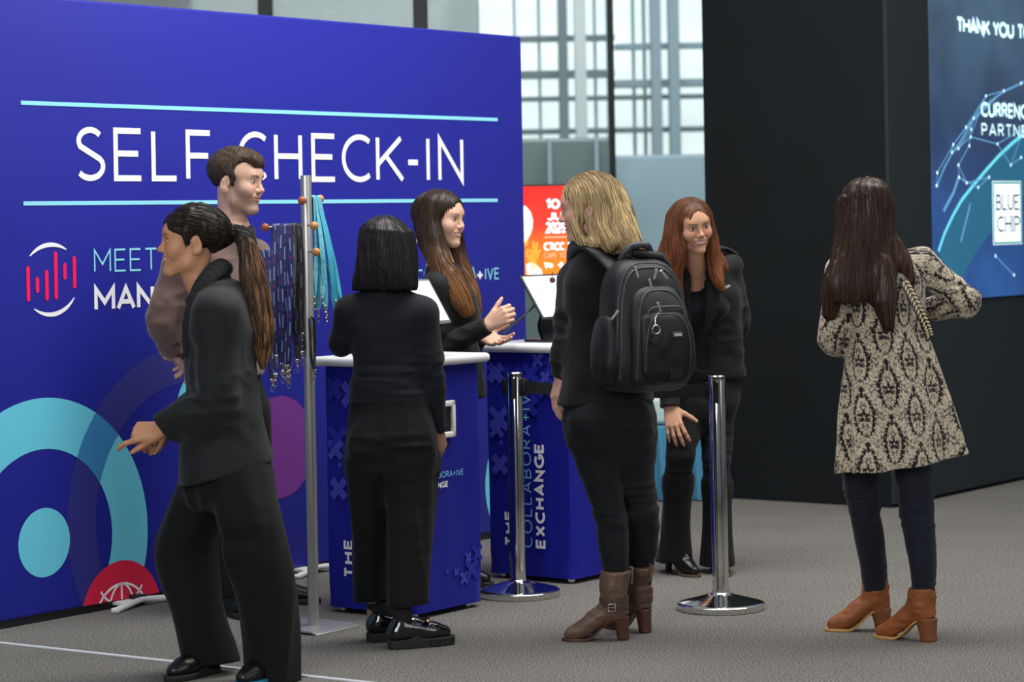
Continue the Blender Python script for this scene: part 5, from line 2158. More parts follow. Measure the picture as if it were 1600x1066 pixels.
    hb = Hs.build('hair', hm, root, .0055, cols=lambda V: np.tile((.013, .011, .012), (len(V), 1)))
    crown = hd.p(0, -.03, .135)

    def comb(P):
        d = P - crown
        d[:, 2] = 0
        d /= np.maximum(np.linalg.norm(d, axis=1, keepdims=True), .03)
        low = np.clip((J(0, 440)[2] - P[:, 2]) / .03, 0, 1)[:, None]
        d = d * (.8 - .25 * low)
        d[:, 2] = -1
        return d
    locks('locks', Hs, hm, hb, 2000, comb, (.07, .16), (.0012, .0026), 4, off=(-.001, .0015), zmin=J(600, 452)[2], col=colf)
    return B


woman_bob()

# ================================================================ BLONDE WOMAN WITH THE BACKPACK
def woman_backpack():
    B = Body(9.38, (975, 993), 'person with shoulder-length blonde hair, charcoal blazer, black jeans and brown boots, wearing the backpack', 330)
    J, r, f, root = B.J, B.r, B.f, B.root
    skin = (.60, .34, .25)
    hd = Head(J(917, 325, -.02), yawdir(276, -7), sc=1.02, smile=1.0, mouth_open=.35, nose=1.12, jaw=.94)
    S = B.S
    hd.shape(S)
    hd.neck(S, J(938, 402, .0))
    shL, shR = J(902, 437, .06), J(1010, 430, .13)
    elL, wrL, hnL = J(890, 532, .02), J(876, 586, .03), J(864, 632, .0)
    elR, wrR = J(1015, 535, .22), J(975, 590, .34)
    S.loft([B.sec(948, 610, .14, .10), B.sec(945, 500, .12, .09), B.sec(945, 440, .14, .09), B.sec(942, 405, .06, .05)], k=.03)
    S.loft([B.sec(952, 690, .155, .11), B.sec(950, 600, .13, .10)], k=.03)
    for a, b, c in ((shL, elL, wrL), (shR, elR, wrR)):
        S.chain([a, b, c], [.046, .037, .026], k=.02)
    lg = [[J(918, 645, -.03), J(941, 755, -.06), J(951, 800, -.08), J(958, 850, -.10), J(962, 930, -.12)],
          [J(990, 645, .05), J(995, 755, .03), J(1003, 805, .03), J(1004, 850, .04), J(1000, 930, .05)]]
    for q in lg:
        S.chain(q, [.072, .046, .040, .038, .030], k=.02)
    hand(S, wrL, (-.26, -.05, -1), (1, .3, 0), 1, sc=.95, curl=(22, 18, 12), spread=3, thumb=(10, 10), thumb_out=.5)
    hand(S, wrR, (-.4, .8, -.3), (0, 0, -1), -1, sc=.95, curl=(20, 30, 20))
    R_ = hd.p(0, 0, 0)
    S.build('body', skin_m, root, .009, [(R_ - .16, R_ + .16, .0032), (wrL - (.06, .06, .14), wrL + (.06, .06, .02), .003)],
            cols=lambda V: hd.paint(V, skin, (.42, .13, .12), (.16, .09, .05), iris=(.08, .09, .08), blush=(.55, .22, .17), lid=(.30, .16, .12)))
    # charcoal blazer
    T = Sdf()
    T.loft([B.sec(948, 629, .192, .135), B.sec(948, 600, .180, .128), B.sec(946, 550, .160, .118), B.sec(946, 510, .152, .112), B.sec(947, 470, .165, .115),
            B.sec(949, 435, .170, .105), B.sec(947, 412, .135, .085), B.sec(942, 396, .085, .07), B.sec(940, 384, .066, .062)], k=.03, capr=.008)
    nb = J(942, 408, .02)
    for a, b, c in ((shL, elL, wrL), (shR, elR, wrR)):
        T.cap(nb, a, .050, .060, k=.06)
        T.chain([a, a * .5 + b * .5, b, b * .45 + c * .55, c + (c - b) * -.04], [.066, .066, .060, .053, .045], k=.03)
    cl = unit(hnL - elL)
    T.cut(wrL + cl * .012, cl, .075)
    T.noise(.005, .05, .05, .040, 3, elL - (.1, .1, .12), elL + (.1, .1, .12))
    T.noise(.004, .10, .10, .06, 5)
    T.noise(.004, .04, .04, .20, 8, J(860, 640, -.3), J(1040, 540, .3))
    T.noise(.0065, .10, .10, .045, 13, elL - (.12, .12, .16), elL + (.12, .12, .14), ridged=True)
    T.noise(.0045, .10, .10, .16, 14, ridged=True)
    bz = T.build('blazer', char_tweed, root, .0055)
    # collar of the blazer, standing behind the neck
    C_ = Sdf()
    for k in range(9):
        a0, a1 = math.radians(20 + 40 * k), math.radians(20 + 40 * (k + 1))
        if k == 8: break
        p0, p1 = [J(941, 389, .0) + r * .068 * math.cos(a) - f * .066 * math.sin(a) for a in (a0, a1)]
        C_.cap(p0, p1, .030, .030, k=.01, flat=unit((p0 + p1) / 2 - J(941, 389, 0)), fr=.35)
    C_.build('collar', char_tweed, bz, .005)
    # black jeans
    P = Sdf()
    P.loft([B.sec(953, 716, .100, .09), B.sec(953, 695, .140, .115), B.sec(953, 665, .160, .130), B.sec(952, 630, .156, .118), B.sec(951, 605, .148, .11)], k=.03, capr=.03)
    RR = [[.094, .086, .066, .0600, .0585, .050, .046], [.094, .086, .068, .0615, .059, .050, .044]]
    PT = [[J(920, 665, -.03), J(930, 705, -.04), J(941, 755, -.06), J(952, 800, -.08), J(958, 845, -.095), J(961, 880, -.11), J(962, 905, -.115)],
          [J(984, 665, .05), J(990, 705, .04), J(995, 755, .03), J(1004, 803, .02), J(1005, 845, .045), J(1002, 880, .055), J(1001, 905, .055)]]
    for q, rr in zip(PT, RR):
        P.chain([q[0] + np.array([0, 0, .05])] + q, [.085] + rr, k=.055)
    for px, dy in ((925, -.12), (985, -.06)):
        P.ell(J(px, 660, dy), (.078, .06, .085), k=.05)
    P.noise(.0042, .12, .10, .022, 4, J(870, 850, -.3), J(1060, 640, .3))
    P.noise(.0035, .05, .05, .05, 9)
    P.noise(.0042, .14, .12, .030, 14, J(870, 860, -.3), J(1060, 720, .3), ridged=True)
    P.noise(.0038, .16, .14, .040, 15, J(870, 730, -.3), J(1060, 630, .3), ridged=True)
    P.build('jeans', blk_denim, root, .0055)
    # brown boots with straps
    for k, (hx, hy, fd, q, rtop) in enumerate(((985, 999.5, yawdir(269), PT[0], .0575), (1016, 990, yawdir(318), PT[1], .050))):
        P0 = A3(on_floor(hx, hy))
        q4 = [P0 + fd * .052 + (0, 0, .150)]
        mid = P0 + fd * .060 + (0, 0, .19)
        top = A3(q[5]) * .55 + A3(q[6]) * .45
        top = J(962, 892, P0[1] - B.Y + .01) if k == 0 else J(1002, 886, P0[1] - B.Y + .01)
        b, qf = heeled_boot(P0, fd, q4[0], top, boot_br, boot_hl, boot_hl, root, heel=.075, L=.252, r_an=.047, r_top=rtop, shaft_mid=mid, hw=.024)
        l = np.cross((0, 0, 1), fd)
        cen = P0 + fd * .058
        for zz, tilt, rr_ in ((.128, .35, .052), (.150, -.25, .053)):
            ring = []
            for i in range(25):
                a = 2 * math.pi * i / 24
                p = cen + fd * (rr_ * 1.02 * math.cos(a)) + l * (rr_ * math.sin(a)) + np.array([0, 0, zz + .02 * tilt * math.cos(a)])
                ring.append(p)
            rows = [[Vector(p + np.array([0, 0, h_])) + Vector(unit(p - cen)) * o_ for p in ring] for h_, o_ in ((-.009, .0), (-.008, .0045), (.008, .0045), (.009, .0))]
            MB().grid(rows).build('strap', mat('dark_brown_strap', '#4a382c', rough=.5), b, smooth=60)
        s_ = -1 if k == 0 else 1
        bc = cen + fd * .012 + l * (-.058) * (1 if np.dot(l, (0, -1, 0)) < 0 else -1) + np.array([0, 0, .128])
        mb = MB()
        nrm = Vector(unit(bc - cen) * (1, 1, 0))
        ux = Vector(fd)
        ring = [Vector(bc) + nrm * .004 + ux * x + Vector((0, 0, z)) for x, z in ((-.013, -.013), (.013, -.013), (.013, .013), (-.013, .013), (-.013, -.013))]
        mb.tube(ring, .0024, 8)
        mb.tube([Vector(bc) + nrm * .005 + ux * -.013, Vector(bc) + nrm * .006 + ux * .014], .0018, 8)
        mb.build('buckle', nickel, b, smooth=50)
        # pull tab at the back of the shaft
        tb = Vector(top) - Vector(fd) * rtop
        MB().tube([tb + Vector((0, 0, -.05)), tb + Vector((0, 0, .012)) - Vector(fd) * .004, tb + Vector((0, 0, .012)) + Vector(fd) * .006], .005, 8).build('pull_tab', boot_br, b, smooth=60)
    # hair: blonde, tucked behind the ear, resting on the shoulders
    Hs = Sdf()
    hd.e(Hs, (0, -.022, .042), (.088, .108, .090))
    Hs.chain([hd.p(.0, -.06, .02), J(948, 325, -.03), J(956, 350, -.05), J(962, 371, -.075)], [.085, .090, .086, .062], k=.03, flat=(0.3, 1, 0), fr=.85)
    Hs.chain([hd.p(-.065, .0, .05), hd.p(-.072, .028, -.02), J(900, 352, -.09), J(907, 374, -.10), J(926, 380, -.115)], [.022, .018, .020, .020, .018], k=.025)
    Hs.chain([J(925, 335, -.085), J(940, 365, -.10), J(952, 382, -.125)], [.028, .034, .026], k=.03)
    Hs.chain([J(966, 345, -.07), J(982, 372, -.095), J(994, 394, -.11)], [.05, .044, .026], k=.03)
    hd.e(Hs, (.0, .125, -.045), (.072, .078, .122), op='s', k=.012)
    hd.e(Hs, (-.085, -.012, -.014), (.018, .016, .026), op='s', k=.012)
    Hs.noise(.0035, .014, .014, .40, 3)
    hm = hair_mat('blonde_hair', .34)
    zt = hd.p(0, 0, .13)[2]

    def colf(X, rv):
        t = np.clip((zt - X[:, 2]) / .30, 0, 1)
        root_c = np.stack([.13 + .10 * rv, .085 + .07 * rv, .042 + .035 * rv], 1)
        tip = np.stack([.52 + .30 * rv, .375 + .24 * rv, .19 + .15 * rv], 1)
        dark = (rv < .30)[:, None]
        tip = np.where(dark, tip * .42, tip)
        w = np.clip(t * 4 - .05, 0, 1)[:, None]
        return root_c * (1 - w) + tip * w
    hb = Hs.build('hair', hm, root, .005, cols=lambda V: np.stack([.30 + .10 * vnoise(V[:, 0] * 90, V[:, 1] * 90, V[:, 2] * 6), .20 + .07 * vnoise(V[:, 0] * 90, V[:, 1] * 90, V[:, 2] * 6), .095 + .03 * vnoise(V[:, 0] * 90, V[:, 1] * 90, V[:, 2] * 6)], 1))

    def comb(P):
        L = hd.local(P)
        d = np.zeros_like(P)
        w = np.clip((L[:, 2] - .03) / .09, 0, 1)
        d += (hd.R @ np.array([-.55, -.55, 0]))[None] * w[:, None] * np.where(L[:, 0] < .02, 1, -0.6)[:, None]
        d += np.array([.12, 0, -1])[None] * (1.05 - w * .55)[:, None]
        low = P[:, 2] < J(0, 365)[2]
        d[:, 0] += np.where(low, np.where(P[:, 0] > J(935, 380)[0], .35, .25), 0)
        return d
    locks('locks', Hs, hm, hb, 2300, comb, (.07, .18), (.0008, .0019), 4, zmin=J(960, 385)[2], col=colf)

    # ------------------------------------------------ backpack (worn, a thing of its own)
    a_ = 332
    bf, br_ = yawdir(a_), rdir(a_)
    bo = -bf                                                   # outwards, towards the viewer
    M = np.stack([br_, bo, np.array([0, 0, 1.0])], 1)
    cen = J(1004, 505, -.175)
    bp = empty('backpack', Vector(cen - (0, 0, .25)), 'black backpack with keyring on the back of the blonde woman', 'backpack')
    q = lambda x, y, z: cen + br_ * x + bo * y + np.array([0, 0, z])
    nyl = mat('black_nylon', '#0c0d10', rough=.5, spec=.35, sheen=.04, bump=.25, bscale=500)
    nyl2 = mat('black_nylon_darker', '#08090b', rough=.5, spec=.35, bump=.2, bscale=500)  # slightly darker nylon of the lower pocket, centre panel and webbing
    pipe = mat('black_piping', '#34383e', rough=.4, spec=.4)
    yw = -math.radians(a_)
    Bs = Sdf()
    T0 = lambda z, rx, ry, y=0.0, x=0.0, pw=3.2: (q(x, y, z), rx, ry, yw, pw)
    Bs.loft([T0(-.252, .120, .075, .0), T0(-.225, .155, .100), T0(-.12, .165, .112, .006), T0(.02, .162, .105), T0(.12, .150, .092, -.006), T0(.19, .125, .075, -.016), T0(.235, .085, .055, -.024)], k=.02, capr=.03)
    Bs.noise(.003, .08, .08, .06, 2)
    Bs.build('main_body', nyl, bp, .0055)
    PACK = [Bs]
    F2 = Sdf()
    F2.loft([T0(-.235, .095, .05, .07, .012), T0(-.20, .125, .065, .075, .012), T0(-.08, .130, .072, .080, .012), T0(.04, .122, .062, .072, .012), T0(.11, .095, .050, .056, .012), T0(.145, .055, .035, .044, .012)], k=.02, capr=.025)
    F2.noise(.003, .07, .07, .05, 5)
    F2.build('front_pocket', nyl, bp, .005)
    PACK.append(F2)
    F3 = Sdf()
    F3.loft([T0(-.220, .080, .03, .112, .016), T0(-.17, .105, .045, .116, .016), T0(-.06, .110, .045, .120, .016), T0(.015, .100, .038, .112, .016), T0(.050, .075, .028, .100, .016)], k=.02, capr=.018)
    F3.noise(.0035, .06, .06, .05, 8)
    F3.build('lower_pocket', nyl2, bp, .005)
    PACK.append(F3)
    for sx in (-1, 1):
        SP_ = Sdf()
        SP_.loft([(q(sx * .150, -.01, -.22), .030, .060, yw, 2.6), (q(sx * .160, .0, -.15), .040, .075, yw, 2.6), (q(sx * .158, .0, -.04), .036, .070, yw, 2.6), (q(sx * .150, -.005, .03), .022, .05, yw, 2.6)], k=.02, capr=.02)
        SP_.noise(.003, .05, .05, .05, 11)
        SP_.build('side_pocket', nyl, bp, .005)
    # seams and zips: raised piping arcs
    def arch(x0, x1, z0, zt_, y0, y1, rr, name, m, xoff=.012, n=18):
        pts = []
        for i in range(n + 1):
            t = i / n
            a = math.pi * (1 - t)
            x = (x0 + x1) / 2 + (x1 - x0) / 2 * math.copysign(abs(math.cos(a)) ** .62, math.cos(a))
            z = z0 + (zt_ - z0) * abs(math.sin(a)) ** .62
            ys = np.linspace(.24, -.05, 146)
            X = np.array([q(x + xoff, y, z) for y in ys])
            ins = np.zeros(len(ys), bool)
            for Sx in PACK[:y0]:
                v, _ = Sx.sample(X)
                box = np.all([(X[:, k] > Sx.ax[k][0]) & (X[:, k] < Sx.ax[k][-1]) for k in range(3)], 0)
                ins |= (v < 0) & box
            y = ys[np.argmax(ins)] if ins.any() else y1
            pts.append(Vector(q(x + xoff, y, z)))
        return MB().tube(pts, rr, 8).build(name, m, bp, smooth=60)
    arch(-.143, .143, -.20, .205, 1, .04, .0055, 'zip_seam', pipe, 0, 30)
    arch(-.154, .154, -.21, .222, 1, .018, .0042, 'zip_seam', pipe, 0, 30)
    arch(-.112, .112, -.20, .122, 2, .085, .0045, 'zip_seam', pipe, .012, 30)
    arch(-.094, .094, -.17, .036, 3, .133, .0040, 'zip_seam', pipe, .016, 30)
    mbz = MB()
    mbz.tube([Vector(q(-.166 , .03, .01)), Vector(q(-.176, .045, -.02)), Vector(q(-.19, .035, -.12))], .004, 8)
    mbz.build('zip_seam', pipe, bp, smooth=60)
    # slim oval opening on the lower pocket with pale edge
    mb = MB()
    pts = []
    for i in range(33):
        a = 2 * math.pi * i / 32
        x = .022 + .078 * math.copysign(abs(math.cos(a)) ** .5, math.cos(a))
        z = .030 + .034 * math.copysign(abs(math.sin(a)) ** .7, math.sin(a))
        pts.append(Vector(q(x, .147 - abs(x - .022) * .18, z)))
    mb.tube(pts, .0032, 8, caps=False)
    mb.build('pocket_rim', mat('grey_piping', '#4a4e54', rough=.4), bp, smooth=60)
    # centre panel and small badge
    MB().box(Vector(q(.045, .158, -.115)), (.030, .004, .085), (Vector(br_), Vector(bo), ZX), bevel=.004).build('centre_panel', nyl2, bp)
    bd_ = MB().box(Vector(q(.048, .166, -.040)), (.024, .004, .012), (Vector(br_), Vector(bo), ZX), bevel=.006, seg=3).build('badge', pipe, bp, smooth=50)
    MB().box(Vector(q(.048, .1705, -.040)), (.016, .0008, .0042), (Vector(br_), Vector(bo), ZX), bevel=.0006).build('badge_mark', mat('pale_grey_mark', '#b9bcc0', rough=.4), bd_)
    # metal zip pulls
    pulls = [(-.078, .070, .208, -.3, .040), (.012, .070, .196, .35, .036), (.034, .072, .190, -.7, .036), (-.035, .098, .160, -.25, .034), (-.033, .152, .075, -.3, .032), (-.150, .062, .048, .8, .040)]
    for x, y, z, tl, ln in pulls:
        d = br_ * math.sin(tl) * -1 + np.array([0, 0, -math.cos(tl)])
        c = q(x, y + .016, z) + d * ln / 2
        side = np.cross(d, bo)
        mb = MB()
        mb.box(Vector(c), (.0050, ln / 2, .0018), (Vector(side), Vector(d), Vector(bo)), bevel=.0015)
        mb.box(Vector(q(x, y + .012, z)), (.0065, .0065, .005), (Vector(side), Vector(d), Vector(bo)), bevel=.002)
        mb.build('zip_pull', clip_m, bp)
    # grab handle
    hp = [Vector(q(x, -.035 + .03 * math.sin(math.pi * t), .235 + .055 * math.sin(math.pi * t))) for t, x in ((0, -.070), (.15, -.062), (.35, -.036), (.5, -.0), (.65, .034), (.85, .056), (1, .062))]
    MB().tube(hp, [.010, .011, .013, .0135, .013, .011, .010], 12).build('grab_handle', pipe, bp, smooth=60)
    MB().tube([Vector(q(-.03, -.02, .262)), Vector(q(.085, -.005, .240)), Vector(q(.118, .0, .205))], [.018, .020, .014], 12).build('top_webbing', nyl, bp, smooth=60)
    # shoulder straps over both shoulders
    for sx, pth in ((-1, [q(-.085, -.055, .20), J(944, 404, -.135), J(924, 388, -.105), J(906, 383, -.03), J(899, 405, .10), J(902, 480, .16)]),
                    (1, [q(.085, -.055, .20), J(1000, 400, -.045), J(1000, 393, .05), J(1004, 410, .19), J(1005, 480, .25)])):
        Q = spline(pth, 8)
        Sx = Sdf()
        Sx.chain([p for p in Q[::2]], [.036] * len(Q[::2]), n=2, flat=bo * .5 + np.array([0, 0, .9]) , fr=.40)
        Sx.build('shoulder_strap', nyl, bp, .0055)
    # webbing running down at the hip
    wb = [q(-.165, -.04, -.12), J(924, 560, -.10), J(921, 600, -.13), J(921, 624, -.13)]
    Q = spline(wb, 6)
    rows = []
    for o_ in ((-.010, 0), (.010, 0), (.010, .003), (-.010, .003), (-.010, 0)):
        rows.append([Vector(p + br_ * o_[0] + bo * o_[1]) for p in Q])
    wbo = MB().grid(rows).build('webbing', nyl2, bp, smooth=60)
    MB().box(Vector(Q[-1]) + Vector(bo) * .003, (.012, .004, .006), (Vector(br_), Vector(bo), ZX), bevel=.002).build('webbing_end', mat('grey_plastic', '#7d8288', rough=.4), wbo)
    # key ring hanging from the pocket pull: its own thing
    kr = empty('keyring', Vector(q(-.045, .165, .05)), 'silver key ring with black tags hanging from the backpack pocket', 'keyring')
    k0 = Vector(q(-.040, .178, .045))
    bo_v, br_v = Vector(bo), Vector(br_)
    MB().tube([k0, k0 - br_v * .012 - ZX * .02, k0 - br_v * .014 - ZX * .045], .0030, 8).build('chain', clip_m, kr, smooth=60)
    c0 = k0 - br_v * .010 - ZX * .062
    MB().tube([c0 + br_v * .016 * math.cos(2 * math.pi * i / 20) + ZX * .016 * math.sin(2 * math.pi * i / 20) for i in range(21)], .0022, 8, caps=False).build('ring', clip_m, kr, smooth=60)
    MB().box(c0 - ZX * .030 + br_v * .010, (.020, .003, .011), ((br_v * .9 + ZX * .4).normalized(), bo_v, (ZX * .9 - br_v * .4).normalized()), bevel=.003).build('tag', leather_b, kr)
    MB().box(c0 - ZX * .042 - br_v * .006 + bo_v * .004, (.018, .003, .012), ((br_v * .95 + ZX * .3).normalized(), bo_v, (ZX * .95 - br_v * .3).normalized()), bevel=.003).build('tag', leather_b, kr)
    return B


woman_backpack()

# ================================================================ WOMAN IN THE PATTERNED COAT
def damask(u, v):
    """cream and dark brown damask motif; u, v in metres on the cloth."""
    cw, ch = .104, .196
    col = np.floor(u / cw)
    v = v + (col % 2) * ch / 2
    x = (u / cw - col - .5)
    y = v / ch - np.floor(v / ch) - .5                      # -.5..-.5
    ax = np.abs(x)
    dark = np.zeros(len(u))
    # ogee medallion: ring, pointed at top
    rw = .355 * np.sqrt(np.clip(1 - (np.abs(y + .06) / .40) ** 2.0, 0, 1)) * (1 - .35 * np.clip(y, 0, .5) / .5)
    ring = (np.abs(ax - rw) < .064) & (y > -.42) & (y < .30)
    dark = np.maximum(dark, ring)
    gapn = np.sin(y * 62) > .55
    dark = np.where(ring & gapn & (ax > rw), 0, dark)
    # crown stem above
    stem = (ax < .050 + .05 * np.exp(-((y - .41) / .035) ** 2)) & (y > .26) & (y < .46)
    dark = np.maximum(dark, stem)
    # inner flower
    yy = (y + .08) * ch / cw
    r = np.sqrt(x * x + yy * yy)
    th = np.arctan2(ax, yy)
    pet = (r < .16 * (1 + .45 * np.cos(5 * th))) & (r > .055)
    dark = np.maximum(dark, pet)
    # small rosette between medallions
    yy2 = (np.abs(y) - .5) * ch / cw
    r2 = np.sqrt((ax - .5) ** 2 + (y * ch / cw) ** 2)
    dark = np.maximum(dark, (r2 < .15) & (r2 > .055) & (np.cos(6 * np.arctan2(ax - .5, y * ch / cw)) > -.7))
    # scrollwork: mirrored curling lines
    n = vnoise(ax * 13 + 31, y * 22 + 7, np.zeros_like(x) + .5)
    n2 = vnoise(ax * 24 + 3, y * 42 + 17, np.zeros_like(x) + .5)
    scroll = (np.abs(n) < .10) | (np.abs(n2) < .055)
    inside = (ax < rw)
    dark = np.maximum(dark, scroll * np.where(inside, .85, .80))
    return np.clip(dark, 0, 1)


def woman_coat():
    B = Body(9.17, (1395, 1000), 'person with long dark hair, cream and black damask coat and tan boots, seen from behind', 338)
    J, r, f, root = B.J, B.r, B.f, B.root
    skin = (.40, .22, .15)
    hd = Head(J(1352, 332), yawdir(345, -12), sc=.99, jaw=.94)
    S = B.S
    hd.shape(S, ears=False)
    hd.neck(S, J(1358, 398, .03))
    shL, shR = J(1315, 425, -.01), J(1438, 412, .05)
    elL, wrL = J(1301, 530, .01), J(1330, 545, .22)
    elR, wrR = J(1508, 472, .06), J(1448, 484, .16)
    S.loft([B.sec(1385, 620, .14, .10), B.sec(1385, 510, .12, .09), B.sec(1378, 440, .14, .09), B.sec(1365, 400, .06, .05)], k=.03)
    S.loft([B.sec(1388, 700, .15, .11), B.sec(1385, 600, .13, .10)], k=.03)
    for a, b, c in ((shL, elL, wrL), (shR, elR, wrR)):
        S.chain([a, b, c], [.044, .036, .026], k=.02)
    LP_ = [J(1352, 660, .05), J(1345, 740, .07), J(1350, 795, .09), J(1360, 850, .14), J(1367, 905, .185), J(1368, 938, .19)]
    RP_ = [J(1420, 660, -.02), J(1428, 740, -.03), J(1432, 795, -.04), J(1439, 850, -.045), J(1443, 905, -.05), J(1442, 945, -.05)]
    for q in (LP_, RP_):
        S.chain(q, [.07, .050, .044, .038, .030, .028], k=.02)
    hand(S, wrL, (.5, .8, .1), (0, 0, -1), 1, sc=.93, curl=(30, 45, 30))
    hand(S, wrR, (-.8, .55, .05), (0, 0, -1), -1, sc=.93, curl=(30, 45, 30))
    S.build('body', skin_m, root, .010, cols=lambda V: np.tile(skin, (len(V), 1)))
    # coat
    T = Sdf()

    def flare(th, z):
        w = np.clip((J(0, 545)[2] - z) / .45, 0, 1)
        return w * (.016 * np.sin(7 * th + 1.0) + .008 * np.sin(13 * th + .4))
    T.loft([B.sec(1414, 760, .262, .198, pw=2.1), B.sec(1412, 724, .252, .190, pw=2.1), B.sec(1408, 690, .240, .182, pw=2.1), B.sec(1402, 640, .218, .168, pw=2.1), B.sec(1396, 590, .192, .150, pw=2.1), B.sec(1391, 545, .163, .128, pw=2.2),
            B.sec(1388, 515, .148, .112), B.sec(1385, 480, .150, .110), B.sec(1380, 445, .158, .106), B.sec(1376, 418, .148, .092), B.sec(1370, 402, .110, .076), B.sec(1364, 390, .068, .062)], k=.03, capr=.006, fold=flare)
    nb = J(1366, 408, .02)
    for a, b, c in ((shL, elL, wrL), (shR, elR, wrR)):
        T.cap(nb, a, .045, .055, k=.05)
        T.chain([a, a * .5 + b * .5, b, b * .5 + c * .5, c], [.059, .057, .054, .050, .045], k=.025)
    T.loft([B.sec(1414, 775, .252, .188, pw=2.1), B.sec(1412, 740, .244, .182, pw=2.1), B.sec(1410, 712, .236, .176, pw=2.1), B.sec(1408, 704, .215, .16, pw=2.1), B.sec(1406, 696, .18, .13, pw=2.1), B.sec(1406, 688, .12, .09, pw=2.1)], op='s', k=.004, capr=.004, fold=flare)
    hn = np.cross(A3((0, 1, 0)), J(1516, 707) - J(1312, 737))
    T.cut(J(1414, 722), hn * (1 if hn[2] < 0 else -1), .6)
    T.noise(.005, .05, .05, .04, 3, elR - .12, elR + .12)
    T.noise(.005, .05, .05, .04, 6, elL - .12, elL + .12)
    T.noise(.004, .08, .08, .10, 5)
    T.noise(.005, .07, .07, .035, 15, elR - .14, elR + .12, ridged=True)
    T.grid(.0034)
    V, Fq = T.mesh(1)
    # unroll: torso round its axis, sleeves round theirs
    ctr = J(1390, 560)
    P = V - ctr
    ang = np.arctan2(P @ r, -(P @ f))
    rad = np.interp(V[:, 2], [J(0, 724)[2], J(0, 545)[2], J(0, 400)[2]], [.225, .150, .14])
    u, v = ang * rad, V[:, 2].copy()
    for a, b, c in ((shL, elL, wrL), (shR, elR, wrR)):
        for p0, p1, rr in ((a, b, .068), (b, c, .062)):
            ba = p1 - p0
            L_ = np.linalg.norm(ba)
            d_ = ba / L_
            t = (V - p0) @ d_
            q = V - p0 - t[:, None] * d_
            dist = np.linalg.norm(q, axis=1)
            m = (dist < rr) & (t > (-.0 if p0 is b else .05)) & (t < L_ + .05) & (np.abs(P @ r) > .118)
            e1 = unit(np.cross(d_, (0.3, 1, .2)))
            e2 = np.cross(d_, e1)
            an = np.arctan2(q @ e1, q @ e2)
            u = np.where(m, an * .055 + .05, u)
            v = np.where(m, -t + (0 if p0 is a else -np.linalg.norm(b - a)), v)
    dk = damask(u + .052, v + .035)
    cream, brown = np.array((.53, .465, .345)), np.array((.018, .012, .016))
    n_m = (vnoise(V[:, 0] * 60, V[:, 1] * 60, V[:, 2] * 60) * .10 + 1)[:, None]
    Cc = cream * (1 - dk[:, None]) * n_m + brown * dk[:, None]
    coat_m = mat('damask_coat_cloth', '#b0a080', rough=.88, spec=.15, sheen=.2, attr='Col', bump=.3, bscale=350)
    coat = mesh_np('coat', V, Fq, coat_m, root, True, Cc)
    # braided bag strap over the back
    sp_ = [J(1411, 438, -.118), J(1424, 462, -.122), J(1437, 488, -.120), J(1448, 512, -.105), J(1453, 530, -.07)]
    Q = spline(sp_, 8)
    st = empty('bag_strap', Vector(Q[-1]), 'black and cream braided bag strap across the back of the damask coat', 'bag strap')
    rows = []
    for i, p in enumerate(Q):
        t = unit(Q[min(i + 1, len(Q) - 1)] - Q[max(i - 1, 0)])
        w = unit(np.cross(t, -f))
        rows.append([Vector(p - w * .019), Vector(p - w * .019 - f * .004), Vector(p + w * .019 - f * .004), Vector(p + w * .019)])
    MB().grid(rows).build('strap', leather_b, st, smooth=50)
    mb = MB()
    for i in range(1, len(Q) - 2, 2):
        p = (Q[i] + Q[i + 1]) / 2 if i + 1 < len(Q) else Q[i]
        t = unit(Q[min(i + 1, len(Q) - 1)] - Q[i - 1])
        w = unit(np.cross(t, -f))
        for sg in (1, -1):
            d = unit(t * .75 + w * sg * .65)
            M4 = Matrix.Translation(Vector(p + w * sg * .0085 - f * .0065)) @ Matrix(np.stack([d, np.cross(-f, d), -f], 1)).to_4x4() @ Matrix.Diagonal((.0105, .0042, .0035, 1))
            bmesh.ops.create_uvsphere(mb.bm, u_segments=10, v_segments=6, radius=1, matrix=M4)
    mb.build('braid', mat('cream_leather', '#d8c49a', rough=.5), st, smooth=80)
    # jeans
    Pj = Sdf()
    for q, rr in ((LP_, [.085, .070, .060, .054, .048, .046]), (RP_, [.085, .068, .062, .056, .046, .043])):
        Pj.chain(q, rr, k=.02)
    Pj.cut(J(1367, 923, .19), (0, 0, -1), .12)
    Pj.cut(J(1445, 932, -.05), (0, 0, -1), .12)
    Pj.noise(.0050, .12, .12, .024, 14, J(1300, 850, -.4), J(1480, 740, .4), ridged=True)
    Pj.noise(.0060, .10, .10, .018, 4, J(1300, 830, -.3), J(1480, 740, .3))
    Pj.noise(.0045, .10, .10, .014, 7, J(1300, 940, -.3), J(1480, 880, .3))
    Pj.noise(.003, .05, .05, .05, 9)
    Pj.build('jeans', navy_denim, root, .005)
    # tan block heel ankle boots
    for k, (hx, hy, fd, q) in enumerate(((1394, 985, yawdir(273), LP_), (1465, 1003, yawdir(300), RP_))):
        P0 = A3(on_floor(hx, hy))
        an = P0 + fd * .058 + (0, 0, .142)
        tp = A3(q[-1]) * 1.0
        tp = tp * .5 + (P0 + fd * .062 + (0, 0, .18)) * .5
        tp[2] = P0[2] + .192
        b, qf = heeled_boot(P0, fd, an, tp, tan_l, tan_heel, welt_m, root, heel=.070, L=.250 if k == 0 else .245, r_an=.049, r_top=.050, hw=.031, name='ankle_boot')
        bk = tp - fd * .052
        mb = MB()
        mb.box(Vector(tp - fd * .046 + np.array([0, 0, -.026])), (.006, .020, .012), (Vector(fd), Vector(np.cross((0, 0, 1), fd)), ZX), bevel=.004)
        mb.build('heel_tab', tan_l, b, smooth=50)
        MB().ball(Vector(tp - fd * .0535 + np.cross((0, 0, 1), fd) * (-.008) + np.array([0, 0, -.026])), .0045).build('stud', gold, b, smooth=60)
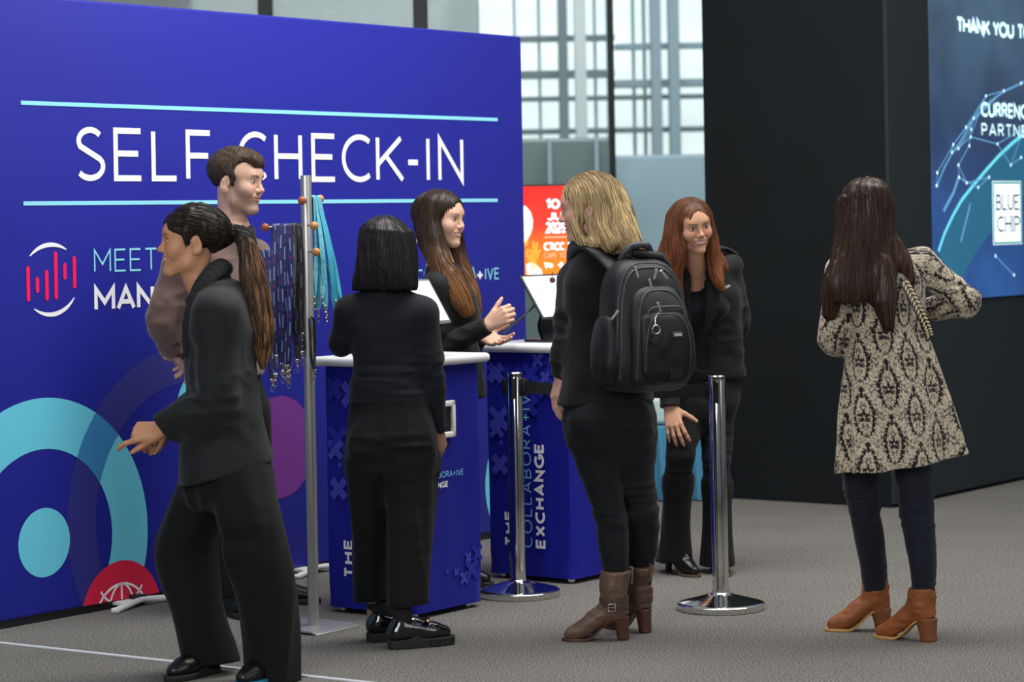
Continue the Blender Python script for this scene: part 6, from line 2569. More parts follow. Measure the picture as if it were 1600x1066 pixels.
    # long hair down the back
    Hs = Sdf()
    hd.e(Hs, (0, -.020, .038), (.090, .110, .092))
    yw = -math.radians(338)
    Hs.loft([(J(1345, 472, -.115), .110, .028, yw, 2.4), (J(1347, 452, -.11), .136, .038, yw, 2.3), (J(1350, 430, -.095), .150, .050, yw, 2.2), (J(1352, 400, -.07), .130, .070, yw, 2.1), (J(1352, 370, -.045), .112, .090, yw, 2.0), (J(1352, 335, -.02), .104, .105, yw, 2.0), (J(1352, 310, -.005), .092, .100, yw, 2.0)], k=.03, capr=.012)
    Hs.chain([J(1325, 395, -.06), J(1305, 440, -.06), J(1297, 490, -.055)], [.045, .042, .022], k=.03)
    Hs.chain([J(1378, 420, -.10), J(1382, 470, -.135), J(1387, 508, -.142)], [.05, .042, .022], k=.03)
    Hs.chain([J(1395, 390, -.04), J(1412, 412, -.055), J(1425, 440, -.06)], [.045, .035, .015], k=.03)
    hd.e(Hs, (0, .115, -.04), (.064, .078, .12), op='s', k=.02)
    Hs.noise(.006, .016, .016, .30, 3)
    hm = hair_mat('dark_brown_hair', .34)

    def colf(X, rv):
        t = np.clip((J(0, 330)[2] - X[:, 2]) / .30, 0, 1)
        side = np.clip((X[:, 0] - J(1370, 400)[0]) / .10, 0, 1)
        k_ = (.65 + .8 * rv + 1.1 * t * rv + 2.6 * side * rv)
        return np.stack([.032 * k_, .0175 * k_, .0120 * k_], 1)
    hb = Hs.build('hair', hm, root, .0055, cols=lambda V: colf(V, np.full(len(V), .2)))
    crown = hd.p(0, -.02, .135)

    def comb(P):
        d = P - crown
        d[:, 2] = 0
        d /= np.maximum(np.linalg.norm(d, axis=1, keepdims=True), .03)
        w = np.clip((P[:, 2] - J(0, 420)[2]) / .2, 0.06, .8)
        d = d * w[:, None]
        d[:, 2] = -1
        return d
    locks('locks', Hs, hm, hb, 2200, comb, (.11, .27), (.0010, .0024), 4, off=(-.001, .0025), zmin=J(1350, 485)[2], col=colf)
    return B


woman_coat()

# ================================================================ WOMAN BEHIND THE LEFT COUNTER, TALKING WITH HER HANDS
def woman_counter():
    B = Body(10.62, (700, 900), 'smiling person with long brown ombre hair and black top gesturing behind the left counter', 100)
    J, r, f, root = B.J, B.r, B.f, B.root
    skin = (.66, .40, .29)
    hd = Head(J(691, 342, .0), yawdir(119, -3), upv=(.02, 0, 1), sc=1.0, smile=1.0, mouth_open=.75, jaw=.95)
    hd.gaze = .0015
    S = B.S
    hd.shape(S, ears=False)
    hd.neck(S, J(690, 428, .02), r0=.048)
    shR, shL = J(684, 446, -.15), J(702, 446, .16)
    elR, wrR = J(690, 545, -.13), J(762, 509, -.22)
    elL, wrL = J(712, 545, .16), J(752, 527, .02)
    S.loft([B.sec(694, 640, .13, .11), B.sec(696, 540, .12, .10), B.sec(694, 460, .13, .09), B.sec(692, 425, .06, .05)], k=.03)
    S.loft([B.sec(692, 690, .11, .09), B.sec(692, 620, .12, .10)], k=.03)
    for a, b, c in ((shL, elL, wrL), (shR, elR, wrR)):
        S.chain([a, b, c], [.044, .036, .024], k=.02)
    for sx in (-1, 1):
        hp = J(692, 700) + r * .085 * sx
        an = hp.copy()
        an[2] = .08
        kn_ = (hp + an) / 2 + f * .03
        S.chain([hp, kn_, an], [.065, .05, .036], k=.03)
    # near hand: back of the hand to the viewer, fingers folded, thumb up
    hand(S, wrR, J(790, 492, -.24) - wrR, (.25, .95, -.12), -1, sc=1.0, curl=(52, 62, 40), thumb=(6, 4), spread=2, thumb_out=.66)
    # far hand: palm up, fingers forward and down a little
    hand(S, wrL, J(786, 536, -.08) - wrL, (-.1, -.50, .85), 1, sc=1.0, curl=(8, 16, 10), thumb=(-5, 0), spread=7, thumb_out=.75)
    R_ = hd.p(0, 0, 0)
    S.build('body', skin_m, root, .009, [(R_ - .15, R_ + .15, .0030), (wrR - (.03, .08, .06), wrR + (.16, .06, .10), .0028), (wrL - (.03, .12, .06), wrL + (.16, .06, .06), .0028)],
            cols=lambda V: hd.paint(V, skin, (.42, .14, .13), (.07, .04, .028), iris=(.05, .03, .02), blush=(.60, .27, .20), lid=(.30, .16, .12)))
    # black top
    T = Sdf()
    T.loft([B.sec(706, 622, .150, .150), B.sec(704, 570, .145, .138), B.sec(704, 520, .142, .128), B.sec(702, 480, .150, .122), B.sec(697, 448, .158, .100), B.sec(694, 430, .120, .078), B.sec(692, 415, .068, .060)], k=.03, capr=.02)
    T.ell(J(722, 480, -.06), (.062, .075, .07), k=.05)
    T.ell(J(722, 480, .06), (.062, .075, .07), k=.05)
    nb = J(692, 428)
    for a, b, c in ((shL, elL, wrL), (shR, elR, wrR)):
        T.cap(nb, a, .046, .054, k=.05)
        T.chain([a, a * .5 + b * .5, b, b * .5 + c * .5, c + unit(c - b) * .005], [.058, .054, .050, .044, .038], k=.03)
        cl = unit(c - b)
        T.cut(c + cl * .002, cl, .07)
    T.noise(.0045, .045, .045, .035, 3, elR - .15, elR + .15)
    T.noise(.004, .09, .09, .05, 5)
    T.noise(.005, .08, .08, .040, 13, elR - .15, elR + .15, ridged=True)
    top = T.build('top', blk_suit, root, .0055)
    q = [J(736, 556, -.05), J(740, 590, -.06), J(742, 613, -.06)]
    D_ = Sdf()
    D_.chain(q, [.030, .036, .038], k=.02, flat=(0, 1, 0), fr=.45)
    D_.cut(q[-1], (0, 0, -1), .1)
    D_.build('open_front', blk_suit, top, .005)
    Tr = Sdf()
    for sx in (-1, 1):
        hp = J(694, 660) + r * .085 * sx
        an = hp.copy()
        an[2] = .10
        Tr.chain([hp, (hp + an) / 2 + f * .03, an], [.115, .085, .085], k=.04)
    Tr.loft([B.sec(694, 710, .09, .08), B.sec(694, 670, .155, .13), B.sec(696, 610, .14, .13)], k=.05, capr=.03)
    Tr.build('trousers', blk_wool, root, .009)
    for sx in (-1, 1):
        hp = J(692, 700) + r * .085 * sx
        shoe('shoe', (hp[0] - f[0] * .06, hp[1] - f[1] * .06, 0), f, leather_b, rubber, root)
    # long ombre hair: centre parted, behind the near shoulder and down in front
    Hs = Sdf()
    hd.e(Hs, (0, -.018, .040), (.088, .106, .088))
    cz = lambda px, py, dy: J(px, py, dy)
    Hs.chain([hd.p(.050, -.03, .06), hd.p(.074, -.012, -.02), J(685, 395, -.105), J(694, 425, -.135), J(708, 458, -.150), J(727, 488, -.145), J(738, 482, -.12)][:6], [.045, .044, .042, .044, .040, .018], k=.03)
    Hs.chain([hd.p(.03, -.075, .03), J(666, 362, -.04), J(673, 386, -.08), J(688, 415, -.13)], [.050, .045, .042, .030], k=.035)
    Hs.chain([hd.p(-.06, .0, .05), hd.p(-.078, .022, -.04), J(716, 400, .05), J(727, 430, .03), J(738, 460, .0), J(747, 484, -.02)], [.030, .026, .034, .036, .032, .014], k=.025)
    Hs.chain([J(705, 430, -.14), J(722, 462, -.145), J(735, 486, -.14)], [.035, .034, .016], k=.03)
    hd.e(Hs, (.004, .118, -.030), (.0665, .082, .108), op='s', k=.010)
    Hs.noise(.003, .014, .014, .40, 3)
    hm = hair_mat('ombre_brown_hair', .33)

    def colf(X, rv):
        t = np.clip((J(0, 385)[2] - X[:, 2]) / .26, 0, 1)[:, None]
        k_ = (.6 + .9 * rv)[:, None]
        return (np.array([[.030, .019, .013]]) * (1 - t) + np.array([[.24, .105, .040]]) * t) * k_
    hb = Hs.build('hair', hm, root, .005, cols=lambda V: colf(V, np.full(len(V), .35)))

    def comb(P):
        L = hd.local(P)
        w = np.clip((L[:, 2] - .05) / .08, 0, 1)
        d = (hd.R[:, 0][None] * np.sign(L[:, 0])[:, None] * 1.1 + hd.R[:, 1][None] * -.25) * w[:, None]
        d = d + np.array([0, 0, -1.0])[None]
        low = np.clip((J(0, 400)[2] - P[:, 2]) / .1, 0, 1)
        d[:, 0] += .48 * low
        return d
    locks('locks', Hs, hm, hb, 2000, comb, (.08, .22), (.0012, .0026), 4, zmin=J(700, 478)[2], col=colf)
    return B


woman_counter()


# ================================================================ AUBURN HAIRED WOMAN LEANING FORWARD
def woman_auburn():
    B = Body(10.95, (1085, 892), 'smiling person with long auburn hair and black jacket leaning forward behind the right chrome post', 168)
    J, r, f, root = B.J, B.r, B.f, B.root
    skin = (.56, .30, .19)
    hd = Head(J(1081.5, 352, -.22), yawdir(161, -9), upv=(-.16, 0, 1), sc=.985, smile=1.0, mouth_open=.75, jaw=.89)
    S = B.S
    hd.shape(S, ears=False)
    hd.neck(S, J(1091, 432, -.05), r0=.047, r1=.050)
    shR, shL = J(1052, 440, -.02), J(1137, 418, .02)
    elR, wrR = J(1040, 545, -.04), J(1047, 636, -.12)
    elL, wrL = J(1155, 510, .12), J(1115, 540, .24)
    S.loft([B.sec(1106, 600, .135, .10, .08), B.sec(1104, 520, .122, .095, .03), B.sec(1098, 455, .135, .09, -.01), B.sec(1094, 420, .08, .06, -.02)], k=.03)
    S.loft([B.sec(1102, 635, .12, .09, .06), B.sec(1106, 590, .13, .10, .07)], k=.03)
    for a, b, c in ((shL, elL, wrL), (shR, elR, wrR)):
        S.chain([a, b, c], [.044, .035, .025], k=.02)
    R1 = [J(1072, 645, .03), J(1063, 712, -.10), J(1056, 800, .0), J(1052, 866, .04)]
    R2 = [J(1120, 645, .06), J(1120, 725, .0), J(1121, 800, .04), J(1118, 866, .06)]
    for q in (R1, R2):
        S.chain(q, [.060, .042, .034, .030], k=.02)
    hand(S, wrR, J(1054, 668, -.16) - wrR, (.15, .8, .1), -1, sc=1.0, curl=(14, 24, 16), spread=8, thumb=(8, 6), thumb_out=.95)
    hand(S, wrL, (-.6, .2, -.5), (0, 1, 0), 1, sc=.95, curl=(30, 40, 30))
    R_ = hd.p(0, 0, 0)
    S.build('body', skin_m, root, .009, [(R_ - .15, R_ + .15, .0028), (wrR - (.06, .10, .13), wrR + (.10, .06, .03), .0030)],
            cols=lambda V: hd.paint(V, skin, (.46, .15, .13), (.045, .025, .018), iris=(.03, .018, .012), blush=(.52, .20, .13), lid=(.22, .11, .07)))
    # black inner top with a V neck
    T0 = Sdf()
    T0.loft([B.sec(1106, 612, .140, .110, .08), B.sec(1105, 560, .132, .106, .05), B.sec(1104, 520, .130, .104, .03), B.sec(1100, 470, .142, .104, -.01), B.sec(1097, 440, .135, .088, -.02), B.sec(1094, 418, .09, .07, -.02)], k=.03, capr=.02)
    for px in (1080, 1116):
        T0.ell(J(px, 482, -.09), (.058, .055, .062), k=.04)
    v0, v1, v2 = J(1088, 468, -.20), J(1072, 420, -.16), J(1109, 416, -.16)
    for t in np.linspace(0, 1, 7):
        p = v0 * (1 - t) + (v1 + v2) / 2 * t
        T0.cap(p - (p - v1) * .0 + (v1 - v2) * .5 * t, p - (v1 - v2) * .5 * t, .012 + .03 * t, k=.008, op='s', flat=(0, 1, 0), fr=4)
    T0.noise(.004, .07, .07, .05, 5)
    T0.build('black_top', blk_knit, root, .0055)
    # jacket, open in front
    T = Sdf()
    T.loft([B.sec(1110, 590, .160, .130, .08), B.sec(1108, 555, .152, .125, .06), B.sec(1106, 520, .148, .120, .035), B.sec(1101, 470, .158, .116, -.005), B.sec(1097, 440, .155, .100, -.01), B.sec(1095, 418, .115, .078, -.01), B.sec(1093, 405, .07, .062, -.01)], k=.03, capr=.012)
    op_ = [(1100, 620, .045), (1097, 560, .050), (1095, 500, .044), (1092, 455, .040), (1090, 425, .040), (1089, 405, .046)]
    P_ = [J(x, y, -.16) for x, y, w in op_]
    for i in range(len(P_) - 1):
        T.cap(P_[i], P_[i + 1], op_[i][2], op_[i + 1][2], k=.01, op='s', flat=(0, 1, 0), fr=2.4)
    nb = J(1093, 430)
    for a, b, c in ((shL, elL, wrL), (shR, elR, wrR)):
        T.cap(nb, a, .045, .054, k=.05)
        cl = unit(c - b)
        T.chain([a, a * .5 + b * .5, b, b * .5 + c * .5, c + cl * .004], [.060, .055, .050, .045, .040], k=.03)
        T.cut(c, cl, .07)
    T.noise(.005, .045, .045, .035, 3, elL - .15, elL + .15)
    T.noise(.004, .09, .09, .06, 5)
    T.noise(.005, .09, .09, .045, 13, ridged=True)
    jk = T.build('jacket', blk_suit, root, .0055)
    # shoulder tab and lapels
    Ep = Sdf()
    Ep.chain([J(1121, 388, -.02), J(1132, 388, -.0), J(1146, 396, .02)], [.026, .028, .026], k=.01, flat=(.25, 0, 1), fr=.30)
    Ep.build('shoulder_tab', blk_suit, jk, .004)
    MB().ball(J(1124, 385, -.045), .006, (1, 1, .5)).build('button', leather_b, jk, smooth=60)
    Lp = Sdf()
    Lp.chain([J(1104, 408, -.11), J(1114, 440, -.145), J(1112, 480, -.155), J(1104, 520, -.13)], [.020, .030, .028, .010], k=.01, flat=(0, 1, .1), fr=.35)
    Lp.chain([J(1075, 412, -.11), J(1068, 450, -.145), J(1078, 500, -.145)], [.020, .030, .012], k=.01, flat=(0, 1, .1), fr=.35)
    Lp.build('lapels', blk_suit, jk, .0045)
    MB().box(J(1135, 449, -.135), (.017, .0025, .0055), ((ZX * .45 + Vector((1, 0, 0))).normalized(), Vector((0, -1, 0)), (ZX - Vector((.45, 0, 0))).normalized()), bevel=.002).build('name_pin', mat('pale_pin', '#c9cdb8', rough=.35, metal=.4), jk)
    # flared trousers
    Tr = Sdf()
    Tr.loft([B.sec(1096, 668, .075, .08, .05), B.sec(1098, 650, .125, .11, .05), B.sec(1102, 630, .148, .125, .06), B.sec(1105, 610, .148, .118, .075), B.sec(1106, 585, .138, .11, .08)], k=.04, capr=.03)
    for q, hemx in ((R1, 1053), (R2, 1121)):
        Tr.chain([q[0], q[0] * .5 + q[1] * .5, q[1], q[1] * .5 + q[2] * .5], [.078, .068, .060, .056], k=.035)
        h = J(hemx, 878 if hemx < 1100 else 881, .05)
        kz = q[1] * .6 + q[2] * .4
        yw = -math.radians(B.a)
        Tr.loft([(h, .072, .110, yw, 2.1), (h * .6 + kz * .4, .060, .080, yw, 2.1), (kz, .058, .062, yw, 2.0)], k=.04, capr=.006)
    Tr.noise(.005, .06, .06, .35, 14, ridged=True)
    Tr.noise(.004, .05, .05, .20, 4)
    Tr.noise(.004, .10, .10, .02, 6, J(1020, 760, -.3), J(1160, 660, .3))
    Tr.build('trousers', blk_wool, root, .0055)
    for k, q in enumerate((R1, R2)):
        ft = yawdir((148, 170)[k])
        fl_ = q[3] * (1, 1, 0) - ft * .055
        an = fl_ + ft * .055 + (0, 0, .15)
        heeled_boot(fl_, ft, an, an + (0, 0, .06), leather_b, leather_b, mat('dark_bronze_welt', '#5a4a36', rough=.4), root, heel=.065, L=.240, r_an=.040, r_top=.042, hw=.014, name='heeled_shoe')
    # hair
    Hs = Sdf()
    hd.e(Hs, (0, -.016, .036), (.086, .105, .086))
    Hs.chain([hd.p(.045, .0, .06), hd.p(.078, .006, -.02), hd.p(.086, .015, -.09), J(1051, 430, -.19), J(1055, 465, -.20), J(1066, 492, -.20)], [.034, .036, .040, .044, .036, .012], k=.025)
    Hs.chain([hd.p(.06, -.03, .03), hd.p(.085, -.025, -.06), J(1042, 410, -.15), J(1043, 450, -.14)], [.045, .048, .050, .03], k=.03)
    Hs.chain([hd.p(-.045, .0, .06), hd.p(-.072, .008, -.01), hd.p(-.082, .008, -.08), J(1118, 415, -.17), J(1122, 440, -.18), J(1128, 452, -.175)], [.030, .026, .028, .030, .024, .010], k=.025)
    Hs.chain([J(1112, 395, -.14), J(1124, 408, -.13), J(1133, 420, -.13)], [.028, .028, .014], k=.03)
    Hs.chain([hd.p(0, -.07, -.02), hd.p(0, -.085, -.10)], [.06, .05], k=.03)
    hd.e(Hs, (.0, .118, -.034), (.0650, .084, .110), op='s', k=.010)
    Hs.cap(hd.p(0, .05, -.115), hd.p(0, .08, -.28), .058, .048, k=.012, op='s', flat=hd.R[:, 1], fr=1.6)
    Hs.noise(.003, .014, .014, .40, 3)
    hm = hair_mat('auburn_hair', .46)

    def colf(X, rv):
        L = hd.local(X)
        t = np.clip((.10 - L[:, 2]) / .30, 0, 1)[:, None]
        k_ = (.55 + .95 * rv)[:, None]
        part = .85 * np.exp(-(L[:, 0] / .012) ** 2)[:, None] * (L[:, 2] > .07)[:, None]
        c = (np.array([[.115, .046, .022]]) * (1 - t) + np.array([[.27, .095, .040]]) * t) * k_
        return c * (1 - .75 * part) + np.array([[.02, .012, .009]]) * part * .75
    hb = Hs.build('hair', hm, root, .0048, cols=lambda V: colf(V, np.full(len(V), .35)))

    def comb(P):
        L = hd.local(P)
        w = np.clip((L[:, 2] - .04) / .08, 0, 1)
        d = (hd.R[:, 0][None] * np.sign(L[:, 0])[:, None] * 1.2 + hd.R[:, 1][None] * -.3) * w[:, None]
        d = d + np.array([0, 0, -1.0])[None]
        low = np.clip((J(0, 430)[2] - P[:, 2]) / .06, 0, 1)
        d[:, 0] += np.where(P[:, 0] > J(1090, 430)[0], .45, .25) * low
        return d
    locks('locks', Hs, hm, hb, 1900, comb, (.07, .20), (.0011, .0024), 4, zmin=J(1060, 470)[2], col=colf)
    return B


woman_auburn()

# ================================================================ MAN IN THE BROWN SWEATER
def man():
    B = Body(10.15, (385, 952), 'person with short brown hair and stubble in a taupe sweater beside the lanyard stand', 118)
    J, r, f, root = B.J, B.r, B.f, B.root
    skin = (.64, .40, .30)
    hd = Head(J(372, 283), yawdir(111, -4), sc=1.09, male=True, smile=.75, mouth_open=.05, nose=1.15, jaw=1.02)
    S = B.S
    hd.shape(S)
    hd.neck(S, J(362, 366, .02), r0=.056, r1=.062)
    shR, shL = J(283, 415, -.12), J(395, 402, .15)
    elR, wrR = J(250, 500, -.15), J(267, 545, .0)
    elL, wrL = J(376, 500, .27), J(304, 552, .17)
    S.loft([B.sec(338, 600, .15, .11), B.sec(338, 500, .145, .11), B.sec(340, 430, .16, .11), B.sec(350, 385, .08, .07)], k=.03)
    S.loft([B.sec(356, 655, .11, .09), B.sec(345, 590, .13, .10)], k=.03)
    for a, b, c in ((shL, elL, wrL), (shR, elR, wrR)):
        S.chain([a, b, c], [.05, .042, .030], k=.02)
    LL = [J(385, 650, .08), J(398, 790, .10), J(418, 905, .20)]
    RL = [J(335, 650, -.08), J(340, 800, -.10), J(348, 925, -.10)]
    for q in (LL, RL):
        S.chain(q, [.068, .05, .040], k=.03)
    hand(S, wrR, J(286, 566, .06) - wrR, (-.5, -.4, .3), -1, sc=1.0, curl=(30, 35, 25), thumb_out=.4)
    hand(S, wrL, J(274, 562, .12) - wrL, (-.7, -.4, .2), 1, sc=1.0, curl=(30, 35, 25))
    R_ = hd.p(0, 0, 0)
    S.build('body', skin_m, root, .009, [(R_ - .17, R_ + .17, .0030), (wrR - (.06, .09, .12), wrR + (.15, .12, .06), .003)],
            cols=lambda V: hd.paint(V, skin, (.50, .22, .19), (.06, .04, .028), iris=(.07, .06, .05), beard=(.16, .10, .075), blush=(.62, .30, .24), teeth=False))
    # sweater
    T = Sdf()
    T.loft([B.sec(352, 588, .172, .138), B.sec(350, 572, .180, .145), B.sec(346, 530, .178, .140), B.sec(342, 480, .180, .138), B.sec(340, 430, .190, .130), B.sec(343, 400, .180, .108), B.sec(350, 382, .125, .085), B.sec(357, 366, .085, .078), B.sec(359, 358, .073, .074)], k=.03, capr=.012)
    nb = J(352, 388)
    for a, b, c in ((shL, elL, wrL), (shR, elR, wrR)):
        T.cap(nb, a, .055, .062, k=.06)
        cl = unit(c - b)
        T.chain([a, a * .5 + b * .5, b, b * .5 + c * .5, c], [.062, .064, .058, .050, .043], k=.06)
        T.cut(c - cl * .004, cl, .07)
    T.noise(.006, .05, .05, .035, 3, elR - .16, elR + .12)
    T.noise(.004, .09, .09, .06, 5)
    T.noise(.004, .05, .05, .03, 8, J(250, 600, -.3), J(430, 540, .3))
    T.noise(.005, .09, .09, .045, 13, ridged=True)
    T.build('sweater', brown_knit, root, .0055)
    # black shirt collar
    C_ = Sdf()
    n = 14
    for k in range(n):
        aa = [2 * math.pi * (k + t) / n for t in (0, 1)]
        if k == 0: continue
        p = []
        for a in aa:
            d = f * math.cos(a) + r * math.sin(a)
            p.append(J(362, 350) + d * np.array([.073, .073, 0]) + np.array([0, 0, .020 * -math.cos(a) - .012]))
        C_.cap(p[0], p[1], .034, .034, k=.008, flat=unit((p[0] + p[1]) / 2 - J(362, 350)), fr=.28)
    C_.chain([J(354, 378, .01), J(361, 358, .005)], [.092, .068], k=.01)
    C_.cut(J(362, 352), unit(np.array([0, 0, 1.0]) + f * .25), .12)
    for sx in (1, -1):
        C_.chain([J(362, 350) + f * .074 + r * sx * .030 + np.array([0, 0, -.030]), J(362, 350) + f * .092 + r * sx * .040 + np.array([0, 0, -.085])], [.026, .010], k=.01, flat=f, fr=.3)
    C_.build('shirt_collar', blk_shirt, root, .0045)
    P = Sdf()
    P.loft([B.sec(360, 695, .08, .08), B.sec(358, 660, .150, .125), B.sec(354, 620, .170, .135), B.sec(351, 575, .160, .125)], k=.03, capr=.03)
    P.chain([J(384, 640, .08), J(392, 720, .09), J(400, 800, .10), J(417, 915, .20)], [.105, .085, .072, .068], k=.03)
    P.chain([J(335, 640, -.08), J(338, 720, -.09), J(342, 800, -.10), J(349, 925, -.10)], [.105, .085, .072, .068], k=.03)
    P.noise(.004, .05, .05, .2, 4)
    P.build('trousers', blk_wool, root, .006)
    for q, ft in ((LL, yawdir(112)), (RL, yawdir(140))):
        p = q[2] * (1, 1, 0) - ft * .06
        shoe('shoe', p, ft, leather_b, rubber, root, L=.30, w=.046, sole_h=.024, high=.075)
    # short hair
    Hs = Sdf()
    hd.e(Hs, (0, -.024, .044), (.0800, .1005, .0855), k=.01)
    hd.e(Hs, (0, .026, .020), (.0700, .0670, .0760), k=.02)
    hd.e(Hs, (0, .020, .078), (.066, .070, .044), k=.025)
    hd.c(Hs, (-.026, .070, .072), (.036, .072, .078), .016, .015, k=.03)
    hd.e(Hs, (0, .122, -.008), (.085, .060, .074), op='s', k=.010)
    hd.e(Hs, (.0, .062, -.026), (.110, .046, .066), op='s', k=.012)
    for x in (-1, 1):
        hd.e(Hs, (x * .066, .074, .046), (.024, .034, .032), op='s', k=.03)
        hd.e(Hs, (x * .080, -.012, -.014), (.022, .019, .034), op='s', k=.008)
        hd.c(Hs, (x * .0665, .008, .028), (x * .0690, .010, -.016), .0070, .0040, k=.012)
    hd.e(Hs, (0, -.03, -.108), (.12, .13, .058), op='s', k=.02)
    Hs.noise(.0018, .010, .010, .010, 3)
    hm = hair_mat('short_brown_hair', .5)
    colf = lambda X, rv: np.array([[.075, .050, .034]]) * (.45 + 1.0 * rv)[:, None] * (.6 + .5 * np.clip((hd.local(X)[:, 2:3] + .02) / .10, 0, 1))
    hb = Hs.build('hair', hm, root, .0042, cols=lambda V: colf(V, np.full(len(V), .4)))

    def comb(P):
        L = hd.local(P)
        top = np.clip((L[:, 2] - .06) / .05, 0, 1)[:, None]
        dl = np.array([[.55, .75, .25]]) * top + np.array([[0, -.35, -1.0]]) * (1 - top)
        return dl @ hd.R.T
    locks('locks', Hs, hm, hb, 1700, comb, (.015, .034), (.0007, .0014), 4, off=(-.001, .0025), col=colf, nstep=7)
    return B


man()


# ================================================================ WOMAN WALKING PAST IN FRONT
def woman_walking():
    B = Body(8.58, (370, 1066), 'smiling person with a long brown ponytail, black blazer and wide trousers walking past in front', 262)
    J, r, f, root = B.J, B.r, B.f, B.root
    skin = (.53, .265, .15)
    hd = Head(J(297, 377, .0), yawdir(257, 2), sc=1.03, smile=1.0, mouth_open=.85, jaw=.95)
    S = B.S
    hd.shape(S)
    hd.neck(S, J(332, 455, .02), r0=.050)
    # her left side is towards the viewer
    shL, shR = J(338, 490, -.16), J(352, 484, .16)
    elL, wrL = J(336, 628, -.17), J(252, 671, -.12)
    elR, wrR = J(330, 620, .18), J(258, 668, .04)
    S.loft([B.sec(345, 700, .13, .11), B.sec(345, 600, .115, .095), B.sec(345, 510, .13, .095), B.sec(340, 455, .06, .05)], k=.03)
    S.loft([B.sec(350, 775, .10, .085), B.sec(345, 690, .11, .09)], k=.03)
    for a, b, c in ((shL, elL, wrL), (shR, elR, wrR)):
        S.chain([a, b, c], [.045, .037, .027], k=.02)
    # far leg forward, near leg back
    FL = [J(325, 760, .09), J(285, 870, .13), J(326, 1030, .13)]
    NL_ = [J(370, 760, -.09), J(395, 890, -.08), J(425, 1050, -.02)]
    for q in (FL, NL_):
        S.chain(q, [.065, .05, .036], k=.03)
    # hands held together: near one half closed with the index finger forward
    hand(S, wrL, J(220, 675, -.11) - wrL, (.05, .80, -.55), -1, sc=1.0, curls=[(14, 20, 12), (62, 75, 45), (66, 78, 45), (66, 75, 40)], thumb=(4, 6), spread=3, thumb_out=.42)
    hand(S, wrR, J(232, 695, .0) - wrR, (.2, -.8, .4), 1, sc=.96, curl=(45, 55, 35), thumb_out=.5)
    R_ = hd.p(0, 0, 0)
    S.build('body', skin_m, root, .009, [(R_ - .16, R_ + .16, .0030), (wrL - (.14, .06, .10), wrL + (.05, .18, .05), .0029)],
            cols=lambda V: hd.paint(V, skin, (.40, .15, .12), (.03, .02, .014), iris=(.03, .02, .015), blush=(.52, .22, .12), lid=(.24, .11, .07)))
    # turtleneck
    N_ = Sdf()
    N_.chain([J(337, 486, .01), J(333, 445, .01), J(327, 415, .008)], [.088, .068, .061], k=.01)
    nd = unit(J(300, 405) - J(324, 432))
    N_.cut(J(324, 431, .008), nd, .1)
    N_.build('turtleneck', blk_knit, root, .005)
    # blazer
    T = Sdf()
    T.loft([B.sec(359, 790, .185, .172), B.sec(358, 745, .178, .168), B.sec(354, 705, .164, .154), B.sec(350, 650, .148, .132), B.sec(347, 600, .145, .122), B.sec(345, 550, .152, .124), B.sec(344, 510, .165, .118), B.sec(343, 480, .160, .100), B.sec(340, 462, .125, .085), B.sec(336, 446, .078, .072)], k=.03, capr=.006)
    nb = J(340, 470)
    for a, b, c in ((shL, elL, wrL), (shR, elR, wrR)):
        T.cap(nb, a, .052, .060, k=.08)
        cl = unit(c - b)
        T.chain([a, a * .5 + b * .5, b, b * .5 + c * .5, c], [.064, .066, .063, .058, .051], k=.075)
        T.cut(c - cl * .010, cl, .09)
    T.cut(J(358, 736), unit(np.cross(A3((0, 1, 0)), J(433, 716) - J(285, 757))) * (1 if np.cross(A3((0, 1, 0)), J(433, 716) - J(285, 757))[2] < 0 else -1), .5)
    T.noise(.006, .06, .06, .04, 3, elL - .16, elL + .14)
    T.noise(.004, .10, .10, .07, 5)
    T.noise(.004, .05, .05, .20, 9, J(270, 760, -.3), J(440, 640, .3))
    T.noise(.007, .10, .10, .045, 13, elL - .16, elL + .14, ridged=True)
    T.noise(.005, .10, .10, .14, 15, ridged=True)
    bz = T.build('blazer', wlk_suit, root, .006)
    C_ = Sdf()
    C_.chain([J(301, 466, -.10), J(316, 443, -.088), J(341, 419, -.035), J(353, 420, .03)], [.018, .028, .034, .028], k=.01, flat=unit((0, -1, .35)), fr=.24)
    C_.chain([J(304, 468, -.115), J(296, 505, -.130), J(288, 560, -.115)], [.022, .028, .010], k=.01, flat=unit((-.3, -1, 0)), fr=.22)
    C_.build('lapel', wlk_suit, bz, .005)
    # wide trousers in mid stride
    P = Sdf()
    yw = -math.radians(B.a)
    P.loft([(J(329, 1030, .13), .085, .096, yw, 2.1), (J(309, 955, .13), .090, .092, yw, 2.1), (J(298, 905, .13), .094, .103, yw, 2.1), (J(293, 855, .12), .098, .105, yw, 2.1), (J(305, 800, .10), .100, .095, yw, 2.1), (J(322, 750, .08), .095, .088, yw, 2.1), (J(332, 705, .06), .075, .070, yw, 2.1)], k=.025, capr=.006)
    P.loft([(J(425, 1064, -.03), .090, .090, yw, 2.1), (J(420, 985, -.05), .094, .094, yw, 2.1), (J(413, 925, -.07), .098, .098, yw, 2.1), (J(400, 865, -.085), .104, .108, yw, 2.1), (J(388, 800, -.09), .108, .108, yw, 2.1), (J(376, 748, -.08), .098, .100, yw, 2.1), (J(365, 705, -.06), .075, .080, yw, 2.1)], k=.025, capr=.006)
    P.loft([B.sec(350, 800, .060, .070), B.sec(352, 775, .110, .115), B.sec(352, 740, .130, .138), B.sec(350, 705, .128, .125), B.sec(348, 680, .12, .11)], k=.08, capr=.03)
    P.noise(.010, .08, .08, .50, 14, ridged=True)
    P.noise(.006, .06, .06, .30, 4)
    P.noise(.008, .14, .14, .05, 7, J(230, 900, -.3), J(450, 770, .3))
    P.build('trousers', blk_wool, root, .006)
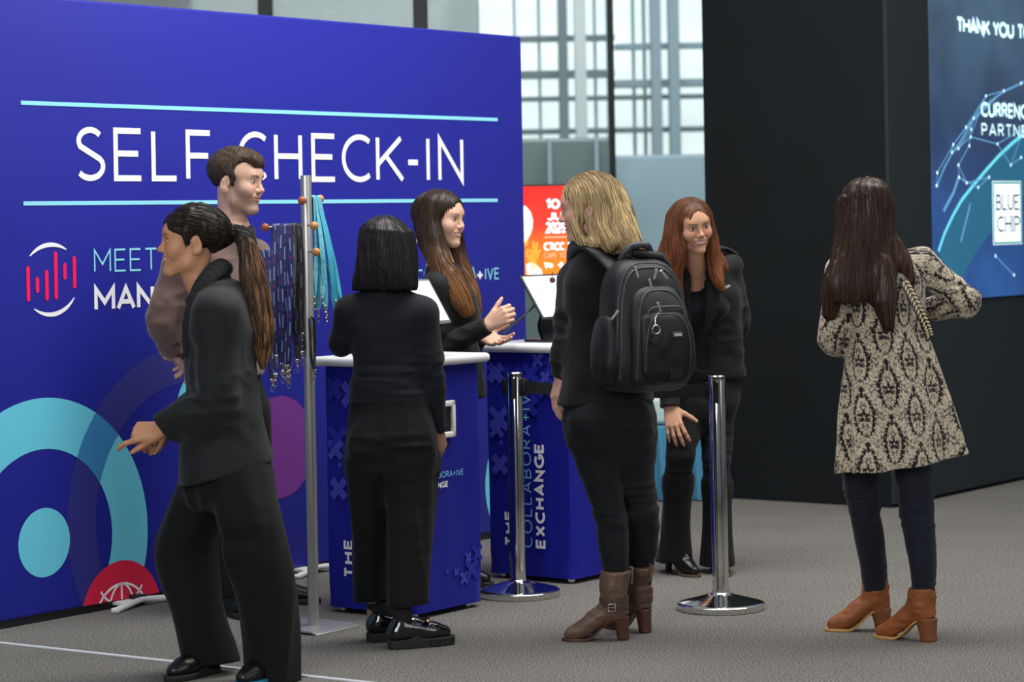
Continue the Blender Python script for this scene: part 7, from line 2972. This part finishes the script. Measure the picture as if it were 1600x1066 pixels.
    for q, ft, hx in ((FL, yawdir(218), .05), (NL_, yawdir(212), .06)):
        p = q[2] * (1, 1, 0) - ft * hx
        shoe('shoe', p, ft, leather_b, mat('teal_rubber_sole', '#2a7fa0', rough=.5) if q is NL_ else rubber, root, L=.26, w=.043, high=.07)
    # hair pulled back into a long ponytail
    Hs = Sdf()
    hd.e(Hs, (0, -.026, .044), (.0825, .1060, .0840), k=.01)
    hd.e(Hs, (0, .026, .022), (.0715, .0690, .0780), k=.02)
    hd.e(Hs, (0, .130, -.012), (.092, .072, .080), op='s', k=.012)
    hd.e(Hs, (0, .064, -.034), (.110, .056, .062), op='s', k=.014)
    hd.e(Hs, (0, .02, -.105), (.12, .12, .060), op='s', k=.02)
    for x in (-1, 1):
        hd.e(Hs, (x * .082, -.012, -.014), (.022, .019, .034), op='s', k=.008)
        hd.c(Hs, (x * .0690, .028, .030), (x * .0700, .022, -.030), .006, .0025, k=.012)
    tie = hd.p(0, -.128, .020)
    Hs.chain([hd.p(0, -.085, .020), tie], [.050, .021], k=.03)
    Hs.chain([tie, J(374, 366, .02), J(388, 392, .0), J(396, 440, -.01), J(403, 490, -.01), J(408, 535, -.01), J(411, 572, -.005)], [.022, .028, .034, .044, .048, .040, .012], k=.012, n=6)
    Hs.noise(.005, .014, .014, .16, 3)
    hm = hair_mat('ponytail_brown_hair', .34)

    def colf(X, rv):
        t = np.clip((X[:, 0] - J(372, 400)[0]) / .06, 0, 1)[:, None] * np.clip((J(0, 370)[2] - X[:, 2]) / .05, 0, 1)[:, None]
        k_ = (.5 + 1.0 * rv)[:, None]
        gold_ = ((rv > .62) * 1.0)[:, None]
        dark = np.array([[.017, .0125, .010]])
        tail = np.array([[.070, .035, .020]]) * (1 - gold_) + np.array([[.24, .125, .060]]) * gold_
        return (dark * (1 - t) + tail * t) * k_
    hb = Hs.build('hair', hm, root, .005, cols=lambda V: colf(V, np.full(len(V), .45)))

    def comb(P):
        to = tie[None] - P
        dist = np.linalg.norm(to, axis=1, keepdims=True)
        d = to / np.maximum(dist, .02)
        tail = (P[:, 0] > tie[0] - .01)
        d[tail] = np.array([.10, 0, -1.0])
        up_ = tail & (P[:, 2] > J(0, 376)[2])
        d[up_] = np.array([.8, 0, -.4])
        return d
    locks('locks', Hs, hm, hb, 1700, comb, (.05, .14), (.0010, .0024), 4, zmin=J(400, 550)[2], col=colf)
    MB().lathe(Vector(tie), [(.022, -.010), (.027, -.005), (.027, .005), (.022, .010)], n=20, axis=Vector(unit(J(374, 366, .02) - hd.p(0, -.085, .02)))).build('hair_tie', sock_m, hb, smooth=60)
    return B


woman_walking()
